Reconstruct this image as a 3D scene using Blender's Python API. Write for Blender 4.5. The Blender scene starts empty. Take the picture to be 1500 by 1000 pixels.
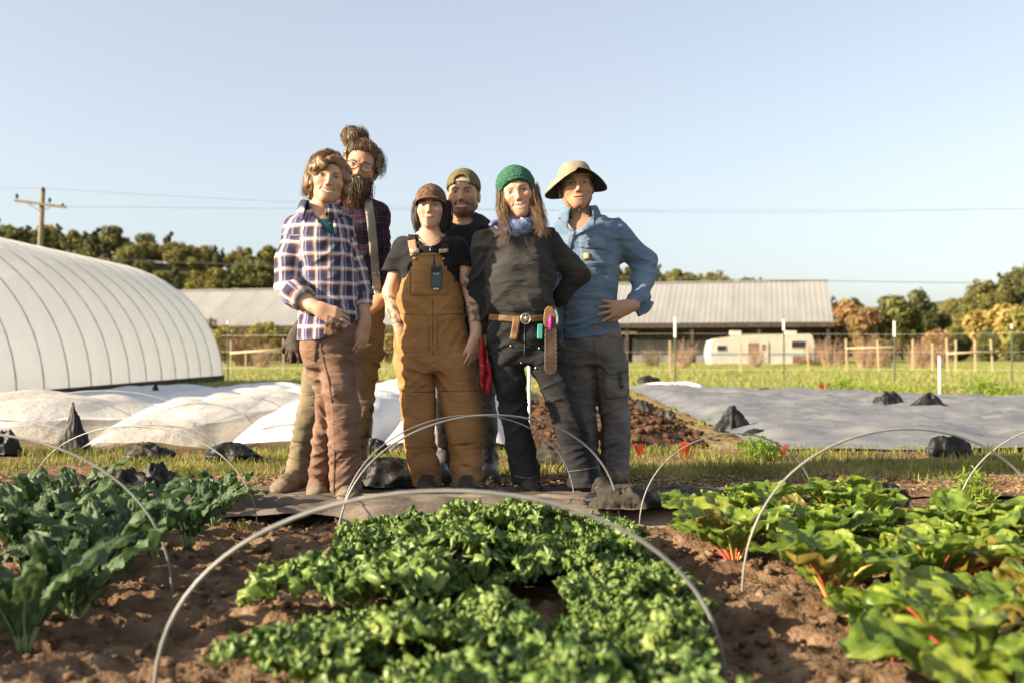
import bpy, math, random
import numpy as np
from mathutils import Vector, Matrix
SC = bpy.context.scene
COL = SC.collection
R = math.radians
random.seed(7)
RNG = np.random.default_rng(11)

# ---------------------------------------------------------------- camera
CAM_Z = 0.72; FPX = 1458.0; PITCH = math.atan(15 / FPX)
cam_d = bpy.data.cameras.new('camera'); cam = bpy.data.objects.new('camera', cam_d); COL.objects.link(cam)
cam.location = (0, 0, CAM_Z); cam.rotation_euler = (R(90) + PITCH, 0, 0)
cam_d.sensor_width = 36; cam_d.lens = 35; cam_d.clip_start = 0.05; cam_d.clip_end = 6000
cam_d.dof.use_dof = True; cam_d.dof.focus_distance = 4.85; cam_d.dof.aperture_fstop = 2.4
SC.camera = cam

# ---------------------------------------------------------------- sky, sun, exposure
SUN_EL, SUN_FRONT = 23.0, 19.0          # elevation; degrees in front of pure camera-left
sun_dir = Vector((-math.cos(R(SUN_FRONT)) * math.cos(R(SUN_EL)), -math.sin(R(SUN_FRONT)) * math.cos(R(SUN_EL)), math.sin(R(SUN_EL))))
W = bpy.data.worlds.new('World'); SC.world = W; W.use_nodes = True
wn = W.node_tree.nodes; wl = W.node_tree.links; wn.clear()
sky = wn.new('ShaderNodeTexSky'); sky.sky_type = 'NISHITA'; sky.sun_disc = False
sky.sun_elevation = R(SUN_EL); sky.sun_rotation = math.atan2(sun_dir.x, sun_dir.y)
sky.air_density = 1.0; sky.dust_density = 2.2; sky.ozone_density = 1.0; sky.altitude = 100
bg = wn.new('ShaderNodeBackground'); bg.inputs['Strength'].default_value = 0.145
wo = wn.new('ShaderNodeOutputWorld')
hs_ = wn.new('ShaderNodeHueSaturation'); hs_.inputs['Saturation'].default_value = .62; hs_.inputs['Value'].default_value = .66
wl.new(sky.outputs[0], hs_.inputs['Color']); mxs = wn.new('ShaderNodeMix'); mxs.data_type = 'RGBA'; mxs.inputs['Factor'].default_value = .30; mxs.inputs[7].default_value = (1.35, 1.45, 1.58, 1)   # thin even veil of high haze
wl.new(hs_.outputs[0], mxs.inputs[6]); wl.new(mxs.outputs[2], bg.inputs[0]); wl.new(bg.outputs[0], wo.inputs[0])
sun_d = bpy.data.lights.new('sun', 'SUN'); sun_d.energy = 5.0; sun_d.angle = R(0.53); sun_d.color = (1.0, 0.83, 0.58)
sun = bpy.data.objects.new('sun', sun_d); COL.objects.link(sun)
sun.rotation_euler = sun_dir.to_track_quat('Z', 'Y').to_euler()
SC.view_settings.view_transform = 'Standard'; SC.view_settings.look = 'None'
SC.view_settings.gamma = 1.0; SC.view_settings.use_curve_mapping = False
SC.view_settings.exposure = 1.5
SC.render.engine = 'CYCLES'; SC.cycles.use_denoising = True
SC.cycles.max_bounces = 6; SC.cycles.transparent_max_bounces = 12

# ---------------------------------------------------------------- helpers
def P(u, v, Y):
    "point on the plane at depth Y seen at photo pixel (u, v)"
    a = (u - 750) / FPX; b = -(v - 500) / FPX
    c, s = math.cos(PITCH), math.sin(PITCH)
    dy = c - b * s; dz = s + b * c
    t = Y / dy
    return Vector((a * t, Y, CAM_Z + dz * t))
def G(u, v, z=0.0):
    "ground point seen at photo pixel"
    a = (u - 750) / FPX; b = -(v - 500) / FPX
    c, s = math.cos(PITCH), math.sin(PITCH)
    dy = c - b * s; dz = s + b * c
    t = (z - CAM_Z) / dz
    return Vector((a * t, dy * t, z))
def tag(o, label=None, cat=None, group=None, kind=None):
    if label: o['label'] = label
    if cat: o['category'] = cat
    if group: o['group'] = group
    if kind: o['kind'] = kind
    return o
def link(o, parent=None):
    COL.objects.link(o)
    if parent is not None: o.parent = parent
    return o
def empty(name, loc=(0, 0, 0), rz=0.0, parent=None):
    o = bpy.data.objects.new(name, None); o.location = loc; o.rotation_euler = (0, 0, rz); o.empty_display_size = 0.1
    return link(o, parent)
def mesh_obj(name, verts, faces, mat, parent=None, smooth=False, origin=None, mats=None, midx=None):
    "verts world or parent-local; origin moves the object's own origin"
    me = bpy.data.meshes.new(name)
    V = np.asarray(verts, dtype=np.float32).reshape(-1, 3)
    if origin is not None: V = V - np.asarray(origin, dtype=np.float32)
    if isinstance(faces, np.ndarray):
        n, k = faces.shape
        me.vertices.add(len(V)); me.vertices.foreach_set('co', V.ravel())
        me.loops.add(n * k); me.polygons.add(n)
        me.loops.foreach_set('vertex_index', faces.astype(np.int32).ravel())
        me.polygons.foreach_set('loop_start', np.arange(0, n * k, k, dtype=np.int32))
        me.update(calc_edges=True)
    else:
        me.from_pydata([tuple(map(float, p)) for p in V], [], faces); me.update()
    if mats:
        for m in mats: me.materials.append(m)
        if midx is not None: me.polygons.foreach_set('material_index', np.asarray(midx, dtype=np.int32))
    elif mat is not None: me.materials.append(mat)
    if smooth: me.polygons.foreach_set('use_smooth', np.ones(len(me.polygons), dtype=bool))
    o = bpy.data.objects.new(name, me)
    if origin is not None: o.location = origin
    return link(o, parent)
class MB:
    "collects boxes, tubes, quads into one mesh"
    def __init__(s): s.v = []; s.f = []; s.m = []
    def add(s, V, F, m=0):
        b = len(s.v); s.v += [tuple(p) for p in V]; s.f += [tuple(i + b for i in f) for f in F]; s.m += [m] * len(F)
    def box(s, c, h, M=None, m=0):
        c = Vector(c); pts = []
        for z in (-1, 1):
            for y in (-1, 1):
                for x in (-1, 1):
                    p = Vector((x * h[0], y * h[1], z * h[2]))
                    if M is not None: p = M @ p
                    pts.append(c + p)
        s.add(pts, [(0, 2, 3, 1), (4, 5, 7, 6), (0, 1, 5, 4), (2, 6, 7, 3), (0, 4, 6, 2), (1, 3, 7, 5)], m)
    def tube(s, pts, r, n=6, m=0, cap=True):
        pts = [Vector(p) for p in pts]; k = len(pts)
        rr = r if hasattr(r, '__len__') else [r] * k
        t0 = (pts[1] - pts[0]).normalized(); a = t0.orthogonal().normalized()
        V = []
        for i, p in enumerate(pts):
            t = (pts[min(i + 1, k - 1)] - pts[max(i - 1, 0)])
            if t.length < 1e-9: t = t0
            t.normalize(); a = (a - t * a.dot(t))
            if a.length < 1e-6: a = t.orthogonal()
            a.normalize(); b = t.cross(a)
            for j in range(n):
                th = 2 * math.pi * j / n
                V.append(p + (a * math.cos(th) + b * math.sin(th)) * rr[i])
        F = [(i * n + j, i * n + (j + 1) % n, (i + 1) * n + (j + 1) % n, (i + 1) * n + j) for i in range(k - 1) for j in range(n)]
        if cap: F += [tuple(range(n - 1, -1, -1)), tuple((k - 1) * n + j for j in range(n))]
        s.add(V, F, m)
    def prism(s, poly, d, m=0):
        "poly: list of 3D points (planar), d: extrude vector"
        n = len(poly); d = Vector(d); A = [Vector(p) for p in poly]
        s.add(A + [p + d for p in A], [tuple(range(n)), tuple(range(2 * n - 1, n - 1, -1))] + [(i, i + n, (i + 1) % n + n, (i + 1) % n) for i in range(n)], m)
    def build(s, name, mat, parent=None, smooth=False, origin=None, mats=None):
        return mesh_obj(name, s.v, s.f, mat, parent, smooth, origin, mats, s.m if mats else None)
def copy_tree(o, parent=None):
    c = o.copy(); COL.objects.link(c); c.parent = parent
    for ch in list(o.children): copy_tree(ch, c)
    return c
# value noise (numpy)
def vnoise(x, y, z, seed=0):
    x = np.asarray(x, dtype=np.float32); y = np.asarray(y, dtype=np.float32); z = np.asarray(z, dtype=np.float32)
    xi = np.floor(x).astype(np.int64); yi = np.floor(y).astype(np.int64); zi = np.floor(z).astype(np.int64)
    fx = x - xi; fy = y - yi; fz = z - zi
    fx = fx * fx * (3 - 2 * fx); fy = fy * fy * (3 - 2 * fy); fz = fz * fz * (3 - 2 * fz)
    def h(a, b, c):
        n = (a * 374761393 + b * 668265263 + c * 2147483647 + seed * 974634777) & 0xFFFFFFFF
        n = ((n ^ (n >> 13)) * 1274126177) & 0xFFFFFFFF
        return ((n ^ (n >> 16)) & 0xFFFF).astype(np.float32) / 65535.0
    def L(a, b, t): return a + (b - a) * t
    c0 = L(L(h(xi, yi, zi), h(xi + 1, yi, zi), fx), L(h(xi, yi + 1, zi), h(xi + 1, yi + 1, zi), fx), fy)
    c1 = L(L(h(xi, yi, zi + 1), h(xi + 1, yi, zi + 1), fx), L(h(xi, yi + 1, zi + 1), h(xi + 1, yi + 1, zi + 1), fx), fy)
    return L(c0, c1, fz) * 2 - 1
def fbm(x, y, z, seed=0, oct=4):
    a = 1.0; t = 0; s = 0
    for i in range(oct):
        t = t + a * vnoise(x, y, z, seed + i); s += a; a *= 0.5; x = x * 2.03; y = y * 2.03; z = z * 2.03
    return t / s

# ---------------------------------------------------------------- materials
def new_mat(name):
    m = bpy.data.materials.new(name); m.use_nodes = True
    n = m.node_tree.nodes; b = n['Principled BSDF']
    return m, n, m.node_tree.links, b
def setp(b, rough=0.8, spec=0.3, metal=0.0):
    b.inputs['Roughness'].default_value = rough; b.inputs['Specular IOR Level'].default_value = spec; b.inputs['Metallic'].default_value = metal
def add_bump(n, l, b, scale, strength, dist=0.01, detail=4, coord='Object', stretch=None, rough=0.6, ridged=False, rot=None):
    tc = n.new('ShaderNodeTexCoord'); src = tc.outputs[coord]
    if stretch:
        mp = n.new('ShaderNodeMapping'); mp.inputs['Scale'].default_value = stretch; l.new(src, mp.inputs[0]); src = mp.outputs[0]
        if rot: mp.inputs['Rotation'].default_value = rot
    t = n.new('ShaderNodeTexNoise')
    if ridged: t.inputs['Distortion'].default_value = .5
    t.inputs['Scale'].default_value = scale; t.inputs['Detail'].default_value = detail; t.inputs['Roughness'].default_value = rough
    l.new(src, t.inputs['Vector'])
    bp = n.new('ShaderNodeBump'); bp.inputs['Strength'].default_value = strength; bp.inputs['Distance'].default_value = dist
    hsrc = t.outputs['Fac']
    if ridged:
        m1 = n.new('ShaderNodeMath'); m1.operation = 'SUBTRACT'; m1.inputs[1].default_value = .5; l.new(hsrc, m1.inputs[0])
        m2 = n.new('ShaderNodeMath'); m2.operation = 'ABSOLUTE'; l.new(m1.outputs[0], m2.inputs[0])
        m3 = n.new('ShaderNodeMath'); m3.operation = 'MULTIPLY'; m3.inputs[1].default_value = -3.0; l.new(m2.outputs[0], m3.inputs[0]); hsrc = m3.outputs[0]
    l.new(hsrc, bp.inputs['Height'])
    old = b.inputs['Normal'].links
    if old: l.new(old[0].from_socket, bp.inputs['Normal'])
    l.new(bp.outputs[0], b.inputs['Normal'])
    return t
def mat_noise(name, c1, c2, scale=8, rough=0.85, spec=0.25, bump=0.0, bscale=40, bdist=0.01, coord='Object', stretch=None, detail=5, metal=0.0, c3=None, lo=0.3, hi=0.7, transl=0.0, rand=0.0, alpha=None, sss=0.0):
    m, n, l, b = new_mat(name); setp(b, rough, spec, metal)
    tc = n.new('ShaderNodeTexCoord'); src = tc.outputs[coord]
    if stretch:
        mp = n.new('ShaderNodeMapping'); mp.inputs['Scale'].default_value = stretch; l.new(src, mp.inputs[0]); src = mp.outputs[0]
    t = n.new('ShaderNodeTexNoise'); t.inputs['Scale'].default_value = scale; t.inputs['Detail'].default_value = detail
    l.new(src, t.inputs['Vector'])
    r = n.new('ShaderNodeValToRGB'); l.new(t.outputs['Fac'], r.inputs[0])
    e = r.color_ramp.elements; e[0].position = lo; e[1].position = hi; e[0].color = (*c1, 1); e[1].color = (*c2, 1)
    if c3: k = e.new((lo + hi) / 2); k.color = (*c3, 1)
    out = r.outputs[0]
    if rand:
        oi = n.new('ShaderNodeObjectInfo'); hs = n.new('ShaderNodeHueSaturation')
        mr = n.new('ShaderNodeMapRange'); mr.inputs['To Min'].default_value = 1 - rand; mr.inputs['To Max'].default_value = 1 + rand
        l.new(oi.outputs['Random'], mr.inputs['Value']); l.new(mr.outputs[0], hs.inputs['Value'])
        mr2 = n.new('ShaderNodeMapRange'); mr2.inputs['To Min'].default_value = 0.5 + rand * .07; mr2.inputs['To Max'].default_value = 0.5 - rand * .07
        l.new(oi.outputs['Random'], mr2.inputs['Value']); l.new(mr2.outputs[0], hs.inputs['Hue'])
        l.new(out, hs.inputs['Color']); out = hs.outputs[0]
    l.new(out, b.inputs['Base Color'])
    if bump: add_bump(n, l, b, bscale, bump, bdist, coord=coord, stretch=stretch)
    if sss: b.inputs['Subsurface Weight'].default_value = sss; b.inputs['Subsurface Radius'].default_value = (.01, .004, .002); b.inputs['Subsurface Scale'].default_value = 0.6
    if transl:
        tr = n.new('ShaderNodeBsdfTranslucent'); l.new(out, tr.inputs['Color'])
        mx = n.new('ShaderNodeMixShader'); mx.inputs[0].default_value = transl
        l.new(b.outputs[0], mx.inputs[1]); l.new(tr.outputs[0], mx.inputs[2])
        l.new(mx.outputs[0], n['Material Output'].inputs['Surface'])
    if alpha is not None: b.inputs['Alpha'].default_value = alpha
    return m
def mat_attr(name, rough=0.6, spec=0.3, bump=0.0, bscale=60, bdist=0.004, sss=0.0, attr='col', detail=4, vary=0.0):
    m, n, l, b = new_mat(name); setp(b, rough, spec)
    a = n.new('ShaderNodeAttribute'); a.attribute_name = attr
    out = a.outputs['Color']
    if vary:
        tc = n.new('ShaderNodeTexCoord'); t = n.new('ShaderNodeTexNoise'); t.inputs['Scale'].default_value = 9; t.inputs['Detail'].default_value = 6
        l.new(tc.outputs['Object'], t.inputs['Vector'])
        hs = n.new('ShaderNodeHueSaturation'); mr = n.new('ShaderNodeMapRange'); mr.inputs['From Min'].default_value = .3; mr.inputs['From Max'].default_value = .7
        mr.inputs['To Min'].default_value = 1 - vary; mr.inputs['To Max'].default_value = 1 + vary
        l.new(t.outputs['Fac'], mr.inputs['Value']); l.new(mr.outputs[0], hs.inputs['Value']); l.new(out, hs.inputs['Color']); out = hs.outputs[0]
    l.new(out, b.inputs['Base Color'])
    if bump: add_bump(n, l, b, bscale, bump, bdist, detail=detail)
    if sss:
        b.inputs['Subsurface Weight'].default_value = sss; b.inputs['Subsurface Radius'].default_value = (.010, .004, .002); b.inputs['Subsurface Scale'].default_value = 0.5
    return m
def ss(a, b, x):
    t = np.clip((x - a) / (b - a), 0, 1); return t * t * (3 - 2 * t)

# ================================================================ THE SETTING
def grid_mesh(x0, x1, nx, y0, y1, ny, zfun):
    X, Y = np.meshgrid(np.linspace(x0, x1, nx), np.linspace(y0, y1, ny))
    Z = zfun(X, Y)
    V = np.stack([X, Y, Z], -1).reshape(-1, 3)
    i = np.arange(nx * ny).reshape(ny, nx)
    F = np.stack([i[:-1, :-1], i[:-1, 1:], i[1:, 1:], i[1:, :-1]], -1).reshape(-1, 4)
    return V, F
M_meadow = mat_noise('meadow_ground', (.17, .18, .04), (.33, .29, .10), scale=.35, c3=(.24, .235, .06), bump=.6, bscale=6, bdist=.1, detail=9, coord='Object')
def gz(Y): return -.035 - .22 * ss(18, 72, Y) - .16 * (1 - ss(7.3, 8.6, Y))
V, F = grid_mesh(-900, 900, 3, -60, 120, 60, lambda X, Y: gz(Y))
V2, F2 = grid_mesh(-900, 900, 3, 120, 2600, 2, lambda X, Y: gz(Y))
F = np.concatenate([F, F2 + len(V)]); V = np.concatenate([V, V2])
tag(mesh_obj('ground', V, F, M_meadow), kind='structure')

M_soil = mat_noise('garden_soil', (.082, .050, .031), (.27, .178, .112), scale=9, c3=(.16, .101, .062), bump=.9, bscale=42, bdist=.02, rough=.95, spec=.1, detail=9)
def soil_z(X, Y):
    a = fbm(X * 3.2, Y * 5.0, X * 0, 3, 3)
    cl = 1 - np.abs(fbm(X * 11, Y * 15, X * 0, 9, 3))
    fine = fbm(X * 30, Y * 34, X * 0, 5, 2)
    ridge = np.sin(Y * 9.5 + 1.6 * vnoise(X * 1.3, Y * .8, X * 0, 4)) * .012
    fade = 1 - ss(4.3, 4.75, Y)
    pathm = np.exp(-((X + .88) / .16) ** 2) + np.exp(-((X - .55) / .1) ** 2)
    return (.035 * a + .075 * (cl - .75) + .018 * fine + ridge) * (.25 + .75 * fade) + .004 - .02 * pathm * fade - .022 * fade
V, F = grid_mesh(-3.6, 4.2, 330, .35, 5.35, 230, soil_z)
SOIL = mesh_obj('garden_soil', V, F, M_soil, smooth=True); tag(SOIL, kind='structure')
def soil_h(x, y): return float(soil_z(np.array([x]), np.array([y]))[0])

# clods of soil lying on the beds (nobody could count them)
def scatter_lumps(name, n, area, size, mat, zfun, seed, flat=.7):
    rg = np.random.default_rng(seed)
    phi = (1 + 5 ** .5) / 2
    I = np.array([(-1, phi, 0), (1, phi, 0), (-1, -phi, 0), (1, -phi, 0), (0, -1, phi), (0, 1, phi), (0, -1, -phi), (0, 1, -phi), (phi, 0, -1), (phi, 0, 1), (-phi, 0, -1), (-phi, 0, 1)]) / 1.9
    FI = np.array([(0, 11, 5), (0, 5, 1), (0, 1, 7), (0, 7, 10), (0, 10, 11), (1, 5, 9), (5, 11, 4), (11, 10, 2), (10, 7, 6), (7, 1, 8), (3, 9, 4), (3, 4, 2), (3, 2, 6), (3, 6, 8), (3, 8, 9), (4, 9, 5), (2, 4, 11), (6, 2, 10), (8, 6, 7), (9, 8, 1)])
    x = rg.uniform(area[0], area[1], n); y = rg.uniform(area[2], area[3], n)
    s = size[0] + (size[1] - size[0]) * rg.random(n) ** 3
    z = zfun(x, y)
    V = I[None] * s[:, None, None] * rg.uniform(.5, 1.4, (n, 12, 1)); V[:, :, 2] *= flat
    a = rg.uniform(0, 6.28, n); c, t = np.cos(a)[:, None], np.sin(a)[:, None]
    X = V[:, :, 0] * c - V[:, :, 1] * t; Y = V[:, :, 0] * t + V[:, :, 1] * c
    V = np.stack([X + x[:, None], Y + y[:, None], V[:, :, 2] + (z + s * .25)[:, None]], -1).reshape(-1, 3)
    F = (FI[None] + (np.arange(n) * 12)[:, None, None]).reshape(-1, 3)
    return mesh_obj(name, V, F, mat)
o = scatter_lumps('soil_clods', 8000, (-2.6, 2.6, .9, 4.5), (.004, .021), M_soil, soil_z, 5)
tag(o, 'loose brown clods of soil scattered over the beds and paths', 'soil', kind='stuff')
# bark mulch / straw path behind the fabric
M_mulch = mat_noise('path_mulch', (.09, .05, .03), (.34, .23, .13), scale=28, c3=(.19, .115, .065), bump=1, bscale=60, bdist=.02, rough=.95, spec=.1, detail=8)
def path_z(X, Y): return .018 + .012 * fbm(X * 9, Y * 12, X * 0, 21, 3)
V, F = grid_mesh(-7, 9, 200, 4.85, 7.2, 50, path_z)
tag(mesh_obj('dirt_path', V, F, M_mulch, smooth=True), kind='structure')
rg = np.random.default_rng(4)
def chips(name, n, area, L, mat, zf, seed):
    rg = np.random.default_rng(seed)
    x = rg.uniform(area[0], area[1], n); y = rg.uniform(area[2], area[3], n); z = zf(x, y) + rg.uniform(.002, .016, n)
    a = rg.uniform(0, 3.14, n); l = rg.uniform(.3, 1, n) * L; w = l * rg.uniform(.12, .35, n); t = rg.uniform(-.4, .4, n)
    dx, dy = np.cos(a) * l, np.sin(a) * l; ex, ey = -np.sin(a) * w, np.cos(a) * w
    p = lambda i, j: np.stack([x + i * dx + j * ex, y + i * dy + j * ey, z + i * l * t + .004 * j], -1)
    V = np.stack([p(-1, -1), p(1, -1), p(1, 1), p(-1, 1)], 1).reshape(-1, 3)
    return mesh_obj(name, V, np.arange(n * 4).reshape(n, 4), mat)
M_chip = mat_noise('mulch_chip', (.12, .07, .04), (.42, .30, .18), scale=5, rough=.9)
tag(chips('mulch_chips', 6000, (-3.2, 3.6, 4.9, 5.6), .02, M_chip, path_z, 8), 'scattered wood chips and straw on the path behind the people', 'mulch', kind='stuff')

# grass
def grass(name, n, area, h, w, mat, seed, zf=None, dens=None, lean=.5):
    rg = np.random.default_rng(seed)
    x = rg.uniform(area[0], area[1], n); y = area[2] + (area[3] - area[2]) * rg.random(n) ** (1.0 if area[3] < 12 else 1.6)
    if dens is not None:
        k = rg.random(n) < dens(x, y); x = x[k]; y = y[k]; n = len(x)
    z = zf(x, y) if zf is not None else np.full(n, -.035)
    a = rg.uniform(0, 6.28, n); hh = h * rg.uniform(.35, 1.2, n); ww = w * rg.uniform(.6, 1.2, n)
    la = rg.uniform(0, 6.28, n); ll = hh * rg.uniform(0, lean * 2, n)
    ex, ey = np.cos(a) * ww, np.sin(a) * ww; lx, ly = np.cos(la) * ll, np.sin(la) * ll
    b0 = np.stack([x - ex, y - ey, z], -1); b1 = np.stack([x + ex, y + ey, z], -1)
    m0 = np.stack([x - ex * .7 + lx * .35, y - ey * .7 + ly * .35, z + hh * .6], -1); m1 = np.stack([x + ex * .7 + lx * .35, y + ey * .7 + ly * .35, z + hh * .6], -1)
    t = np.stack([x + lx, y + ly, z + hh], -1)
    V = np.stack([b0, b1, m1, m0, t], 1).reshape(-1, 3)
    i = np.arange(n)[:, None] * 5
    F = np.concatenate([i + np.array([[0, 1, 2]]), i + np.array([[0, 2, 3]]), i + np.array([[3, 2, 4]])])
    return mesh_obj(name, V, F, mat)
M_grass = mat_noise('green_grass', (.10, .13, .02), (.40, .34, .12), scale=2.6, c3=(.20, .22, .045), rough=.6, transl=.35, detail=6)
M_field = mat_noise('dry_meadow_grass', (.16, .20, .035), (.38, .35, .12), scale=.45, c3=(.24, .26, .06), rough=.7, transl=.3, detail=7)
def strip_d(x, y): return ss(5.3, 5.75, y + .18 * vnoise(x * 2.2, y * 2, x * 0, 6)) * (1 - ss(6.85, 7.3, y)) * (.45 + .75 * vnoise(x * 3, y * 3, x * 0, 2)) + .03
tag(grass('grass_strip', 60000, (-4.6, 5.6, 5.2, 7.3), .055, .0035, M_grass, 1, path_z, strip_d), 'strip of short grass running behind the people in front of the covers', 'grass', kind='stuff')
def fz(x, y): return gz(y)
tag(grass('meadow_grass', 60000, (-14, 34, 17, 80), .13, .014, M_field, 2, fz, lambda x, y: .75 + .5 * vnoise(x * .5, y * .3, x * 0, 3)), 'pale meadow grass filling the field in front of the barn', 'grass', kind='stuff')
def weedd(x, y): return ss(0, .4, vnoise(x * 1.1, y * 1.4, x * 0, 31)) * .8
M_weed = mat_noise('field_weeds', (.10, .20, .02), (.30, .36, .05), scale=1.2, rough=.55, transl=.35)
tag(grass('low_weeds', 34000, (1.9, 13, 9.8, 21), .11, .012, M_weed, 5, fz, weedd, .7), 'low green weeds growing beyond the grey sheet', 'weeds', kind='stuff')
M_dirt2 = mat_noise('field_dirt', (.16, .10, .055), (.34, .25, .13), scale=2.2, c3=(.22, .17, .07), bump=.8, bscale=12, bdist=.05, detail=8)
V, F = grid_mesh(-14, 20, 120, 7.1, 21, 60, lambda X, Y: -.012 + .02 * fbm(X * 2, Y * 2, X * 0, 41, 3))
tag(mesh_obj('field_soil', V, F, M_dirt2, smooth=True), kind='structure')

# hills
def hill_h(X):
    u = X / 300 * FPX + 750
    return np.interp(u, [-600, 0, 200, 420, 650, 900, 1150, 1290, 1380, 1440, 1520, 2000], [40, 33, 28, 24, 22, 21.5, 15.5, 3, 4, 13, 20, 27])
def hill_z(X, Y):
    return hill_h(X) * ss(215, 300, Y) * (1 - .0 * Y) + 2.0 * fbm(X * .03, Y * .03, X * 0, 77, 3) * ss(230, 300, Y) - .05
M_hill = mat_noise('hill_ground', (.05, .065, .015), (.13, .12, .03), scale=.2, bump=.5, bscale=2, bdist=.5)
V, F = grid_mesh(-300, 340, 120, 205, 460, 40, hill_z)
tag(mesh_obj('hills', V, F, M_hill, smooth=True), kind='structure')

# ================================================================ BACKGROUND THINGS
# ---------------------------------------------------------------- trees
M_bark = mat_noise('tree_bark', (.06, .045, .03), (.14, .11, .08), scale=6, bump=.5, bscale=20)
def leafmat(name, a, b, c): return mat_noise(name, a, b, c3=c, scale=.55, rough=.7, spec=.2, transl=.25, rand=.28, detail=3)
M_oak = leafmat('oak_leaves', (.085, .090, .028), (.25, .225, .075), (.155, .15, .045))
M_dark = leafmat('evergreen_leaves', (.045, .056, .022), (.14, .14, .05), (.085, .095, .033))
M_gold = leafmat('golden_leaves', (.15, .125, .028), (.38, .32, .10), (.25, .21, .055))
M_rust = leafmat('rusty_leaves', (.12, .08, .03), (.30, .20, .085), (.20, .13, .05))
def crown_mesh(name, lobes, n, leaf, mat, seed):
    rg = np.random.default_rng(seed); Vs = []
    tot = sum(l[3] ** 2 for l in lobes)
    for (cx, cy, cz, r) in lobes:
        k = int(n * r * r / tot)
        d = rg.normal(size=(k, 3)); d /= np.linalg.norm(d, axis=1)[:, None]
        rad = r * (.55 + .5 * rg.random(k) ** .6)
        p = np.array([cx, cy, cz]) + d * rad[:, None] * np.array([1, 1, .85])
        nn = d + rg.normal(size=(k, 3)) * .55; nn /= np.linalg.norm(nn, axis=1)[:, None]
        a = np.cross(nn, rg.normal(size=(k, 3))); a /= np.linalg.norm(a, axis=1)[:, None]; b = np.cross(nn, a)
        s = leaf * rg.uniform(.5, 1.3, k)[:, None]
        Vs.append(np.stack([p - a * s - b * s * .4, p + a * s * .7 - b * s * .8, p + a * s + b * s * .5, p - a * s * .5 + b * s], 1))
    V = np.concatenate(Vs).reshape(-1, 3)
    me = bpy.data.meshes.new(name); o = mesh_obj(name, V, np.arange(len(V)).reshape(-1, 4), mat); m = o.data
    bpy.data.objects.remove(o); return m
def trunk_mesh(h, r, lobes, seed):
    rg = random.Random(seed); b = MB()
    top = (rg.uniform(-.4, .4), rg.uniform(-.4, .4), h)
    b.tube([(0, 0, -.6), (0, 0, h * .3), top], [r * 1.3, r, r * .45], 7)
    for l in lobes:
        z0 = h * rg.uniform(.35, .8)
        b.tube([(0, 0, z0), ((l[0]) * .5, l[1] * .5, (z0 + l[2]) * .5 + .3), (l[0] * .9, l[1] * .9, l[2])], [r * .5, r * .35, r * .12], 5)
    o = b.build('trunk', M_bark, smooth=True); m = o.data; bpy.data.objects.remove(o); return m
def tree_kind(seed, H, Wd, mat, n, leaf, nl=11, low=.28, conic=0.0):
    rg = random.Random(seed); L = []
    for i in range(nl):
        t = (i + .5) / nl; z = H * (low + (1 - low) * t * .9)
        rr = Wd * .5 * (1 - conic * t) * math.sin(math.pi * min(1, .25 + .7 * t)) ** .5
        a = rg.uniform(0, 6.28); q = rg.uniform(.2, .75) * rr
        L.append((math.cos(a) * q, math.sin(a) * q, z, max(.5, rr * rg.uniform(.4, .62))))
    return (trunk_mesh(H * .75, H * .022, L, seed), crown_mesh('crown', L, n, leaf, mat, seed))
KINDS = {
 'oak': [tree_kind(i, 9.5, 8.5, M_oak, 2600, .30, 15) for i in (1, 2, 3)],
 'ever': [tree_kind(i, 11, 6.0, M_dark, 2400, .30, 14, .15, .45) for i in (11, 12)],
 'gold': [tree_kind(i, 8, 7.5, M_gold, 2600, .27, 14, .2) for i in (21, 22)],
 'rust': [tree_kind(i, 7.5, 6.5, M_rust, 2600, .25, 14, .15) for i in (31, 32)],
 'bigever': [tree_kind(i, 10.5, 8.5, M_dark, 6500, .20, 20, .1, .3) for i in (41, 42)],
}
def tree(name, kind, loc, sc, label, group=None, rz=None):
    k = random.choice(KINDS[kind]); e = empty(name, loc, random.uniform(0, 6.28) if rz is None else rz)
    e.scale = (sc * random.uniform(.9, 1.15), sc * random.uniform(.9, 1.15), sc)
    for nm, m in zip(('trunk', 'crown'), k):
        o = bpy.data.objects.new(nm, m); link(o, e)
    return tag(e, label, 'tree', group)
rt = random.Random(5)
def hill_pt(u, Y):
    X = (u - 750) / FPX * Y; return (X, Y, float(hill_z(np.array([X]), np.array([Y]))[0]) - .3)
# wooded hillside behind the barn
for row, (Y, u0, u1, du) in enumerate(((300, -40, 470, 17), (284, -45, 470, 19), (268, -45, 470, 22), (252, -45, 470, 26))):
    u = u0
    while u < u1:
        k = rt.choices(['oak', 'ever', 'gold'], [.6, .28, .12])[0]
        tree('hillside_tree', k, hill_pt(u + rt.uniform(-6, 6), Y + rt.uniform(-6, 6)), rt.uniform(.62, 1.0), {'oak': 'rounded olive green tree on the wooded hillside left of the people', 'ever': 'dark narrow evergreen on the wooded hillside left of the people', 'gold': 'yellowish round tree on the wooded hillside left of the people'}[k], 'trees on the left hillside, ' + k)
        u += du * rt.uniform(.8, 1.25)
for row, (Y, du) in enumerate(((300, 17), (282, 20), (264, 25))):
    u = 480
    while u < 1195:
        k = rt.choices(['oak', 'ever', 'gold'], [.66, .16, .18])[0]
        tree('ridge_tree', k, hill_pt(u, Y + rt.uniform(-5, 5)), rt.uniform(.55, .85), {'oak': 'rounded olive green tree on the low ridge above the barn roof', 'ever': 'dark narrow evergreen on the low ridge above the barn roof', 'gold': 'yellowish round tree on the low ridge above the barn roof'}[k], 'trees on the ridge above the barn, ' + k)
        u += du * rt.uniform(.8, 1.25) * (1.5 if u < 860 else 1)
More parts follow.
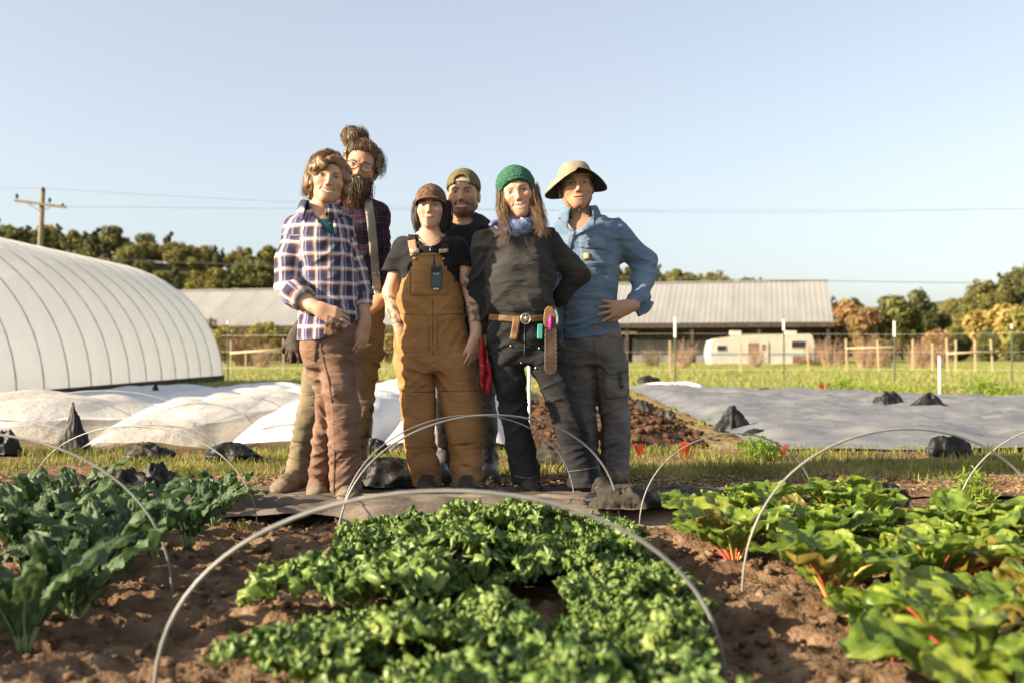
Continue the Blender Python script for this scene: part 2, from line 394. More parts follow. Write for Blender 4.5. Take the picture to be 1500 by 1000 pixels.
for (Y, u0, du) in ((305, 1368, 14), (290, 1375, 15), (272, 1365, 17), (255, 1372, 20), (238, 1366, 24)):
    u = u0
    while u < 1540:
        k = rt.choices(['oak', 'ever'], [.7, .3])[0]
        tree('slope_tree', k, hill_pt(u, Y), rt.uniform(.7, 1.0), {'oak': 'olive green tree on the steep slope at the right edge', 'ever': 'dark evergreen on the steep slope at the right edge'}[k], 'trees on the right slope, ' + k)
        u += du * rt.uniform(.8, 1.2)
for u, Y, k, sc, lab in (
    (1345, 135, 'bigever', .98, 'tall dark evergreen right of the barn, highest of its clump'),
    (1300, 140, 'bigever', .92, 'dark green evergreen close to the barn end behind rusty trees'),
    (1380, 138, 'bigever', .66, 'lower dark evergreen sloping down right of its clump'),
    (1322, 128, 'oak', .86, 'olive tree in the gap between the two dark evergreens'),
    (1240, 128, 'rust', 1.05, 'rust brown tree just right of the barn roof end'),
    (1262, 122, 'rust', .86, 'rust brown low tree in front of the dark evergreens'),
    (1228, 150, 'oak', .98, 'olive tree peeking out behind the barn roof end'),
    (1412, 150, 'oak', .6, 'small olive tree in the dip between the two wooded slopes'),
    (1435, 120, 'gold', .78, 'bright yellow rounded tree below the right slope'),
    (1475, 118, 'gold', .86, 'bright yellow tree at the right edge below the slope'),
    (1510, 112, 'gold', .8, 'yellow tree cut off by the right edge of the photo'),
    (1400, 126, 'gold', .55, 'small yellow tree beside the dark evergreens'),
    (1448, 104, 'bigever', .36, 'low dark bush under the yellow trees at right'),
    (1490, 100, 'bigever', .30, 'low dark bush at the foot of the yellow trees, far right'),
    (1405, 108, 'bigever', .38, 'low dark bush beside the wooden trellis posts'),
    (1370, 106, 'rust', .48, 'low rusty bush right of the tall white-tipped post'),
    (1222, 101, 'rust', .62, 'low rusty bush at the barn corner'),
    (330, 83, 'gold', .42, 'yellow bush under the barn eave beside the greenhouse'),
    (362, 81, 'rust', .40, 'brownish bush under the barn eave left of the people'),
    (392, 80, 'gold', .44, 'yellow bush under the eave beside the plaid shirt'),
    (425, 82, 'gold', .38, 'yellow bush half hidden behind the plaid shirted person'),
    (300, 85, 'oak', .40, 'olive bush half hidden by the greenhouse end'),
    (560, 84, 'gold', .40, 'yellow bush seen between the bearded person and the overalls')):
    X = (u - 750) / FPX * Y
    tree('tree' if sc > .5 else 'bush', k, (X, Y, -.3), sc, lab)

# ---------------------------------------------------------------- bare shrubs
M_twig = mat_noise('bare_twigs', (.16, .10, .065), (.36, .25, .16), scale=4, rough=.9)
def twig_mesh(seed, H, Wd, n):
    rg = random.Random(seed); b = MB()
    for i in range(n):
        a = rg.uniform(0, 6.28); q = rg.uniform(0, 1) ** .6 * Wd * .5; h = H * rg.uniform(.45, 1) * (1 - .35 * (q / Wd * 2) ** 2)
        x1, y1 = math.cos(a) * q, math.sin(a) * q
        p0 = Vector((x1 * .42, y1 * .42, -.1)); p2 = Vector((x1, y1, h)); p1 = p0.lerp(p2, .5) + Vector((rg.uniform(-.1, .1), rg.uniform(-.1, .1), .05)) * Wd * .5
        b.tube([p0, p1, p2], [.022, .015, .006], 3, cap=False)
        for k in range(5):
            t = rg.uniform(.35, 1); q0 = p1.lerp(p2, t * 2 - 1) if t > .5 else p0.lerp(p1, t * 2)
            b.tube([q0, q0 + Vector((rg.uniform(-1, 1), rg.uniform(-1, 1), rg.uniform(.1, 1))).normalized() * H * rg.uniform(.1, .28)], [.011, .005], 3, cap=False)
    o = b.build('twigs', M_twig); m = o.data; bpy.data.objects.remove(o); return m
TW = [twig_mesh(i, 2.2, 2.4, 60) for i in range(3)]
for i, (u, Y, sc, lab) in enumerate((
    (1000, 58, .78, 'bare brown shrub beside the tall post left of the trailer'), (955, 66, .7, 'bare brown shrub closest to the denim shirt'),
    (1106, 64, .68, 'bare brown shrub in front of the trailer door'), (1218, 66, .95, 'bare brown shrub past the back end of the trailer'),
    (1196, 70, .9, 'bare shrub against the trailer back wall'), (1345, 56, .8, 'bare brown shrub between two slanted stakes at right'),
    (1368, 58, .86, 'bare reddish shrub left of the trellis'), (1290, 60, 1.0, 'tall bare yellowish shrub behind the white-tipped post'),
    (1268, 56, .85, 'bare pale shrub beside the leaning stakes'), (365, 70, 1.5, 'tall bare sapling in front of the barn roof at left'),
    (385, 60, .75, 'bare shrub behind the wooden rail at left'))):
    e = empty('bare_shrub', ((u - 750) / FPX * Y, Y, gz(Y)), i * 1.3); e.scale = (sc, sc, sc * 1.05)
    o = bpy.data.objects.new('twigs', TW[i % 3]); link(o, e); tag(e, lab, 'shrub')

# ---------------------------------------------------------------- barn
M_roof = mat_noise('metal_roof', (.20, .197, .193), (.26, .256, .25), scale=.25, rough=.55, spec=.4, rand=.05, stretch=(1, 1, 1), bump=.15, bscale=2)
M_barnwall = mat_noise('barn_wall', (.12, .12, .125), (.22, .215, .21), scale=1.2, stretch=(6, 6, .6), bump=.3, bscale=10)
M_barnwood = mat_noise('shaded_barn_timber', (.03, .024, .02), (.07, .055, .042), scale=3)  # timber colour darkened to stand in for shade beneath the eave
A = P(1221, 471.5, 86); B = P(235, 478.5, 102); B.z = A.z
d = Vector((A.x - B.x, A.y - B.y, 0)); d.normalize(); nrm = Vector((-d.y, d.x, 0))
BL = 82.0; ridge = P(1209, 411, 93.5); WB = 15.0
rise = ridge.z - A.z
barn = empty('barn', (A.x, A.y, gz(86)), math.atan2(d.y, d.x))
z0 = A.z - gz(86)
pw = BL / 28
def panel_mesh(flip):
    b = MB(); w = pw * .995; nr = 6
    for i in range(nr):
        xa = -pw + (pw - w) / 2 + w * i / nr; xb = xa + w / nr; q = (xb - xa) * .14
        prof = [(xa, 0), (xa + q, .022), (xa + 2 * q, .022), (xa + 3 * q, 0), (xb, 0)]
        for (p, r_) in zip(prof[:-1], prof[1:]):
            ys = [(0 if not flip else WB), WB / 2]
            b.add([(p[0], ys[0], p[1]), (r_[0], ys[0], r_[1]), (r_[0], ys[1], rise + r_[1]), (p[0], ys[1], rise + p[1])], [(0, 1, 2, 3)])
    o = b.build('roof_panel', M_roof); m = o.data; bpy.data.objects.remove(o); return m
for fl in (False, True):
    pm = panel_mesh(fl)
    for i in range(28):
        o = bpy.data.objects.new('roof_panel', pm); o.location = (-i * pw, 0, z0 + (i % 3) * .006); link(o, barn)
b = MB(); b.box((-BL / 2, .15, z0 - .22), (BL / 2, .1, .2)); b.box((-BL / 2, WB - .15, z0 - .22), (BL / 2, .1, .2)); b.build('eave_beam', M_barnwood, barn)
b = MB(); b.box((-BL / 2, WB / 2, z0 + rise + .05), (BL / 2, .25, .05)); b.build('ridge_cap', M_roof, barn)
for i in range(15):
    for y in (.5, WB - .5):
        b = MB(); b.box((-.4 - i * 5.85, y, (z0 - .3) / 2), (.14, .14, (z0 - .3) / 2)); b.build('post', M_barnwood, barn)
for i in range(14):
    b = MB(); x = -.6 - i * 5.85; n = 12
    hgt = z0 * .62
    for k in range(n):
        xa = x - 5.5 * k / n; b.box((xa - .23, 3.2 + .03 * (k % 2), hgt / 2), (.23, .03, hgt / 2))
    b.build('wall_panel', M_barnwall, barn)
    if i % 3 != 1:
        b = MB(); b.box((x - 2.75, WB - .8, z0 * .40), (2.75, .03, z0 * .40)); b.build('wall_panel', M_barnwall, barn)
b = MB(); b.prism([(-.5, .3, 0), (-.5, WB - .3, 0), (-.5, WB - .3, z0), (-.5, WB / 2, z0 + rise - .1), (-.5, .3, z0)], (.1, 0, 0)); b.build('gable_wall', M_barnwood, barn)
b = MB(); b.box((-9, 3.0, z0 * .78), (8.4, .05, z0 * .2)); b.build('eave_shade_strip', M_barnwood, barn)  # dark strip standing in for the shade of the open gap under the eave
tag(barn, 'long low barn with a pale ribbed metal roof across the background', 'barn')

# ---------------------------------------------------------------- travel trailer
M_tr = mat_noise('trailer_shell', (.42, .385, .33), (.52, .48, .42), scale=1.5, rough=.5, spec=.4)
M_stripe = mat_noise('trailer_stripe', (.16, .22, .30), (.24, .30, .38), scale=3, rough=.5)
M_glass = mat_noise('dark_window_glass', (.015, .017, .02), (.03, .034, .04), scale=2, rough=.12, spec=.6)
M_brownwin = mat_noise('brown_shaded_window', (.16, .09, .06), (.24, .15, .10), scale=2, rough=.3)
M_tyre = mat_noise('rubber', (.015, .015, .015), (.035, .033, .03), scale=10, rough=.8)
TY = 77.0
def TP(u, v, y=0): p = P(u, v, TY); return (p.x, TY + y, p.z)
tc = P(1116, 533, TY)
tr = empty('travel_trailer', (tc.x, TY, gz(TY)))
def tl(p): return (p[0] - tc.x, p[1] - TY, p[2] - gz(TY))
prof = [(1043, 533), (1040, 519), (1041, 509), (1044, 499), (1052, 496), (1078, 492.5), (1084, 490.5), (1186, 489), (1190, 492), (1193, 504), (1192.5, 527), (1168, 527), (1166, 533)]
b = MB(); b.prism([tl(TP(*q)) for q in prof], (0, 2.45, 0)); b.build('body', M_tr, tr)
def rect(name, u0, v0, u1, v1, mat, parent, proud=.03, th=.05):
    a = tl(TP(u0, v0)); c = tl(TP(u1, v1))
    b = MB(); b.box(((a[0] + c[0]) / 2, -proud + th / 2 - .005, (a[2] + c[2]) / 2), (abs(c[0] - a[0]) / 2, th / 2, abs(a[2] - c[2]) / 2)); return b.build(name, mat, parent)
rect('stripe', 1041, 517, 1190, 520, M_stripe, tr, .012, .02)
for (u0, v0, u1, v1, mt) in ((1050.5, 506, 1062.5, 513, M_glass), (1095.5, 502, 1110.5, 519, M_brownwin), (1159.5, 499.5, 1180, 508.5, M_glass)):
    w = rect('window', u0 - .8, v0 - .8, u1 + .8, v1 + .8, M_tr, tr, .04); rect('pane', u0, v0, u1, v1, mt, w, .055, .03)
dr = rect('door', 1113, 501, 1125, 531, M_tr, tr, .045); rect('window', 1115.8, 504, 1121.5, 513, M_brownwin, dr, .06, .03); rect('frame', 1125, 500.4, 1125.7, 531, M_brownwin, dr, .05, .03)
for uc in (1082, 1164):
    b = MB(); a = tl(TP(uc, 487.6)); b.box((a[0], 1.2, a[2] + .02), (.38, .4, .16)); b.build('roof_vent', M_tr, tr)
for uc in (1176, 1183):
    b = MB(); a = tl(TP(uc, 531)); b.tube([(a[0], .05, .34), (a[0], .3, .34)], .34, 16); b.build('wheel', M_tyre, tr)
rect('storage_bay', 1161, 521, 1180, 531.5, M_brownwin, tr, .014, .02)
tag(tr, 'white travel trailer with a grey stripe parked in front of the barn', 'trailer')

# ---------------------------------------------------------------- greenhouse
def mat_film(name, col, transl=.4, transp=.12, rough=.45, bump=.35, bscale=3.5, stretch=(1, 1, 1)):
    m, n, l, b = new_mat(name); setp(b, rough, .35); b.inputs['Base Color'].default_value = (*col, 1)
    add_bump(n, l, b, bscale, bump, .05, detail=5, stretch=stretch)
    tr = n.new('ShaderNodeBsdfTranslucent'); tr.inputs['Color'].default_value = (*col, 1); l.new(b.inputs['Normal'].links[0].from_socket, tr.inputs['Normal'])
    tp = n.new('ShaderNodeBsdfTransparent'); mx = n.new('ShaderNodeMixShader'); mx.inputs[0].default_value = transl
    l.new(b.outputs[0], mx.inputs[1]); l.new(tr.outputs[0], mx.inputs[2])
    m2 = n.new('ShaderNodeMixShader'); m2.inputs[0].default_value = transp
    l.new(mx.outputs[0], m2.inputs[1]); l.new(tp.outputs[0], m2.inputs[2]); l.new(m2.outputs[0], n['Material Output'].inputs['Surface'])
    return m
M_film = mat_film('greenhouse_film', (.90, .90, .91), .55, .08, .45, .9, 3.2, (.30, 1, 1.2))
M_galv = mat_noise('galvanised_steel', (.5, .49, .47), (.6, .59, .57), scale=6, rough=.6, metal=.0)
GX, GW, GH, GY0, GY1, GS = -10.8, 3.5, 3.03, 8.6, 25.1, .86
gh = empty('greenhouse', (GX, (GY0 + GY1) / 2, 0)); gyc = (GY0 + GY1) / 2
def arch(t, w, h): a = math.pi * t; return (-math.cos(a) * w, math.sin(a) ** .93 * h)
nr = int((GY1 - GY0) / GS)
V = []; nt = 46; ny = nr * 8 + 1
for j in range(ny):
    y = GY0 + (GY1 - GY0) * j / (ny - 1); ph = (j % 8) / 8
    sag = .045 * math.sin(math.pi * ph) ** .8
    for i in range(nt):
        t = i / (nt - 1); wob = (.012 * math.sin(t * 70 + 3 * math.sin(j * .9)) + .010 * math.sin(t * 41 + j * .35 + 2 * math.sin(j * .37))) * math.sin(math.pi * ph) ** .6
        x, z = arch(t, GW - sag * .8 + wob, GH - sag + wob); V.append((x, y - gyc, z - .02))
F = [(j * nt + i, j * nt + i + 1, (j + 1) * nt + i + 1, (j + 1) * nt + i) for j in range(ny - 1) for i in range(nt - 1)]
mesh_obj('plastic_film', V, F, M_film, gh, True)
for k in range(nr + 1):
    y = GY0 + (GY1 - GY0) * k / nr
    b = MB(); b.tube([(arch(t / 30, GW, GH)[0], y - gyc, arch(t / 30, GW, GH)[1] - .02) for t in range(31)], .017, 6); b.build('rib', M_galv, gh, True)
for y in (GY0, GY1):
    b = MB(); b.prism([(arch(t / 30, GW - .03, GH - .03)[0], y - gyc - .02, arch(t / 30, GW - .03, GH - .03)[1] - .02) for t in range(31)], (0, .02, 0)); b.build('end_wall', M_film, gh)
for sx in (-1, 1):
    b = MB(); b.box((sx * (GW + .03), 0, .06), (.025, (GY1 - GY0) / 2, .07)); b.build('base_board', M_barnwood, gh)
tag(gh, 'long arched greenhouse wrapped in translucent white plastic film at the left', 'greenhouse')

# ---------------------------------------------------------------- low tunnels under white row cover
M_cover = mat_film('white_row_cover', (.78, .78, .80), .35, .0, .7, .8, 4, (1, .45, 1))
M_net = mat_film('insect_net', (.80, .77, .73), .40, .46, .7, .6, 9)
M_hoop = mat_noise('hoop_wire', (.30, .30, .29), (.44, .43, .41), scale=10, rough=.45, metal=.3)
def low_tunnel(x0, x1, y0, y1, h, mat, lab, seed, hs=1.25, sheer=0.0):
    rg = random.Random(seed); xc = (x0 + x1) / 2; e = empty('low_tunnel', (xc, y0, 0)); w = (x1 - x0) / 2
    ny = int((y1 - y0) / .11); nx = 34; V = []
    for j in range(ny + 1):
        y = (y1 - y0) * j / ny; ph = (y / hs) % 1
        prof = 1 - .10 * math.sin(math.pi * ph) ** 1.2
        endf = min(1, (y + .04) / .55) ** .55
        endb = min(1, (y1 - y0 - y + .04) / .7) ** .6
        for i in range(nx + 1):
            t = i / nx * 2 - 1
            x = t * (w + .12); r = min(1, abs(x) / w)
            z = h * prof * endf * endb * (1 - r ** 3.2) ** .6 if abs(x) < w else 0
            wr = .012 * math.sin(9 * t + 5 * math.sin(y * 2 + seed)) + .02 * math.sin(y * 5.1 + t * 2 + seed)
            wr = wr * (.4 if abs(x) > w else 1) * min(1, z * 4 + .25)
            V.append((x + .03 * math.sin(y * 1.7 + seed), y, z + .022 + wr))
    F = [(j * (nx + 1) + i, j * (nx + 1) + i + 1, (j + 1) * (nx + 1) + i + 1, (j + 1) * (nx + 1) + i) for j in range(ny) for i in range(nx)]
    mesh_obj('cover', V, F, mat, e, True)
    k = 0
    while k * hs < y1 - y0:
        b = MB(); yy = k * hs + (.18 if k == 0 else 0)
        if k == 0: hh = h * .66
        else: hh = h - .01
        b.tube([(math.cos(math.pi * q / 16) * (w - .012), yy, max(-.05, math.sin(math.pi * q / 16) ** .8 * hh + .0)) for q in range(17)], .006, 5); b.build('hoop', M_hoop, e, True); k += 1
    return tag(e, lab, 'low tunnel', 'covered low tunnels beside the greenhouse')
low_tunnel(-6.5, -4.8, 9.2, 17.2, .15, M_cover, 'white covered tunnel nearest the greenhouse wall', 1)
low_tunnel(-4.75, -3.05, 9.7, 17.0, .19, M_cover, 'low white covered tunnel behind the net tunnels', 6)
low_tunnel(-3.0, -2.06, 11.1, 16.6, .24, M_cover, 'far white covered tunnel ending near the wooden rail', 7)
low_tunnel(-4.75, -3.05, 7.0, 9.6, .36, M_net, 'peach tinted net tunnel cut off by the left photo edge', 2)
low_tunnel(-3.0, -2.06, 6.85, 11.0, .31, M_net, 'sheer net tunnel with an arched front, behind the left hoops', 3)
low_tunnel(-2.0, -.95, 7.0, 17.6, .31, M_cover, 'white covered tunnel behind the plaid shirted and bearded people', 4)
low_tunnel(-.92, .02, 7.1, 18.0, .30, M_cover, 'white covered tunnel behind the overalls, farthest right', 5)

# ---------------------------------------------------------------- sheets and bundles of black fabric
M_black = mat_noise('black_plastic', (.004, .004, .0045), (.014, .0135, .013), scale=9, rough=.55, spec=.35, bump=.5, bscale=16, bdist=.02, detail=5)
M_dusty = mat_noise('dusty_ground_fabric', (.018, .016, .014), (.12, .10, .082), scale=5, rough=.8, spec=.25, bump=.7, bscale=22, bdist=.015, c3=(.05, .043, .036), detail=7)
M_tarp = mat_noise('grey_ground_sheet', (.115, .12, .135), (.21, .205, .21), scale=1.6, rough=.62, spec=.35, bump=.5, bscale=9, bdist=.03, stretch=(1, 2.4, 1), c3=(.155, .158, .17), detail=7)
def bundle(loc, size, seed, lab, name='black_plastic_bundle', mat=None, peak=0.0, rz=0.0, cat='bundle'):
    nu, nv = 72, 34; V = []
    U, T = np.meshgrid(np.linspace(0, 2 * np.pi, nu, endpoint=False), np.linspace(.02, .98, nv))
    ph = np.pi * (1 - T)
    D = np.stack([np.sin(ph) * np.cos(U), np.sin(ph) * np.sin(U), np.cos(ph)], -1)
    n1 = 1 - np.abs(vnoise(D[..., 0] * 2.1, D[..., 1] * 2.1, D[..., 2] * 1.4, seed)) * 2
    n2 = 1 - np.abs(vnoise(D[..., 0] * 5 + n1, D[..., 1] * 5, D[..., 2] * 2.2, seed + 3)) * 2.4
    n3 = 1 - np.abs(vnoise(D[..., 0] * 11 + n2, D[..., 1] * 11, D[..., 2] * 4, seed + 6)) * 2.4
    rr = 1 + .24 * n1 + .085 * n2 + .02 * n3
    Q = D * rr[..., None]
    up = np.clip(Q[..., 2], 0, None)
    if peak: Q[..., :2] *= (1 - peak * np.clip(up, 0, 1.1) * .8)[..., None]
    Q[..., 2] = np.where(Q[..., 2] > 0, Q[..., 2], Q[..., 2] * .08)
    Q *= np.array([size[0] / 2, size[1] / 2, size[2] / (1.15 if peak > .3 else 1.35)])
    i = np.arange(nu * nv).reshape(nv, nu); j = np.roll(i, -1, 1)
    F = np.stack([i[:-1], j[:-1], j[1:], i[1:]], -1).reshape(-1, 4)
    o = mesh_obj(name, Q.reshape(-1, 3), F, mat or M_black, None, True); o.location = (loc[0], loc[1], loc[2] + .035); o.rotation_euler = (0, 0, rz)
    return tag(o, lab, cat)
def at_ground(u, v): return G(u, v, .0)
def bun(u, v, wpx, hpx, seed, lab, peak=0, mat=None, dep=.8, z=0.0, rz=0.0):
    "base centre pixel and pixel size"
    g = G(u, v, z); s = FPX / g.y; w = wpx / s; h = hpx / s
    return bundle((g.x, g.y + w * dep * .4, z), (w, w * dep, h), seed, lab, mat=mat, peak=peak, rz=rz)
bun(104, 668, 46, 66, 1, 'tall pointed black plastic flap standing between two net tunnels', .85, dep=.5)
bun(3, 672, 36, 38, 2, 'black plastic bundle at the left edge in front of the net tunnel')
bun(204, 680, 50, 26, 3, 'dusty black bundle at the foot of the sheer net tunnel', mat=M_dusty)
bun(236, 678, 30, 16, 13, 'small flat black bundle beside the dusty one by the net tunnel')
bun(333, 682, 72, 27, 4, 'wide low black bundle weighing down the white cover')
bun(226, 586, 15, 22, 5, 'small upright black bag against the greenhouse wall', .7)
bun(247, 584, 14, 12, 6, 'small round black bag right of the upright one by the greenhouse')
bun(548, 672, 34, 24, 7, 'black bundle seen between the bearded person and the overalls')
bun(1077, 637, 46, 34, 8, 'pointed black bundle on the near corner of the grey sheet', .55)
bun(1112, 648, 36, 15, 9, 'low black bundle beside the pointed one on the grey sheet')
bun(943, 614, 30, 26, 10, 'dusty crumpled bundle on the left edge of the grey sheet', .3, M_dusty)
bun(975, 618, 34, 14, 20, 'flat dusty bundle on the left edge of the grey sheet', 0, M_dusty)
bun(1306, 603, 40, 30, 11, 'rounded dusty black bundle behind the grey sheet', .2)
bun(1370, 609, 58, 27, 12, 'pointed wide black bundle behind the grey sheet, right one', .6)
bun(1460, 616, 38, 9, 21, 'low black scrap behind the grey sheet, far right')
bun(1180, 588, 22, 10, 22, 'small dark scrap behind the grey sheet beside an orange flag')
bun(1204, 589, 10, 11, 23, 'tiny black scrap behind the grey sheet', .4)
bun(1124, 582, 28, 12, 24, 'black bundle at the far edge of the grey sheet')
bun(1394, 674, 56, 34, 14, 'black draped bundle on the front edge of the grey sheet', 0, dep=.5)
bun(1303, 762, 66, 46, 15, 'folded black sack among the chard leaves')
bun(1395, 778, 62, 42, 16, 'dusty sagging sack between the two chard beds', .2, M_dusty)
bun(952, 563, 30, 12, 17, 'dark rubbish bundle in the meadow beside white plastic')
bun(80, 742, 110, 40, 30, 'dusty fabric roll at the end of the dark kale bed, leftmost', 0, M_dusty, .45)
bun(165, 738, 105, 46, 31, 'long black plastic roll behind the dark kale', 0, None, .4)
bun(222, 735, 60, 52, 32, 'humped black plastic bundle behind the dark kale', .1, None, .8)
M_whitepl = mat_noise('white_plastic', (.70, .69, .66), (.82, .80, .76), scale=3, rough=.5)
bundle((*G(985, 570)[:2], -.03), (1.1, .5, .17), 33, 'crumpled white plastic in the meadow left of the posts', 'white_plastic_sheet', M_whitepl, cat='plastic')
bundle((*G(1008, 572)[:2], -.03), (.7, .35, .13), 34, 'small white plastic piece in the meadow, right of the larger one', 'white_plastic_sheet', M_whitepl, .3, cat='plastic')

def bil(c, s, t): return [c[0][k] * (1 - s) * (1 - t) + c[1][k] * s * (1 - t) + c[2][k] * s * t + c[3][k] * (1 - s) * t for k in (0, 1)]
def sheet(name, c, nx, ny, zf, mat, lab, cat):
    V = []
    for j in range(ny + 1):
        for i in range(nx + 1): V.append(bil(c, i / nx, j / ny))
    V = np.array(V); Z = zf(V[:, 0], V[:, 1], np.tile(np.arange(nx + 1) / nx, ny + 1), np.repeat(np.arange(ny + 1) / ny, nx + 1))
    V = np.column_stack([V, Z])
    if name == 'landscape_fabric':
        t_ = np.repeat(np.arange(ny + 1) / ny, nx + 1); V[:, 1] += (1 - t_) * (.10 * vnoise(V[:, 0] * 1.3, V[:, 0] * 0, V[:, 0] * 0, 5) + .05 * vnoise(V[:, 0] * 5, V[:, 0] * 0, V[:, 0] * 0, 6))
    F = np.array([(j * (nx + 1) + i, j * (nx + 1) + i + 1, (j + 1) * (nx + 1) + i + 1, (j + 1) * (nx + 1) + i) for j in range(ny) for i in range(nx)])
    o = mesh_obj(name, V, F, mat, None, True, origin=tuple(V[0])); return tag(o, lab, cat)
def tarp_z(x, y, s, t):
    r = 1 - np.abs(fbm(x * .8 + y * .3, y * 2.2, x * 0, 50, 3)) * 2
    e = np.minimum(np.minimum(s, 1 - s), np.minimum(t, 1 - t)); e = ss(0, .05, e)
    return .022 + (.06 * np.clip(r, -.1, 1) + .06 * fbm(x * 2.2, y * 7, x * 0, 51, 4) + .045) * (.25 + .75 * e)
sheet('ground_sheet', [(1.78, 7.05), (8.5, 6.7), (9.4, 11.0), (2.2, 19.5)], 150, 120, tarp_z, M_tarp, 'large grey ground sheet stretched over beds at the right', 'ground sheet')
# dusty landscape fabric under the people's feet
def fab_z(x, y, s, t):
    fold = 1 - np.abs(fbm(x * .8, y * 8.5, x * 0, 60, 3)) * 2.4
    e = ss(.0, .1, t) * ss(0, .1, 1 - t)
    front = np.exp(-((t - .10) / .07) ** 2) * .030 - .10 * (1 - ss(0, .34, t))
    return .034 + .048 * np.clip(fold, -.3, 1) * (.35 + .65 * (1 - ss(.25, .5, t))) + front * (.6 + .5 * vnoise(x * 2, y, x * 0, 61)) + .006 * fbm(x * 9, y * 12, x * 0, 62, 2)
M_fabric = mat_noise('dusty_woven_fabric', (.06, .05, .042), (.25, .205, .165), scale=4, rough=.85, spec=.2, bump=.8, bscale=20, bdist=.015, c3=(.13, .107, .088), detail=8, stretch=(.5, 1.6, 1))
sheet('landscape_fabric', [(-3.4, 4.32), (1.2, 4.22), (1.2, 5.02), (-3.4, 5.0)], 300, 70, fab_z, M_fabric, 'dusty dark landscape fabric lying under the feet of the people', 'fabric')
bun(975, 752, 190, 30, 40, 'long black plastic roll at the boots of the hatted person', 0, M_black, .3, .02)
bun(912, 756, 90, 36, 41, 'crumpled dusty plastic fold beside the black boots', .1, M_dusty, .5, .02)
bun(1045, 746, 110, 18, 42, 'low black plastic fold reaching to the chard', 0, M_black, .4, .02)
bun(562, 722, 120, 46, 43, 'raised black plastic fold between the brown trousers and the overalls', .15, M_black, .35, .02)
bun(820, 690, 100, 34, 44, 'dusty grey plastic heap behind the black trousers', 0, M_dusty, .5, 0)

# ---------------------------------------------------------------- compost heap
M_comp = mat_noise('dark_compost', (.045, .022, .012), (.15, .085, .045), scale=11, c3=(.085, .045, .025), bump=1, bscale=30, bdist=.03, rough=.95, spec=.15, detail=9)
def comp_z(X, Y):
    cx = .55 + (Y - 7) * .075; m = np.exp(-((X - cx) / .75) ** 4) * ss(6.95, 7.5, Y) * (1 - ss(13.5, 15.5, Y))
    return -.03 + m * (.16 + .05 * fbm(X * 2, Y * 2, X * 0, 70, 3)) + m * .05 * fbm(X * 7, Y * 7, X * 0, 71, 3)
V, F = grid_mesh(-.35, 2.3, 110, 6.9, 15.6, 240, comp_z)
ch = mesh_obj('compost_heap', V, F, M_comp, None, True, origin=(.6, 7, 0)); tag(ch, 'low mound of dark crumbly compost behind the black trousers', 'compost')
def comp_z2(x, y): return comp_z(x, y)
tag(scatter_lumps('compost_clods', 1600, (-.1, 1.9, 7.1, 14), (.012, .05), M_comp, comp_z2, 9), 'dark lumps scattered over the compost mound', 'compost', kind='stuff')

# ---------------------------------------------------------------- posts, rails, wire fence
M_stake = mat_noise('pale_wooden_stake', (.33, .25, .15), (.46, .36, .235), scale=3, stretch=(4, 4, .5), rough=.8)
M_tpost = mat_noise('green_metal_post', (.05, .07, .045), (.10, .12, .08), scale=8, rough=.6)
M_white = mat_noise('white_paint', (.72, .70, .66), (.82, .80, .76), scale=8, rough=.5)
def stake(u, vt, vb, Y, lab, name='wooden_stake', mat=None, wpx=4.0, lean=0.0, tip=None, cat='post'):
    g = gz(Y); x = (u - 750) / FPX * Y; top = P(u + lean, vt, Y); w = wpx * Y / FPX / 2
    b = MB(); b.tube([(0, 0, -.25), (top.x - x, 0, top.z - g)], [w * 1.05, w], 6 if name != 'wooden_stake' else 4)
    if tip is None: o = b.build(name, mat or M_stake); o.location = (x, Y, g); return tag(o, lab, cat)
    e = empty(name, (x, Y, g)); b.build('shaft', mat, e)
    c = MB(); h = top.z - g; c.tube([(0 + (top.x - x) * (1 - tip), 0, h * (1 - tip)), (top.x - x, 0, h + .01)], [w * 1.45] * 2, 6); c.build('cap', M_white, e); return tag(e, lab, cat)
stake(1148, 469, 556, 27, 'dark metal fence post with a white cap in front of the trailer', 'fence_post', M_tpost, 2.4, tip=.17)
stake(989, 466, 560, 25, 'metal fence post with a pale top left of the trailer', 'fence_post', M_tpost, 2.6, tip=.3)
stake(1310, 471, 560, 26, 'metal fence post with a tall white cap near the evergreens', 'fence_post', M_tpost, 2.4, tip=.25)
stake(1482, 476, 560, 24, 'dark fence post near the right edge', 'fence_post', M_tpost, 2.4, tip=.06)
stake(334, 470, 548, 28, 'dark metal fence post between the greenhouse and the people', 'fence_post', M_tpost, 2.6, tip=.06)
stake(1376, 521, 578, 16.6, 'short white stake standing alone in the meadow', 'white_stake', M_white, 3.4)
for u, vt, Y, ln, lab in ((981, 499, 36, 0, 'pale stake left of the capped metal post'), (1085, 503, 40, 0, 'pale stake in front of the trailer nose'), (1185, 500, 40, -3, 'slanted pale stake at the trailer rear'),
    (1241, 496, 42, -2, 'pale stake holding a short grey rail right of the barn'), (1288, 498, 40, -3, 'leaning pale stake beside the bare yellowish shrub'), (1337, 497, 44, 0, 'pale stake between two bare shrubs'),
    (1366, 502, 46, 0, 'faint pale stake right of the bare shrub'), (1389, 495, 40, -3, 'left end stake of the trellis'), (1400, 498, 46, 0, 'inner stake of the trellis, left'), (1429, 498, 44, -1, 'inner stake of the trellis, right'),
    (1455, 497, 40, -4, 'right end stake of the trellis'), (338, 499, 34, 0, 'left stake of the wooden rail beside the greenhouse'), (360, 512, 40, 0, 'middle stake under the wooden rail'), (415, 496, 33, 0, 'right stake of the wooden rail near the plaid sleeve'), (562, 500, 36, 0, 'pale stake seen beside the tattooed wrist')):
    stake(u, vt, 0, Y, lab, wpx=3.2, lean=ln)
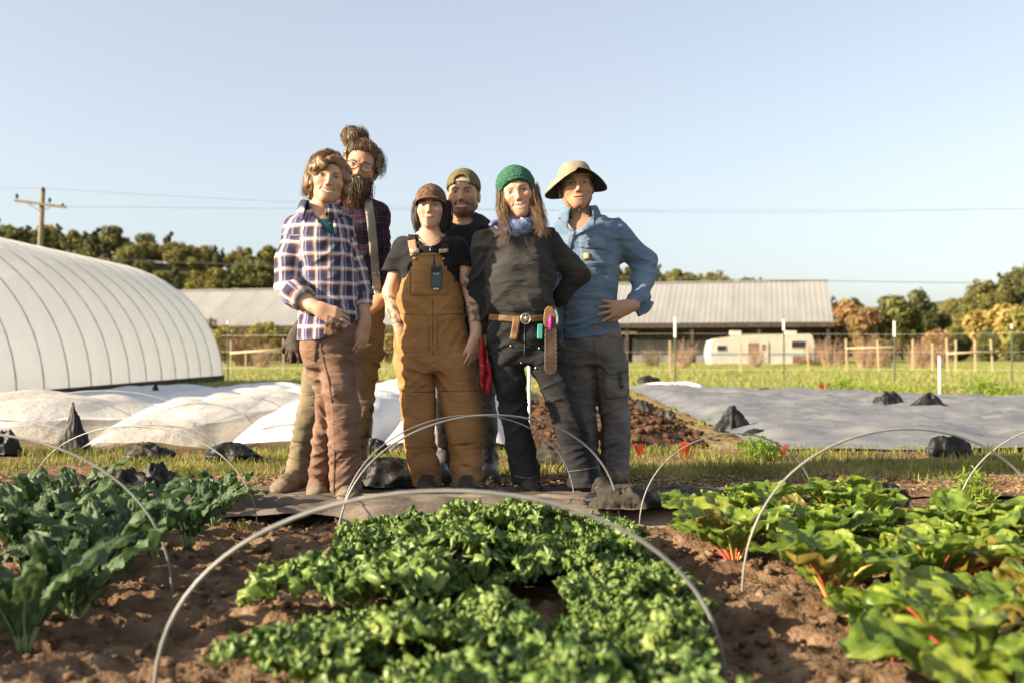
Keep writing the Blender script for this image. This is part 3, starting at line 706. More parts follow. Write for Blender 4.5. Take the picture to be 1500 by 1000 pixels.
def rail(pts, r, mat, lab, name='wooden_rail', cat='rail'):
    b = MB(); c = Vector(pts[0]); b.tube([Vector(p) - c for p in pts], r, 5); o = b.build(name, mat, smooth=True); o.location = c; return tag(o, lab, cat)
rail([P(1386, 518, 39.9), P(1455, 514, 39.9)], .045, M_stake, 'horizontal rail across the trellis stakes at the right')
rail([P(338, 517, 33.9), P(415, 511, 32.9)], .04, M_stake, 'wooden rail nailed between the stakes beside the greenhouse')
rail([P(1238, 510, 41.9), P(1310, 508, 40.5)], .035, M_stake, 'short rail between leaning stakes right of the barn')
for k, zz in enumerate((.35, .8, 1.25)):
    rail([(-8.2, 28, zz - .08), (4.1, 25, zz - .08), (10, 26, zz - .08), (12.4, 24, zz - .08), (20, 23, zz - .08)], .0028, M_galv, ('lowest', 'middle', 'top')[k] + ' strand of the thin wire fence across the meadow', 'fence_wire', 'wire')
# white pipe standing behind the black trousers
rail([(.105, 5.9, 0.0), (.10, 5.9, .86)], .011, M_white, 'thin white pipe standing upright behind the black trousers', 'standing_pipe', 'pipe')

# ---------------------------------------------------------------- utility pole and wires
M_pole = mat_noise('pole_timber', (.16, .13, .07), (.27, .22, .13), scale=2, stretch=(5, 5, .5), bump=.4, bscale=12)
UY = 48.0; pb = P(50, 500, UY); pt = P(63, 276, UY)
up = empty('utility_pole', (pb.x, UY, gz(UY)))
def ul(p): return Vector(p) - Vector((pb.x, UY, gz(UY)))
b = MB(); b.tube([(0, 0, -1), ul(pt)], [.17, .115], 10); b.build('pole', M_pole, up, True)
c0, c1 = ul(P(22, 294, UY - .2)), ul(P(97, 304, UY - .2)); dv = (c1 - c0).normalized()
b = MB(); b.tube([c0, c1], [.085, .085], 4); b.build('crossarm', M_pole, up)
for q, (u, v) in enumerate(((25, 291), (73, 297), (92, 305), (63, 281))):
    b = MB(); p = ul(P(u, v, UY - .2)); b.tube([p, p + Vector((0, 0, .12)), p + Vector((0, 0, .22))], [.05, .08, .045], 8); b.build('insulator', M_tyre, up, True)
for (ua, va, ub, vb) in ((42, 299, 59, 310), (76, 302, 60, 311)):
    b = MB(); b.tube([ul(P(ua, va, UY - .15)), ul(P(ub, vb, UY - .15))], .02, 5); b.build('brace', M_pole, up)
tag(up, 'wooden utility pole with a tilted crossarm above the greenhouse', 'utility pole')
M_wire = mat_noise('power_wire', (.10, .10, .10), (.16, .16, .16), scale=5, rough=.5)
def wire(pts, sag, r, lab):
    a, c = Vector(pts[0]), Vector(pts[1]); L = []
    for i in range(41):
        t = i / 40; p = a.lerp(c, t); p.z -= sag * 4 * t * (1 - t); L.append(p - a)
    b = MB(); b.tube(L, r, 4, cap=False); o = b.build('power_wire', M_wire, smooth=True); o.location = a; tag(o, lab, 'wire', 'overhead wires')
wire((P(-200, 268, UY), P(63, 276, UY)), .1, .008, 'thin overhead wire leaving the pole top to the left')
wire((P(63, 276, UY), P(1700, 296, 60)), .9, .007, 'thin overhead wire from the pole top across the sky')
wire((P(92, 303, UY), P(1700, 305, 60)), .15, .008, 'thin overhead wire from the crossarm across the sky')
wire((P(-100, 368, 70), P(1700, 416, 80)), .55, .028, 'thick dark cable crossing in front of the hillside and barn ridge')

# ---------------------------------------------------------------- orange flags, weeds
M_orange = mat_noise('orange_plastic', (.62, .10, .03), (.78, .17, .05), scale=9, rough=.5, transl=.3)
def flag(u, v, hpx, wpx, lab, seed):
    g = G(u, v); s = FPX / g.y; h = hpx / s; w = wpx / s; rg = random.Random(seed); b = MB()
    for k in range(9):
        a = rg.uniform(-.8, .8); q = rg.uniform(.6, 1) * h; x = rg.uniform(-.2, .2) * w
        p0 = Vector((x, rg.uniform(-.02, .02), 0)); p1 = Vector((x + math.sin(a) * q * .6, rg.uniform(-.03, .03), q * .95)); e = Vector((.12 * w + .004, .004, 0))
        b.add([p0 - e * .5, p0 + e * .5, p1 + e, p1 - e], [(0, 1, 2, 3)])
    o = b.build('marker_whisker', M_orange); o.location = (g.x, g.y, .02 if g.y < 7 else -.02); tag(o, lab, 'marker')
flag(936, 672, 20, 12, 'orange marker whiskers beside the grey trouser leg', 1); flag(1002, 672, 22, 24, 'orange marker whiskers on the grass edge of the compost', 2)
flag(1147, 672, 20, 5, 'small red marker strip at the corner of the grey sheet', 3); flag(1205, 577, 20, 9, 'orange marker beyond the grey sheet', 4)
def weed_clump(u, v, wpx, hpx, n, mat, lab, seed, z=0.0):
    g = G(u, v, z); s = FPX / g.y; w = wpx / s; h = hpx / s; rg = np.random.default_rng(seed)
    d = rg.normal(size=(n, 3)); d /= np.linalg.norm(d, axis=1)[:, None]; d[:, 2] = np.abs(d[:, 2])
    p = d * rg.uniform(.35, 1, n)[:, None] * np.array([w / 2, w / 2, h]); q = h * .10
    a = rg.normal(size=(n, 3)) * q; a[:, 2] = np.abs(a[:, 2]) * 1.3; b_ = rg.normal(size=(n, 3)) * q * .45
    V = np.stack([p - b_, p + a * .5 - b_ * .2, p + a, p + a * .5 + b_], 1).reshape(-1, 3); V[:, 2] = np.clip(V[:, 2], 0, None)
    e = empty('weed_clump', (g.x, g.y, z)); mesh_obj('foliage', V, np.arange(4 * n).reshape(n, 4), mat, e)
    b = MB()
    for k in range(7):
        b.tube([(0, 0, -.02), tuple(p[k] * .9)], [.004, .002], 4)
    b.build('stem', M_twig, e); return tag(e, lab, 'plant')
weed_clump(1112, 676, 66, 38, 1100, M_weed, 'bright yellow green weed clump at the corner of the grey sheet', 1)
weed_clump(1236, 572, 44, 22, 500, M_weed, 'tall green weed clump left of the white stake', 2, -.03)
weed_clump(1440, 578, 60, 27, 700, M_weed, 'bushy green weed clump right of the white stake', 3, -.03)
weed_clump(1478, 580, 40, 20, 400, M_weed, 'smaller green weed clump by the right fence post', 4, -.03)
weed_clump(1285, 578, 74, 14, 500, M_weed, 'low spreading green weeds beyond the grey sheet', 5, -.03)
weed_clump(1262, 745, 60, 46, 420, M_weed, 'leafy weed sprouting behind the chard bed', 6)
weed_clump(1425, 735, 70, 50, 520, M_weed, 'tall leafy weed behind the rightmost chard plant', 7)
weed_clump(1135, 742, 46, 18, 380, M_grass, 'low grassy tuft behind the chard bed', 8)
weed_clump(345, 668, 22, 22, 200, M_weed, 'small yellow green weed in front of the black bundle by the cover', 9)
weed_clump(355, 775, 36, 16, 200, M_grass, 'small grassy weed on the soil path at left', 10)
weed_clump(522, 782, 26, 30, 60, M_grass, 'thin grassy weed beside the curly kale', 11)

# ================================================================ VEGETABLE BEDS
def mat_leaf(name, c1, c2, c3, scale, rough, transl, vein=None, rand=.15, bump=.4, bscale=60):
    m = mat_noise(name, c1, c2, c3=c3, scale=scale, rough=rough, spec=.4, transl=transl, rand=rand, bump=bump, bscale=bscale, bdist=.004, detail=4)
    return m
M_kale = mat_leaf('curly_kale_leaf', (.06, .12, .026), (.31, .39, .11), (.15, .23, .052), 22, .38, .27)
M_dino = mat_leaf('dark_kale_leaf', (.035, .075, .028), (.15, .20, .095), (.07, .125, .045), 10, .5, .25, bump=1.0, bscale=110)
M_chard = mat_leaf('chard_leaf', (.075, .145, .014), (.27, .33, .06), (.15, .22, .028), 12, .3, .35, rand=.2, bump=.9, bscale=55)
M_bronze = mat_leaf('bronze_chard_leaf', (.14, .10, .02), (.26, .24, .05), (.20, .16, .03), 10, .3, .3, rand=.2, bump=.9, bscale=55)
M_kstem = mat_noise('pale_kale_stem', (.22, .30, .10), (.34, .42, .18), scale=10, rough=.5)
M_rstem = mat_noise('red_chard_stem', (.50, .05, .05), (.62, .16, .08), scale=10, rough=.35)
M_ystem = mat_noise('yellow_chard_stem', (.55, .38, .08), (.62, .48, .18), scale=10, rough=.35)
def leaf_mesh(name, L, Wd, stem, mats, seed, nl=16, nw=11, ruff=0.0, rfreq=9, droop=.5, cup=.25, wshape=(.35, .62), crinkle=0.0):
    """leaf along +X then rising in Z; base at origin; blade + midrib stem as one mesh with two slots"""
    rg = np.random.default_rng(seed); V = []; ph = rg.uniform(0, 6.28, 6)
    T = np.linspace(0, 1, nl); S = np.linspace(-1, 1, nw)
    t, s = np.meshgrid(T, S, indexing='ij')
    w = Wd * .5 * np.clip(t, 0.02, 1) ** wshape[0] * np.clip(1 - t ** 2.6, 0, 1) ** wshape[1] * 1.15 + .002
    w = w * (1 + .05 * vnoise(t * 5, s * 0 + seed, s * 0, seed))
    # arc in the x-z plane
    ang = 1.25 - droop * t * 1.9
    dx = np.cos(ang[:, 0]); dz = np.sin(ang[:, 0]); st = L / (nl - 1)
    x = np.cumsum(dx) * st; z = np.cumsum(dz) * st
    nx_, nz_ = -np.sin(ang), np.cos(ang)
    off = cup * np.abs(s) ** 1.5 * w
    if ruff:
        r = np.abs(s) ** 1.6
        off = off + ruff * r * (np.sin(rfreq * t * 6.28 * .5 + ph[0] + 3 * s) + .7 * np.sin(rfreq * 1.7 * t * 6.28 * .5 + ph[1] - 5 * s) + .9 * vnoise(t * rfreq * 2.2, s * 3.5, s * 0, seed + 5))
        w = w * (1 + (.25 if ruff > .015 else .05) * r * vnoise(t * rfreq * 2, s * 3, s * 0, seed + 7))
    if crinkle: off = off + crinkle * (vnoise(t * 9, s * 4, s * 0, seed + 2) * (np.abs(s) > .05) + .5 * vnoise(t * 18, s * 8, s * 0, seed + 3))
    X = x[:, None] + nx_ * off + stem * .32; Y = s * w; Z = z[:, None] + nz_ * off + stem * .95
    B = np.stack([X, Y, Z], -1).reshape(-1, 3)
    i = np.arange(nl * nw).reshape(nl, nw)
    F = [tuple(int(k) for k in q) for q in np.stack([i[:-1, :-1], i[:-1, 1:], i[1:, 1:], i[1:, :-1]], -1).reshape(-1, 4)]
    mb = MB(); mb.add(B, F, 0)
    n = int(nl * .7); pts = [(0, 0, 0), (stem * .18, 0, stem * .5)] + [(x[k] + stem * .32 + .002, 0, z[k] + stem * .95 - .0025) for k in range(0, n, 3)]
    rr = np.linspace(.006, .0018, len(pts)) * (Wd / .12) ** .5
    mb.tube(pts, list(rr), 5, 1)
    o = mb.build(name, None, None, True, mats=mats); m = o.data; bpy.data.objects.remove(o); return m
def kale_leaf(seed, L, Wd, stem):
    "curly leaf: arched blade crumpled ever more tightly towards its margin"
    nl, nw = 70, 51; t, q = np.meshgrid(np.linspace(0, 1, nl), np.linspace(-1, 1, nw), indexing='ij')
    a0, dr = 1.38, 1.55; a = a0 - dr * t
    x = L * (math.sin(a0) - np.sin(a)) / dr; z = L * (np.cos(a) - math.cos(a0)) / dr
    lobes = 1 + .22 * vnoise(t * 7, np.sign(q) * 3, t * 0, seed + 9)
    w = Wd * .5 * np.clip(np.sin(np.pi * np.clip(.10 + .84 * t, 0, 1)), .05, 1) ** .55 * lobes
    up = .35 * np.abs(q) ** 1.5 * w * (1 if seed % 2 else .4)
    X = x - np.sin(a) * up + stem * .32; Y = q * w; Z = z + np.cos(a) * up + stem * .95
    e = np.clip(np.maximum(np.abs(q), ((t - .55) / .45).clip(0, 1)), 0, 1); am = .003 + .0135 * ss(.1, .85, e) * np.clip(t * 6, .1, 1)
    f1, f2 = 66.0, 140.0; D = []
    for k in range(3):
        n1 = vnoise(q * w * f1 * 1.5 + 31 * k, t * L * f1 * 1.5, t * 0 + k * 7.7, seed * 3 + k); n2 = vnoise(q * w * f2 * 1.5, t * L * f2 * 1.5 + 17 * k, t * 0, seed * 5 + k + 40)
        D.append(am * (1.5 * n1 + .75 * n2))
    V = np.stack([X + D[0], Y + D[1], Z + D[2] * 1.25], -1).reshape(-1, 3)
    g = np.arange(nl * nw).reshape(nl, nw); F = [tuple(int(v) for v in r) for r in np.stack([g[:-1, :-1], g[:-1, 1:], g[1:, 1:], g[1:, :-1]], -1).reshape(-1, 4)]
    mb = MB(); mb.add(V, F, 0); c = nw // 2
    mb.tube([(0, 0, 0), (stem * .18, 0, stem * .5)] + [(float(X[k, c]), 0, float(Z[k, c]) - .003) for k in (0, 16, 32, 48)], [.006, .006, .005, .004, .003, .002], 5, 1)
    o = mb.build('leaf', None, None, True, mats=[M_kale, M_kstem]); m = o.data; bpy.data.objects.remove(o); return m
K_L = [kale_leaf(k, .15 + .014 * k, .15, .06) for k in range(6)]
D_L = [leaf_mesh('leaf', .25 + .025 * k, .086, .05, [M_dino, M_kstem], 20 + k, 26, 13, .007, 8, .34 + .13 * k, -.25, (.40, .45), .011) for k in range(4)]
C_L = [leaf_mesh('leaf', .17 + .015 * k, .15, .07, [M_chard, (M_rstem, M_ystem)[k % 2]], 40 + k, 22, 17, .008, 4, .28 + .12 * k, .22, (.32, .45), .009) for k in range(4)]
B_L = [leaf_mesh('leaf', .17, .14, .07, [M_bronze, M_rstem], 50 + k, 22, 17, .008, 4, .45, .22, (.32, .45), .009) for k in range(2)]
rp = random.Random(3)
def plant(name, loc, n, leaves, sc, lab, group, spread=1.0, tilt=(.0, .9), jit=.25):
    e = empty(name, loc, rp.uniform(0, 6.28))
    for k in range(n):
        o = bpy.data.objects.new('leaf', rp.choice(leaves)); q = k / max(1, n - 1)
        s = sc * (1.05 - .45 * q) * rp.uniform(.85, 1.12) if n > 5 else sc * rp.uniform(.85, 1.1)
        tl_ = tilt[1] + (tilt[0] - tilt[1]) * q + rp.uniform(-jit, jit) * .5
        M = Matrix.Rotation(k * 2.4 + rp.uniform(-.3, .3), 4, 'Z') @ Matrix.Translation((.012, 0, 0)) @ Matrix.Rotation(tl_, 4, 'Y') @ Matrix.Rotation(rp.uniform(-jit, jit), 4, 'X') @ Matrix.Diagonal((s, s, s, 1))
        link(o, e); o.matrix_local = M
    return tag(e, lab, name.replace('_plant', '').replace('_', ' '), group)
def pz(x, y): return soil_h(x, y) - .006
# curly kale: three rows
ORD = ['nearest', 'second', 'third', 'fourth', 'fifth', 'sixth', 'seventh', 'eighth', 'ninth', 'tenth', 'eleventh', 'twelfth', 'thirteenth', 'fourteenth', 'fifteenth', 'sixteenth']
for ri, (x0, lab) in enumerate(((-.38, 'left'), (-.07, 'middle'), (.25, 'right'))):
    y = 1.0 + .08 * ri; ki = 0
    while y < 4.02:
        gap = (ri == 1 and 2.35 < y < 2.75) or (ri == 0 and y > 3.55 and False)
        if not gap:
            x = x0 + rp.uniform(-.05, .05) 
            if ri == 0 and y > 3.3: x -= .02
            if ri == 0 and y < 1.95: x += .15
            plant('curly_kale_plant', (x, y, pz(x, y)), 12, K_L, rp.uniform(.86, 1.42) * (.92 if y > 3.6 else 1), 'bright green curly kale, %s from the camera in the %s row of the centre bed' % (ORD[ki], lab), 'curly kale plants in the centre bed', tilt=(-.25, .55)); ki += 1
        y += rp.uniform(.26, .33)
# dark kale bed
for ri, x0 in enumerate((-1.26, -1.55, -1.86)):
    y = (2.5, 2.3, 1.95)[ri]; ki = 0
    while y < 4.45:
        x = x0 + rp.uniform(-.06, .06)
        plant('dark_kale_plant', (x, y, pz(x, y)), 10, D_L, rp.uniform(.98, 1.2) * (1.0 if y < 3.7 else .85), 'dark blue green kale with long leaves, %s from the camera in the %s row' % (ORD[ki], ('path side', 'middle', 'outer')[ri]), 'dark kale plants in the left bed', tilt=(-.4, .1)); ki += 1
        y += rp.uniform(.28, .35)
# chard bed
for ri, x0 in enumerate((.95, 1.23, 1.51, 1.79)):
    y = 1.35 + .14 * ri; ki = 0
    while y < 4.35:
        x = x0 + rp.uniform(-.06, .06) - (.13 if y > 3.3 else 0)
        if not (1.4 < x < 1.62 and y > 3.85):
            plant('chard_plant', (x, y, pz(x, y)), 11, C_L + C_L + C_L + B_L, rp.uniform(.95, 1.2), 'glossy chard, %s from the camera in the row %s' % (ORD[ki], ('beside the kale path', 'second from the kale path', 'third from the kale path', 'farthest from the kale')[ri]), 'chard plants in the right bed', tilt=(-.3, .5)); ki += 1
        y += rp.uniform(.26, .34)
x, y = G(1470, 805)[:2]
plant('chard_plant', (x, y, pz(x, y)), 8, C_L, 1.0, 'chard standing alone at the right edge with bright red stems', None, tilt=(-.3, .4))
x, y = G(1545, 830)[:2]
plant('chard_plant', (x, y, pz(x, y)), 8, C_L, 1.0, 'chard cut off by the right photo edge', None, tilt=(-.3, .4))
# ---------------------------------------------------------------- wire hoops over the beds
def hoop(a, c, h, r, lab, flat=.78):
    a = Vector(a); c = Vector(c); m = (a + c) / 2; w = (c - a) / 2; L = []
    for i in range(41):
        th = math.pi * i / 40
        L.append(m - w * math.cos(th) + Vector((0, 0, h * math.sin(th) ** flat - .06 * (1 - math.sin(th)))) - a)
    b = MB(); b.tube(L, r, 8); o = b.build('bed_hoop', M_hoop2, smooth=True); o.location = a; return tag(o, lab, 'hoop', 'hoops over the beds')
M_hoop2 = mat_noise('grey_hoop', (.19, .185, .175), (.28, .27, .255), scale=14, rough=.4, spec=.4)
hoop((-.775, 2.16, 0), (.475, 2.22, 0), .415, .0048, 'nearest hoop arching over the curly kale, out of focus')
hoop((-.66, 3.76, 0), (.462, 4.28, 0), .465, .0042, 'hoop over the far kale in front of the overalls, upper one')
hoop((-.70, 4.06, 0), (.30, 4.75, 0), .44, .0032, 'thinner hoop just behind, crossing the overalls lower')
hoop((-1.02, 3.0, 0), (-2.3, 3.05, 0), .475, .0038, 'hoop at the left edge over the dark kale')
hoop((-1.05, 4.12, 0), (-2.2, 4.5, 0), .40, .003, 'far hoop over the dark kale ending on the dusty fabric')
hoop((.70, 3.04, 0), (1.80, 3.3, 0), .475, .0038, 'large hoop over the chard reaching to the right edge')
hoop((.535, 4.2, 0), (1.40, 4.6, 0), .36, .003, 'smaller far hoop over the front of the chard bed')
hoop((1.79, 4.04, 0), (2.9, 4.1, 0), .44, .0036, 'hoop at the right edge over the lone chard')

# ================================================================ PEOPLE: implicit-surface toolkit
def axis(segs):
    "segs: [(lo, hi, step), ...] contiguous -> rectilinear axis"
    out = []
    for lo, hi, h in segs:
        n = max(1, int(round((hi - lo) / h))); out += list(np.linspace(lo, hi, n, endpoint=False))
    out.append(segs[-1][1]); return np.array(out, dtype=np.float32)
class Field:
    def __init__(s, ax, ay, az):
        s.a = [np.asarray(q, dtype=np.float32) for q in (ax, ay, az)]
        s.F = np.full([len(q) for q in s.a], 1.0, dtype=np.float32)
    @staticmethod
    def box(lo, hi, h): return Field(*[np.arange(lo[k], hi[k] + h, h) for k in range(3)])
    def sl(s, lo, hi):
        S = []
        for k in range(3):
            i = np.searchsorted(s.a[k], lo[k]); j = np.searchsorted(s.a[k], hi[k]); S.append(slice(max(0, i - 1), min(len(s.a[k]), j + 1)))
        return tuple(S)
    def pts(s, S): return s.a[0][S[0]][:, None, None], s.a[1][S[1]][None, :, None], s.a[2][S[2]][None, None, :]
    def comb(s, lo, hi, fn, k, mode='u'):
        m = k + .02; S = s.sl([q - m for q in lo], [q + m for q in hi])
        if any(q.start >= q.stop for q in S): return
        d = fn(*s.pts(S)).astype(np.float32); A = s.F[S]
        if mode == 'u':
            h = np.clip(k - np.abs(A - d), 0, None); s.F[S] = np.minimum(A, d) - h * h / (4 * k)
        else:
            h = np.clip(k - np.abs(A + d), 0, None); s.F[S] = np.maximum(A, -d) + h * h / (4 * k)
    def cone(s, a, b, ra, rb, k=.02, mode='u', sy=1.0):
        a = np.array(a, dtype=np.float32); b = np.array(b, dtype=np.float32); ab = b - a; L = float(ab @ ab) + 1e-9; r = max(ra, rb) * max(1, sy)
        def fn(X, Y, Z):
            t = np.clip(((X - a[0]) * ab[0] + (Y - a[1]) * ab[1] + (Z - a[2]) * ab[2]) / L, 0, 1)
            return np.sqrt((X - a[0] - t * ab[0]) ** 2 + ((Y - a[1] - t * ab[1]) / sy) ** 2 + (Z - a[2] - t * ab[2]) ** 2) - (ra + (rb - ra) * t)
        s.comb(np.minimum(a, b) - r, np.maximum(a, b) + r, fn, k, mode)
    def chain(s, pts, rr, k=.02, sy=1.0):
        for i in range(len(pts) - 1): s.cone(pts[i], pts[i + 1], rr[i], rr[i + 1], k, sy=sy)
    def ell(s, c, r, k=.02, mode='u', M=None):
        c = np.array(c, dtype=np.float32); R_ = max(r)
        def fn(X, Y, Z):
            x, y, z = X - c[0], Y - c[1], Z - c[2]
            if M is not None: x, y, z = [M[0][i] * x + M[1][i] * y + M[2][i] * z for i in range(3)]
            q = np.sqrt((x / r[0]) ** 2 + (y / r[1]) ** 2 + (z / r[2]) ** 2)
            return (q - 1) * min(r) if max(r) < 1.6 * min(r) else q * (q - 1) / (np.sqrt((x / r[0] ** 2) ** 2 + (y / r[1] ** 2) ** 2 + (z / r[2] ** 2) ** 2) + 1e-6)
        s.comb(c - R_, c + R_, fn, k, mode)
    def loft(s, rows, k=.03, n=2.3, cap=.02, mode='u'):
        "rows: (z, cx, cy, a, b) any order"
        q = np.array(sorted(rows), dtype=np.float32); z0, z1 = q[0, 0], q[-1, 0]
        def fn(X, Y, Z):
            zz = Z[0, 0]; cx, cy, a, b = [np.interp(zz, q[:, 0], q[:, i])[None, None, :] for i in (1, 2, 3, 4)]
            e = ((np.abs(X - cx) / a) ** n + (np.abs(Y - cy) / b) ** n) ** (1 / n)
            d = (e - 1) * np.minimum(a, b); c = np.maximum(z0 + cap - Z, Z - z1 + cap)
            return np.where((d > -cap) & (c > 0), np.sqrt(np.clip(d + cap, 0, None) ** 2 + np.clip(c, 0, None) ** 2) - cap, np.maximum(d, c - cap))
        r = q[:, 3].max(); b = q[:, 4].max()
        s.comb((q[:, 1].min() - r, q[:, 2].min() - b, z0), (q[:, 1].max() + r, q[:, 2].max() + b, z1), fn, k, mode)
    def clip(s, fn): s.F = np.maximum(s.F, fn(*s.pts((slice(None),) * 3)).astype(np.float32))
    def disp(s, fn, band=.05):
        I = np.nonzero(np.abs(s.F) < band)
        s.F[I] += fn(s.a[0][I[0]], s.a[1][I[1]], s.a[2][I[2]]).astype(np.float32)
    def sample(s, p):
        "trilinear at world points p (n,3)"
        I = []; T = []
        for k in range(3):
            i = np.clip(np.searchsorted(s.a[k], p[:, k]) - 1, 0, len(s.a[k]) - 2); I.append(i); T.append(np.clip((p[:, k] - s.a[k][i]) / (s.a[k][i + 1] - s.a[k][i]), 0, 1))
        r = 0
        for dx in (0, 1):
            for dy in (0, 1):
                for dz in (0, 1):
                    r = r + s.F[I[0] + dx, I[1] + dy, I[2] + dz] * (T[0] if dx else 1 - T[0]) * (T[1] if dy else 1 - T[1]) * (T[2] if dz else 1 - T[2])
        return r
    def nets(s):
        F = s.F; F[0] = F[-1] = .5; F[:, 0] = F[:, -1] = .5; F[:, :, 0] = F[:, :, -1] = .5
        ins = F < 0; c = ins.astype(np.int8); n = np.zeros([q - 1 for q in F.shape], dtype=np.int8)
        cor = [(i, j, k) for i in (0, 1) for j in (0, 1) for k in (0, 1)]
        for i, j, k in cor: n += c[i:i + n.shape[0], j:j + n.shape[1], k:k + n.shape[2]]
        C = np.argwhere((n > 0) & (n < 8)); idx = np.full(n.shape, -1, dtype=np.int32); idx[tuple(C.T)] = np.arange(len(C))
        val = np.stack([F[C[:, 0] + i, C[:, 1] + j, C[:, 2] + k] for i, j, k in cor], 1)
        pos = np.zeros((len(C), 3)); cnt = np.zeros(len(C)); cc = np.array(cor, dtype=float)
        for a in range(8):
            for b in range(a + 1, 8):
                if np.abs(cc[a] - cc[b]).sum() != 1: continue
                m = (val[:, a] < 0) != (val[:, b] < 0); t = val[m, a] / (val[m, a] - val[m, b])
                pos[m] += cc[a] + t[:, None] * (cc[b] - cc[a]); cnt[m] += 1
        pos /= cnt[:, None]
        V = np.stack([s.a[k][C[:, k]] + pos[:, k] * (s.a[k][C[:, k] + 1] - s.a[k][C[:, k]]) for k in range(3)], 1)
        Q = []
        for ax in range(3):
            A = ins.take(range(ins.shape[ax] - 1), ax); B = ins.take(range(1, ins.shape[ax]), ax)
            E = np.argwhere(A != B); u, v = [(1, 2), (2, 0), (0, 1)][ax]
            E = E[(E[:, u] > 0) & (E[:, v] > 0)]
            def g(du, dv):
                e = E.copy(); e[:, u] -= du; e[:, v] -= dv; return idx[e[:, 0], e[:, 1], e[:, 2]]
            q = np.stack([g(1, 1), g(0, 1), g(0, 0), g(1, 0)], 1); fl = ~A[tuple(E.T)]
            q[fl] = q[fl][:, ::-1]; Q.append(q)
        return V.astype(np.float32), np.concatenate(Q)
def put_attr(o, name, arr, typ='FLOAT_COLOR'):
    at = o.data.attributes.new(name, typ, 'POINT')
    if typ == 'FLOAT_COLOR':
        arr = np.column_stack([arr, np.ones(len(arr))]); at.data.foreach_set('color', arr.astype(np.float32).ravel())
    else: at.data.foreach_set('vector', arr.astype(np.float32).ravel())
def cloth_folds(seed, amp, fx=7, fz=16, tilt=.5):
    def fn(x, y, z):
        w = vnoise(x * 5, y * 5, z * 5, seed); c1, s1 = math.cos(.55), math.sin(.55)
        m = vnoise(x * 6 + 9, y * 6, z * 5, seed + 5); r = 0
        for k, (cc, sn, wt) in enumerate(((c1, s1 * np.sign(tilt), .5 + .5 * m), (c1, -s1 * np.sign(tilt), .5 - .5 * m), (1.0, 0.0, .35))):
            p = x * cc + z * sn; q = -x * sn + z * cc
            a = vnoise(p * fx * .55 + w * .6, y * fx * .55, q * fz * 1.7 + w * 1.5, seed + 11 * k + 1)
            r = r + wt * np.clip(1 - np.abs(a) * 2.6, -.4, 1)
        b = vnoise(x * 3.5, y * 3.5, z * 4, seed + 8)
        return -amp * (1.5 * r + .5 * b - .8)
    return fn
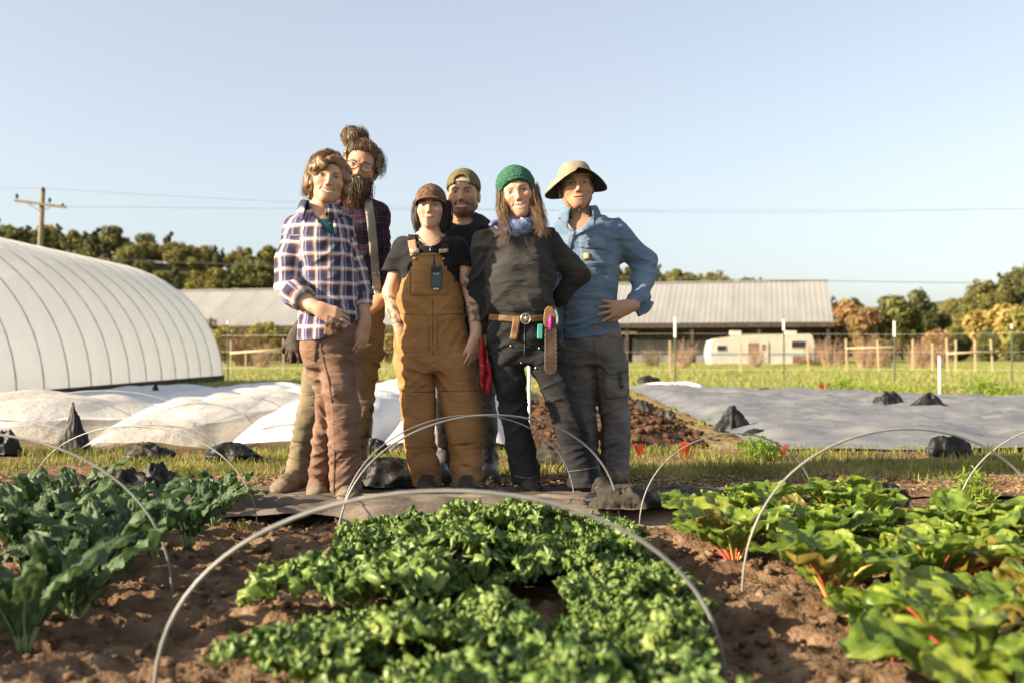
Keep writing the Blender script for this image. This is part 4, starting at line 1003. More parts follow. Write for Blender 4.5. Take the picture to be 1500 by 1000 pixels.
class Person:
    def __init__(s, Y, u, vfoot, label):
        s.Y = Y; b = P(u, vfoot, Y); s.base = Vector((b.x, Y, 0.0)); s.root = tag(empty('person', s.base), label, 'person')
        s.sc = FPX / Y
    def p(s, u, v, dy=0.0): return np.array(P(u, v, s.Y + dy), dtype=np.float32)
    def m(s, px): return px / s.sc
    def row(s, v, uL, uR, dep, dy=0.0):
        a = s.p(uL, v, dy); b = s.p(uR, v, dy); return (a[2], (a[0] + b[0]) / 2, s.Y + dy, (b[0] - a[0]) / 2, dep)
    def mesh(s, name, fld, mat, parent=None, col=None, pc=None, label=None):
        V, F = fld.nets() if isinstance(fld, Field) else fld
        o = mesh_obj(name, V - np.array(s.base, dtype=np.float32), F, mat, parent or s.root, True)
        if col is not None: put_attr(o, 'col', col(V) if callable(col) else col)
        if pc is not None: put_attr(o, 'pc', pc(V), 'FLOAT_VECTOR')
        if label: o['label'] = label
        return o
    def mb(s, b, name, mat, parent=None, smooth=True):
        b.v = [tuple(Vector(p) - s.base) for p in b.v]; o = b.build(name, mat, parent or s.root, smooth)
        if name in ('loose_strands', 'hair'): o['kind'] = 'stuff'
        return o
    def front(s, fld, uv, off=0.0, Ylo=-.5, Yhi=.4, miss=None):
        "first surface hit along camera rays through photo pixels uv (n,2)"
        uv = np.asarray(uv, dtype=float); n = len(uv); ys = np.arange(s.Y + Ylo, s.Y + Yhi, .004)
        a = (uv[:, 0] - 750) / FPX; b = -(uv[:, 1] - 500) / FPX; c_, s_ = math.cos(PITCH), math.sin(PITCH)
        kx = a / (c_ - b * s_); kz = (s_ + b * c_) / (c_ - b * s_)
        Pt = np.stack([kx[:, None] * ys, np.broadcast_to(ys, (n, len(ys))), CAM_Z + kz[:, None] * ys], -1)
        D = np.full((n, len(ys)), 9.0, dtype=np.float32)
        for f in (fld if isinstance(fld, (list, tuple)) else [fld]): D = np.minimum(D, f.sample(Pt.reshape(-1, 3)).reshape(n, -1))
        hit = D < off; i = hit.argmax(1); ok = hit.any(1)
        y = ys[i]
        if not ok.all(): y[~ok] = np.median(y[ok]) if ok.any() else (s.Y if miss is None else miss)
        return np.stack([kx * y, y, CAM_Z + kz * y], 1)
    def patch(s, fld, name, mat, quad, nu=10, nv=14, off=.004, th=.008, parent=None, pc=False, curve=None, smooth=True):
        "thin solid patch laid on the front of a garment; quad: 4 photo pixels (tl, tr, br, bl)"
        q = np.array(quad, dtype=float); S, T = np.meshgrid(np.linspace(0, 1, nu), np.linspace(0, 1, nv))
        S = S.ravel()[:, None]; T = T.ravel()[:, None]
        uv = (q[0] * (1 - S) + q[1] * S) * (1 - T) + (q[3] * (1 - S) + q[2] * S) * T
        if curve is not None: uv = curve(uv, S, T)
        A = s.front(fld, uv, off); 
        Yg = A[:, 1].reshape(nv, nu)
        for _ in range(2): Yg = (Yg + np.pad(Yg, 1, 'edge')[:-2, 1:-1] + np.pad(Yg, 1, 'edge')[2:, 1:-1] + np.pad(Yg, 1, 'edge')[1:-1, :-2] + np.pad(Yg, 1, 'edge')[1:-1, 2:]) / 5
        A[:, 1] = np.minimum(A[:, 1], Yg.ravel() + .001)
        B = A + np.array([0, th, 0]); i = np.arange(nu * nv).reshape(nv, nu); N = nu * nv
        Fq = [np.stack([i[:-1, :-1], i[1:, :-1], i[1:, 1:], i[:-1, 1:]], -1).reshape(-1, 4)]; Fq.append(Fq[0][:, ::-1] + N)
        for e in (i[0], i[-1][::-1], i[:, 0][::-1], i[:, -1]): Fq.append(np.stack([e[:-1], e[1:], e[1:] + N, e[:-1] + N], 1))
        V = np.concatenate([A, B]); o = mesh_obj(name, V - np.array(s.base), np.concatenate(Fq), mat, parent or s.root, smooth)
        if pc: put_attr(o, 'pc', np.column_stack([V[:, 0], V[:, 2], V[:, 1]]), 'FLOAT_VECTOR')
        return o
    def strip(s, fld, name, mat, pts, wpx, off=.004, th=.006, parent=None, n=5, step=4.0):
        "band of given pixel width along a pixel polyline"
        p = np.array(pts, dtype=float); L = np.concatenate([[0], np.cumsum(np.linalg.norm(np.diff(p, axis=0), axis=1))])
        k = max(3, int(L[-1] / step)); t = np.linspace(0, L[-1], k); c = np.stack([np.interp(t, L, p[:, 0]), np.interp(t, L, p[:, 1])], 1)
        d = np.gradient(c, axis=0); d /= np.linalg.norm(d, axis=1)[:, None] + 1e-9; nn = np.stack([-d[:, 1], d[:, 0]], 1)
        def cv(uv, S, T):
            i = np.repeat(np.arange(k), n); return c[i] + nn[i] * ((S - .5) * wpx)
        return s.patch(fld, name, mat, [(0, 0)] * 4, n, k, off, th, parent, curve=cv)
# ---------------------------------------------------------------- head
class Head:
    """local axes: x = image right, f = forward out of the face, z up; origin between the eyes inside the skull"""
    def __init__(s, per, eye, dy=0.0, yaw=0, pitch=0, roll=0, sc=1.0):
        cy, sy = math.cos(R(yaw)), math.sin(R(yaw)); cp, sp = math.cos(R(pitch)), math.sin(R(pitch)); cr, sr = math.cos(R(roll)), math.sin(R(roll))
        x = np.array([cy, sy, 0]); f = np.array([sy, -cy, 0]); z = np.array([0, 0, 1.])
        f, z = f * cp + z * sp, z * cp - f * sp
        x, z = x * cr - z * sr, z * cr + x * sr
        s.B = np.stack([x, f, z], 1); s.sc = sc; s.O = per.p(eye[0], eye[1], dy) - s.B @ np.array([0, .078 * sc, 0])
    def w(s, x, f, z): return s.O + s.B @ (np.array([x, f, z]) * s.sc)
    def loc(s, V): return ((V - s.O) @ s.B) / s.sc
    def lin(s, X, Y, Z):
        x, y, z = X - s.O[0], Y - s.O[1], Z - s.O[2]; B = s.B
        return [(B[0, i] * x + B[1, i] * y + B[2, i] * z) / s.sc for i in range(3)]
def smin(a, b, k):
    h = np.clip(k - np.abs(a - b), 0, None); return np.minimum(a, b) - h * h / (4 * k)
def smax(a, b, k): return -smin(-a, -b, k)
def head_sdf(x, f, z, smile=.5, jaw=1.0, open_=0.0, male=False, nose=1.0, squint=.5):
    ax = np.abs(x)
    def E(cx, cf, cz, rx, rf, rz, sym=False):
        q = np.sqrt((((ax if sym else x) - cx) / rx) ** 2 + ((f - cf) / rf) ** 2 + ((z - cz) / rz) ** 2); return (q - 1) * min(rx, rf, rz)
    def Cn(a, b, ra, rb, sym=False):
        X = ax if sym else x; ab = [b[i] - a[i] for i in range(3)]; L = sum(q * q for q in ab)
        t = np.clip(((X - a[0]) * ab[0] + (f - a[1]) * ab[1] + (z - a[2]) * ab[2]) / L, 0, 1)
        return np.sqrt((X - a[0] - t * ab[0]) ** 2 + (f - a[1] - t * ab[1]) ** 2 + (z - a[2] - t * ab[2]) ** 2) - (ra + (rb - ra) * t)
    d = E(0, -.014, .036, .074, .093, .082)
    d = smin(d, E(0, .026, -.030, .062 * (.5 + .5 * jaw), .058, .078), .03)
    d = smin(d, Cn((.046 * jaw, .004, -.058), (.012, .060, -.098), .020, .016, True), .028)
    d = smin(d, E(0, .066, -.097, .020 * jaw, .017, .016), .022)
    d = smin(d, E(.040, .052, -.030 + .006 * smile, .024, .024, .022, True), .022)          # cheeks
    d = smin(d, Cn((.012, .077, .018), (.046, .060, .015), .0095, .008, True), .016)   # brow
    d = smax(d, -E(.031, .092, .000, .019, .017, .012, True), .012)           # sockets
    d = smin(d, E(.0315, .067, -.0005, .0150, .0118, .0105 - .002 * squint, True), .006)          # eyes/lids
    d = smin(d, Cn((0, .079, .010), (0, .0965 + .002 * nose, -.034), .0065, .0088 * nose), .012)
    d = smin(d, E(.0095 * nose, .087, -.038, .0070, .009, .0065, True), .007)
    d = smax(d, -E(.0055, .093, -.0455, .0028, .004, .0025, True), .003)
    # muzzle and lips
    d = smin(d, E(0, .058, -.068, .034, .028, .024), .02)
    cz = -.069 + smile * 9.0 * ax ** 2; wl = .0225 + .008 * smile
    lf = .083 - 9.5 * ax ** 2
    up = np.sqrt(((z - cz - .0055 - open_ * .0025) / .0052) ** 2 + ((f - lf) / .0065) ** 2 + np.clip(ax / wl, 0, 9) ** 6) - 1
    lo = np.sqrt(((z - cz + .0065 + open_ * .0045) / .0062) ** 2 + ((f - lf + .001) / .007) ** 2 + np.clip(ax / (wl * .9), 0, 9) ** 6) - 1
    d = smin(d, np.minimum(up, lo) * .005, .004)
    gr = np.sqrt(((z - cz + open_ * .001) / (.0014 + open_ * .0045)) ** 2 + ((f - lf - .004) / .007) ** 2 + np.clip(ax / wl, 0, 9) ** 4) - 1
    d = smax(d, -gr * .0025, .002)
    if smile > .4: d = smax(d, -(Cn((.017, .086, -.042), (.033, .072, -.066), .0022, .0022, True)), .006)   # laugh lines
    d = smin(d, E(.077, -.012, -.012, .009, .017, .030, True), .008)
    d = smax(d, -E(.084, -.005, -.010, .005, .009, .016, True), .004)
    return d
def head_color(l, skin, lip, brow, smile=.5, open_=0.0, stubble=0.0, browt=1.0, iris=(.05, .03, .02), hairline=None, squint=.5, rosy=.5, seed=0):
    x, f, z = l[:, 0], l[:, 1], l[:, 2]; ax = np.abs(x)
    def mix(c, t, m): return c * (1 - m[:, None]) + np.array(t)[None] * m[:, None]
    nz = vnoise(x * 60, f * 60, z * 60, seed)
    c = np.tile(np.array(skin, dtype=float), (len(x), 1)) * (1 + .10 * vnoise(x * 25, f * 25, z * 25, seed + 1) + .05 * nz)[:, None]
    fr = ss(.02, .045, f)
    red = np.array([1.12, .80, .74])
    ch = np.exp(-((ax - .042) / .018) ** 2 - ((z + .028) / .018) ** 2) + .8 * np.exp(-(x / .012) ** 2 - ((z + .036) / .012) ** 2) * (f > .08)
    c = c * (1 + (red - 1)[None] * (np.clip(ch, 0, 1) * rosy * fr)[:, None])
    if stubble:
        m = fr * 0 + ss(-.038, -.062, z) * ss(-.03, .02, f) ; m = np.clip(m + np.exp(-((z + .052) / .006) ** 2) * (ax < .028) * fr, 0, 1) * (1 - np.exp(-(x / .022) ** 2 - ((z + .070) / .010) ** 2) * .9)
        c = mix(c, (.035, .022, .016), np.clip(m * stubble * (.85 + .3 * nz), 0, .92))
    cz = -.069 + smile * 9.0 * ax ** 2; wl = .0235 + .008 * smile
    tp = np.clip(1 - (ax / (wl * 1.02)) ** 2, 0, 1)
    lm = (1 - ss(.7, 1.1, np.abs(z - cz) / ((.0095 + open_ * .0035) * tp ** .7 + 1e-4))) * (f > .066)
    c = mix(c, lip, lm * .85)
    if open_ > .2:
        tm = (ax < wl * .78) * (np.abs(z - cz - .0003) < (.0014 + open_ * .0052) * np.clip(1 - (ax / (wl * .8)) ** 2, 0, 1) ** .6) * (f > .066); c = mix(c, (.70, .66, .58), tm.astype(float)); dk = (ax < wl * .9) * (np.abs(z - cz + .0050 + open_ * .0008) < .0016 * tp) * (f > .066); c = mix(c, (.12, .03, .025), dk * .7)
    else:
        tm = (ax < wl * .95) * (np.abs(z - cz) < .0014) * (f > .066); c = mix(c, np.array(lip) * .3, tm * .9)
    # eyes
    ex = (ax - .0315) / .0152; hgt = (.0064 - .0032 * squint) * np.clip(1 - ex ** 2, 0, 1) ** .7
    em = (np.abs(ex) < 1) * (np.abs(z + .0005) < hgt) * (f > .045); c = mix(c, (.40, .35, .31), em.astype(float))
    im = em * (np.sqrt((ax - .0315) ** 2 + (z + .0005) ** 2) < .0064); c = mix(c, iris, im.astype(float) * .97)
    lash = (np.abs(ex) < 1.12) * (np.abs(z - hgt - .0013) < .0022) * (f > .04); c = mix(c, (.03, .02, .015), lash * .85)
    under = (np.abs(ex) < 1.05) * (np.abs(z + hgt + .0018) < .0016) * (f > .04); c = mix(c, np.array(skin) * .45, under * .6)  # socket shading painted in as darker skin below the lower lid
    # brows
    bz = .0160 + .004 * np.sin(np.clip((ax - .012) / .036, 0, 1) * 2.6); bm = ss(.010, .015, ax) * (1 - ss(.044, .052, ax)) * (1 - ss(.55, 1.1, np.abs(z - bz) / (.0050 * browt))) * (f > .035)
    c = mix(c, brow, np.clip(bm * (.8 + .25 * nz), 0, .95) * min(1, .55 + .4 * browt))
    nm = np.exp(-(((ax - .0066) / .0035) ** 2 + ((z + .0475) / .003) ** 2)) * (f > .08); c = mix(c, (.10, .04, .03), nm * .8)
    return c
def hand(fld, wrist, d, n, side, r=1.0, curl=(.5, .5, .5, .5), spread=.1, thumb=.6, tcurl=.4, L=1.0):
    """d: direction wrist->fingers, n: palm normal (curl direction), side: +1 if thumb lies along +(d x n)"""
    d = np.array(d, float); d /= np.linalg.norm(d); n = np.array(n, float); n -= d * (n @ d); n /= np.linalg.norm(n); s_ = np.cross(d, n) * side
    w = np.array(wrist, float); out = {}
    fld.cone(w - d * .03, w + d * .02, .024 * r, .026 * r, .02)
    offs = (.030, .010, -.010, -.028); lens = (.072, .080, .074, .058)
    for i in range(4):
        kn = w + d * (.092 - .006 * abs(i - 1)) * L + s_ * offs[i] * r
        fld.cone(w + d * .015 + s_ * offs[i] * .55 * r, kn, .016 * r, .0115 * r, .022)
        a = 0; p = kn; sp = spread * (1.5 - i) / 1.5
        for j, fr_ in enumerate((.45, .32, .23)):
            a += curl[i] * (.75, 1.1, .8)[j]
            dd = (d * math.cos(sp) + s_ * math.sin(sp)); dd = dd * math.cos(a) + n * math.sin(a)
            q = p + dd * lens[i] * fr_ * L; fld.cone(p, q, (.0098 - .0009 * j) * r, (.0091 - .0012 * j) * r, .0025 if j else .006); p = q
    p = w + d * .022 + s_ * .022 * r; a = thumb
    for j, (ln, ra, rb) in enumerate(((.044, .016, .0125), (.032, .0118, .0105), (.026, .0105, .0085))):
        dd = d * math.cos(a) + s_ * math.sin(a); dd = dd + n * (.25 + .25 * tcurl * j); dd /= np.linalg.norm(dd)
        q = p + dd * ln * L; fld.cone(p, q, ra * r, rb * r, .014 if j == 0 else .004); p = q; a -= tcurl * .55
def strands(b, roots, n, seed, r=.0022, curl=.01, cfreq=2.5, jit=.006, seg=9, lenj=.25):
    """roots: list of guide polylines (world points); n strands blended between neighbours"""
    rg = random.Random(seed); G_ = []
    for g in roots:
        g = np.array(g, float); L = np.concatenate([[0], np.cumsum(np.linalg.norm(np.diff(g, axis=0), axis=1))]); t = np.linspace(0, L[-1], seg)
        G_.append(np.stack([np.interp(t, L, g[:, k]) for k in range(3)], 1))
    for i in range(n):
        k = rg.randrange(len(G_)); g = G_[k]; h = G_[(k + 1) % len(G_)] if rg.random() < .8 else G_[k]; m = rg.random()
        if np.linalg.norm(g[0] - h[0]) > .12: h = g
        c = g * (1 - m) + h * m + np.array([rg.gauss(0, jit) for _ in range(3)]); le = 1 - rg.random() * lenj
        ph = rg.uniform(0, 6.28); t = np.linspace(0, 1, seg); am = curl * (t ** .8)[:, None]
        c = c[0] + (c - c[0]) * le; w = cfreq * rg.uniform(.8, 1.3) * 6.28 * t + ph
        ax = np.array([rg.gauss(0, 1) for _ in range(3)]); ax /= np.linalg.norm(ax); bx = np.cross(ax, [0, 0, 1.]) + 1e-4; bx /= np.linalg.norm(bx)
        c = c + am * (np.sin(w)[:, None] * ax + np.cos(w)[:, None] * bx)
        b.tube([tuple(q) for q in c], list(r * rg.uniform(.7, 1.3) * (1 - .6 * t)), 4, cap=False)
# ---------------------------------------------------------------- people's materials
M_skin = mat_attr('skin', .5, .35, .12, 180, .002, .12)
def mat_hair(name, a, b):
    m = mat_noise(name, a, b, scale=30, rough=.42, spec=.45, stretch=(1, 1, .35), detail=4, bump=.5, bscale=120, bdist=.004); return m
def mat_cloth(name, a, b, scale=7, rough=.9, weave=260, bump=.35, c3=None, fold=.5):
    m = mat_noise(name, a, b, scale=scale, rough=rough, spec=.15, c3=c3, detail=7, bump=.25, bscale=weave, bdist=.002)
    n, l = m.node_tree.nodes, m.node_tree.links; bs = n['Principled BSDF']
    if fold: add_bump(n, l, bs, 7, fold * .7, .012, detail=2, stretch=(.6, .6, 1.9), rot=(0, .45, 0), ridged=True); add_bump(n, l, bs, 5, fold * .6, .014, detail=2, stretch=(.7, .7, 2.2), rot=(0, -.5, .3), ridged=True)
    bs.inputs['Sheen Weight'].default_value = .04
    return m
def mat_plaid(name, base, bands_x, bands_y, period, noise=.1):
    """bands: list of (position, colour) constant ramp stops over one period"""
    m, n, l, b = new_mat(name); setp(b, .9, .15)
    at = n.new('ShaderNodeAttribute'); at.attribute_name = 'pc'; at.attribute_type = 'GEOMETRY'
    sp = n.new('ShaderNodeSeparateXYZ'); l.new(at.outputs['Vector'], sp.inputs[0]); cols = []
    for k, bands in ((0, bands_x), (1, bands_y)):
        mu = n.new('ShaderNodeMath'); mu.operation = 'MULTIPLY'; mu.inputs[1].default_value = 1 / period; l.new(sp.outputs[k], mu.inputs[0])
        fr = n.new('ShaderNodeMath'); fr.operation = 'FRACT'; l.new(mu.outputs[0], fr.inputs[0])
        rp_ = n.new('ShaderNodeValToRGB'); l.new(fr.outputs[0], rp_.inputs[0]); rp_.color_ramp.interpolation = 'LINEAR'
        e = rp_.color_ramp.elements; e[0].position = bands[0][0]; e[0].color = (*bands[0][1], 1); e[1].position = bands[-1][0]; e[1].color = (*bands[-1][1], 1)
        for q, c in bands[1:-1]: z = e.new(q); z.color = (*c, 1)
        cols.append(rp_.outputs[0])
    mx = n.new('ShaderNodeMix'); mx.data_type = 'RGBA'; mx.inputs['Factor'].default_value = .5; l.new(cols[0], mx.inputs[6]); l.new(cols[1], mx.inputs[7])
    l.new(mx.outputs[2], b.inputs['Base Color']); add_bump(n, l, b, 220, .25, .002); add_bump(n, l, b, 7, .45, .012, detail=2, stretch=(.6, .6, 1.9), rot=(0, .45, 0), ridged=True); add_bump(n, l, b, 5, .4, .014, detail=2, stretch=(.7, .7, 2.2), rot=(0, -.5, .3), ridged=True)
    return m
def arm_pc(torso, arms, twist=0):
    "pattern coordinates: torso planar, arms along the bones"
    def fn(V):
        out = np.column_stack([V[:, 0], V[:, 2], V[:, 1]]).astype(float); cy = torso[1]
        th = np.arctan2(V[:, 0] - torso[0], -(V[:, 1] - cy)); out[:, 0] = th * torso[2]
        for pts, rr in arms:
            L0 = 0
            for a, b_, ra, rb in zip(pts[:-1], pts[1:], rr[:-1], rr[1:]):
                ab = b_ - a; L = np.linalg.norm(ab); d = ab / L; t = np.clip(((V - a) @ d), 0, L); q = V - a - t[:, None] * d
                dist = np.linalg.norm(q, axis=1); e1 = np.cross(d, [0, 1., 0]); e1 /= np.linalg.norm(e1); e2 = np.cross(d, e1)
                m = (dist < max(ra, rb) * 1.45) & (t > (.0 if L0 else .06))
                out[m, 0] = (np.arctan2(q[m] @ e1, q[m] @ e2) * .055); out[m, 1] = -(L0 + t[m]); L0 += L
        return out
    return fn
def boot(per, name, heel, toe, mat, sole, h=.10, w=.048, top=.055, z=.018, parent=None):
    "heel, toe: ground points (x,y)"
    a = np.array([heel[0], heel[1], z]); b = np.array([toe[0], toe[1], z]); d = b - a; L = np.linalg.norm(d); d /= L
    F = Field.box(np.minimum(a, b) - .08, np.maximum(a, b) + np.array([.08, .08, h + .1]), .006)
    up = np.array([0, 0, 1.])
    F.cone(a + d * .035 + up * .045, a + d * .05 + up * h, top * .85, top, .02)
    F.cone(a + d * .035 + up * .035, b - d * .05 + up * .03, .040, w * .9, .02); F.cone(a + d * .05 + up * (h * .75), b - d * .07 + up * .045, top * .8, .035, .03); F.ell(b - d * .045 + up * .032, (w, w, .034), .02)
    F.clip(lambda X, Y, Z: (z + .016) - Z + 0 * X + 0 * Y); F.disp(cloth_folds(int(L * 1e4) % 97, .004, 14, 22))
    o = per.mesh(name, F, mat, parent)
    S = Field.box(np.minimum(a, b) - .08, np.maximum(a, b) + np.array([.08, .08, .06]), .006)
    S.cone(a + d * .035, b - d * .045, .042, w + .004, .01); S.clip(lambda X, Y, Z: np.abs(Z - z - .010) - .011 + 0 * X + 0 * Y)
    per.mesh('sole', S, sole, o); return o

# ================================================================ SIX PEOPLE
def local_field(hd, lo, hi, h, fn, noise=None):
    "mesh (V world, F) of an implicit shape given in head-local axes"
    f = Field.box(lo, hi, h); f.F = np.broadcast_to(fn(*f.pts((slice(None),) * 3)), f.F.shape).astype(np.float32).copy()
    if noise: f.disp(noise)
    V, F = f.nets(); return (hd.O + (V * hd.sc) @ hd.B.T).astype(np.float32), F[:, ::-1].copy()
def El(x, f, z, c, r):
    q = np.sqrt(((x - c[0]) / r[0]) ** 2 + ((f - c[1]) / r[1]) ** 2 + ((z - c[2]) / r[2]) ** 2); return (q - 1) * min(r)
def body_field(per, hd, neck, torso, legs, arms, xr, hy, zh, hands=None, hk={}, shrink=.028, step=.0034, sleeve=.8):
    """continuous figure: head, neck, torso, arms, hands, legs in one field; fine cells round head and hands"""
    x0, x1 = xr; zc = hd.O[2]
    segs = [(0.02, .50, .012), (.50, zc - .19, .010)]
    if hands: lo, hi = hands; segs = [(0.02, lo, .012), (lo, hi, .0042), (hi, zc - .19, .009)]
    segs.append((zc - .19, zc + .16, step))
    hx0, hx1 = hd.O[0] - .11, hd.O[0] + .11
    ax = axis([(x0, hx0, .005 if hands else .009), (hx0, hx1, step), (hx1, x1, .005 if hands else .009)])
    ay = axis([(per.Y - .27, hd.O[1] - .115, .0055), (hd.O[1] - .115, hd.O[1] + .115, step), (hd.O[1] + .115, per.Y + .24, .009)])
    F = Field(ax, ay, axis(segs))
    F.loft([(z, cx, cy, max(.02, a - shrink), max(.02, b - shrink)) for (z, cx, cy, a, b) in torso], .03)
    for lg in legs: F.loft([(z, cx, cy, max(.02, a - shrink - .012), max(.02, b - shrink - .012)) for (z, cx, cy, a, b) in lg], .03)
    for pts, rr in arms: F.chain(pts, [r_ * (sleeve if i < 2 else 1) for i, r_ in enumerate(rr)], .02)
    n0 = hd.w(0, -.022, -.055); F.cone(n0, neck, .050 * hd.sc, .056 * hd.sc, .03); F.cone(neck, np.array(neck) + np.array([0, .0, -.07]), .06, .09, .04)
    S = F.sl(hd.O - .165, hd.O + .165); X, Y, Z = F.pts(S); l = hd.lin(X, Y, Z); d = (head_sdf(*l, **hk) * hd.sc).astype(np.float32)
    F.F[S] = smin(F.F[S], d, .018)
    return F
def skin_cols(hd, ck, extra=None):
    def fn(V):
        l = hd.loc(V); c = head_color(l, **ck)
        body = (l[:, 2] < -.125) | (np.abs(l[:, 0]) > .13) | (np.abs(l[:, 1]) > .14)
        nb = vnoise(V[:, 0] * 30, V[:, 1] * 30, V[:, 2] * 30, 5)
        c[body] = np.array(ck['skin'])[None] * (1 + .08 * nb[body])[:, None]
        if extra: c = extra(V, c, body)
        return np.clip(c, 0, 1)
    return fn
def collar(per, c, rx, ry, mat, h=.038, flare=.03, open_=.5, drop=.05, tilt=0.0, name='collar', pc=False):
    "shirt collar: folded band round the neck with two points at the front"
    n = 40; V = []; a0 = open_
    for i in range(n + 1):
        th = -math.pi + a0 + (2 * math.pi - 2 * a0) * i / n      # 0 = back
        fr = abs(th) / math.pi
        cx, cy = math.sin(th), math.cos(th)
        dz = -.035 * max(0, fr - .35) - tilt * .2 * cx
        end = max(0, (fr - .62) / (1 - a0 / math.pi - .62)) if fr > .62 else 0
        for (r_, z_) in ((0, -.01), (.004, h * .5), (.010, h), (.016, h * .96), (flare * .8, h * .3), (flare * (1 + .3 * end), -.012 - drop * end ** 1.5)):
            V.append((c[0] + cx * (rx + r_), c[1] + cy * (ry + r_), c[2] + z_ + dz))
    F = [(i * 6 + j, i * 6 + j + 1, (i + 1) * 6 + j + 1, (i + 1) * 6 + j) for i in range(n) for j in range(5)]
    V = np.array(V); o = mesh_obj(name, V - np.array(per.base), F, mat, per.root, True)
    sm = o.modifiers.new('thick', 'SOLIDIFY'); sm.thickness = .003
    if pc: put_attr(o, 'pc', np.column_stack([V[:, 0] * .7 + V[:, 1] * .7, V[:, 2], V[:, 1]]), 'FLOAT_VECTOR')
    return o
def roll_cuff(per, a, b, r0, r1, mat, name='cuff', pc=False):
    "rolled sleeve cuff: short thick ring round the arm"
    a = np.array(a, float); b = np.array(b, float); d = (b - a) / np.linalg.norm(b - a); L = np.linalg.norm(b - a)
    e1 = np.cross(d, [0, 1., .2]); e1 /= np.linalg.norm(e1); e2 = np.cross(d, e1); prof = [(0, r0 * .8), (.0, r0), (.3, r0 * 1.07), (.5, r0 * 1.01), (.7, r1 * 1.08), (1, r1 * 1.02), (1.0, r1 * .78), (.6, r1 * .7)]
    n = 28; V = [a + d * t * L + (e1 * math.cos(q * 6.2832 / n) + e2 * math.sin(q * 6.2832 / n)) * r_ * (1 + .04 * math.sin(q * 1.7 + t * 5)) for t, r_ in prof for q in range(n)]
    F = [(k * n + q, k * n + (q + 1) % n, (k + 1) * n + (q + 1) % n, (k + 1) * n + q) for k in range(len(prof) - 1) for q in range(n)]
    V = np.array(V); o = mesh_obj(name, V - np.array(per.base), F, mat, per.root, True)
    if pc: put_attr(o, 'pc', np.column_stack([np.tile(np.arange(n) * .012, len(prof)), np.repeat([t * .05 for t, _ in prof], n), V[:, 1] * 0]), 'FLOAT_VECTOR')
    return o
def knit(l_amp, fx, fz):
    return lambda x, y, z: l_amp * np.sin(np.arctan2(x, y + .01) * fx + 1.2 * np.sin(z * 400)) + l_amp * .5 * vnoise(x * 90, y * 90, z * 90, 3)
def cap_shape(front=.048, back=.0, infl=0.0):
    def fn(x, f, z):
        d = El(x, f, z, (0, -.012, .040), (.083 + infl, .103 + infl, .090 + infl))
        edge = front + (back - front) * np.clip((.09 - f) / .2, 0, 1); return np.maximum(d, edge - z)
    return fn
M_hair_br = mat_hair('brown_hair', (.07, .035, .014), (.22, .125, .055)); M_hair_dk = mat_hair('dark_hair', (.008, .006, .005), (.025, .018, .013)); M_hair_dk.node_tree.nodes['Principled BSDF'].inputs['Roughness'].default_value = .6
M_hair_sandy = mat_hair('sandy_hair', (.075, .037, .015), (.22, .12, .05)); M_beard = mat_hair('brown_beard', (.028, .014, .008), (.10, .048, .022)); M_hair_bun = mat_hair('light_brown_hair', (.06, .032, .015), (.19, .11, .052))
M_boot = mat_noise('dusty_boot_leather', (.10, .075, .05), (.22, .17, .12), scale=14, rough=.8, bump=.4, bscale=50); M_bootblk = mat_noise('black_boot_leather', (.02, .018, .016), (.06, .052, .045), scale=14, rough=.55, bump=.4, bscale=50)
M_sole = mat_noise('boot_sole', (.03, .026, .022), (.08, .07, .06), scale=20, rough=.9); M_wellie = mat_noise('grey_rubber_boot', (.045, .047, .05), (.09, .09, .09), scale=9, rough=.5, spec=.4)
M_leather = mat_noise('brown_leather', (.10, .05, .022), (.22, .12, .055), scale=12, rough=.55, bump=.3, bscale=70); M_brass = mat_noise('worn_brass', (.45, .34, .18), (.6, .48, .28), scale=20, rough=.35, metal=.8)
M_steel = mat_noise('buckle_steel', (.4, .4, .4), (.55, .55, .54), scale=20, rough=.3, metal=.9)

# ---------------------------------------------------------------- 1: plaid shirt, brown trousers
a = Person(4.62, 487, 740, 'person with wavy bob in white and navy plaid shirt, hand in pocket')
hd = Head(a, (482.7, 258.5), -.085, 12, 2, 9, 1.0); hk = dict(smile=1.0, open_=.75, squint=.5); ck = dict(skin=(.47, .27, .185), lip=(.42, .15, .12), brow=(.10, .055, .03), smile=1.0, open_=.75, browt=.8, squint=.4, iris=(.06, .035, .02))
tor = [a.row(*q) for q in ((306, 452, 486, .055, .0), (313, 437, 494, .082, .005), (323, 430, 504, .10, .005), (345, 432, 512, .118, 0), (372, 435, 518, .122, -.0), (400, 438, 521, .115, .01), (432, 439, 524, .115, .01), (462, 439, 526, .122, .01), (492, 438, 526, .13, 0), (506, 438, 525, .132, 0))]
lp, rp_ = [a.p(434, 333, .0), a.p(424, 380, -.03), a.p(423, 420, -.06)], [a.p(502, 333, .04), a.p(519, 395, .07), a.p(527, 424, .06)]
lf = [a.p(423, 420, -.06), a.p(446, 440, -.12), a.p(466, 452, -.16)]; rf = [a.p(521, 405, .07), a.p(531, 445, .035), a.p(534, 468, .01)]
legL = [a.row(*q) for q in ((520, 444, 492, .10, .05), (545, 450, 493, .098, .06), (575, 462, 493, .09, .07), (605, 463, 491, .083, .08), (650, 457, 487, .08, .10), (700, 452, 483, .085, .13), (731, 449, 483, .09, .13))]
legR = [a.row(*q) for q in ((520, 468, 519, .115, -.0), (560, 472, 523, .10, -.02), (594, 477, 528, .092, -.02), (632, 481, 528, .088, 0), (680, 482, 528, .088, .02), (724, 484, 531, .096, .03), (737, 484, 531, .098, .02))]
B = body_field(a, hd, a.p(470, 312, .0), tor, [legL[:-1], legR[:-1]], [(lp + lf[1:], [.05, .045, .042, .036, .027]), (rp_[:1] + rf, [.048, .042, .034, .026])], (-1.18, -.62), 0, 0, (.62, .99), hk)
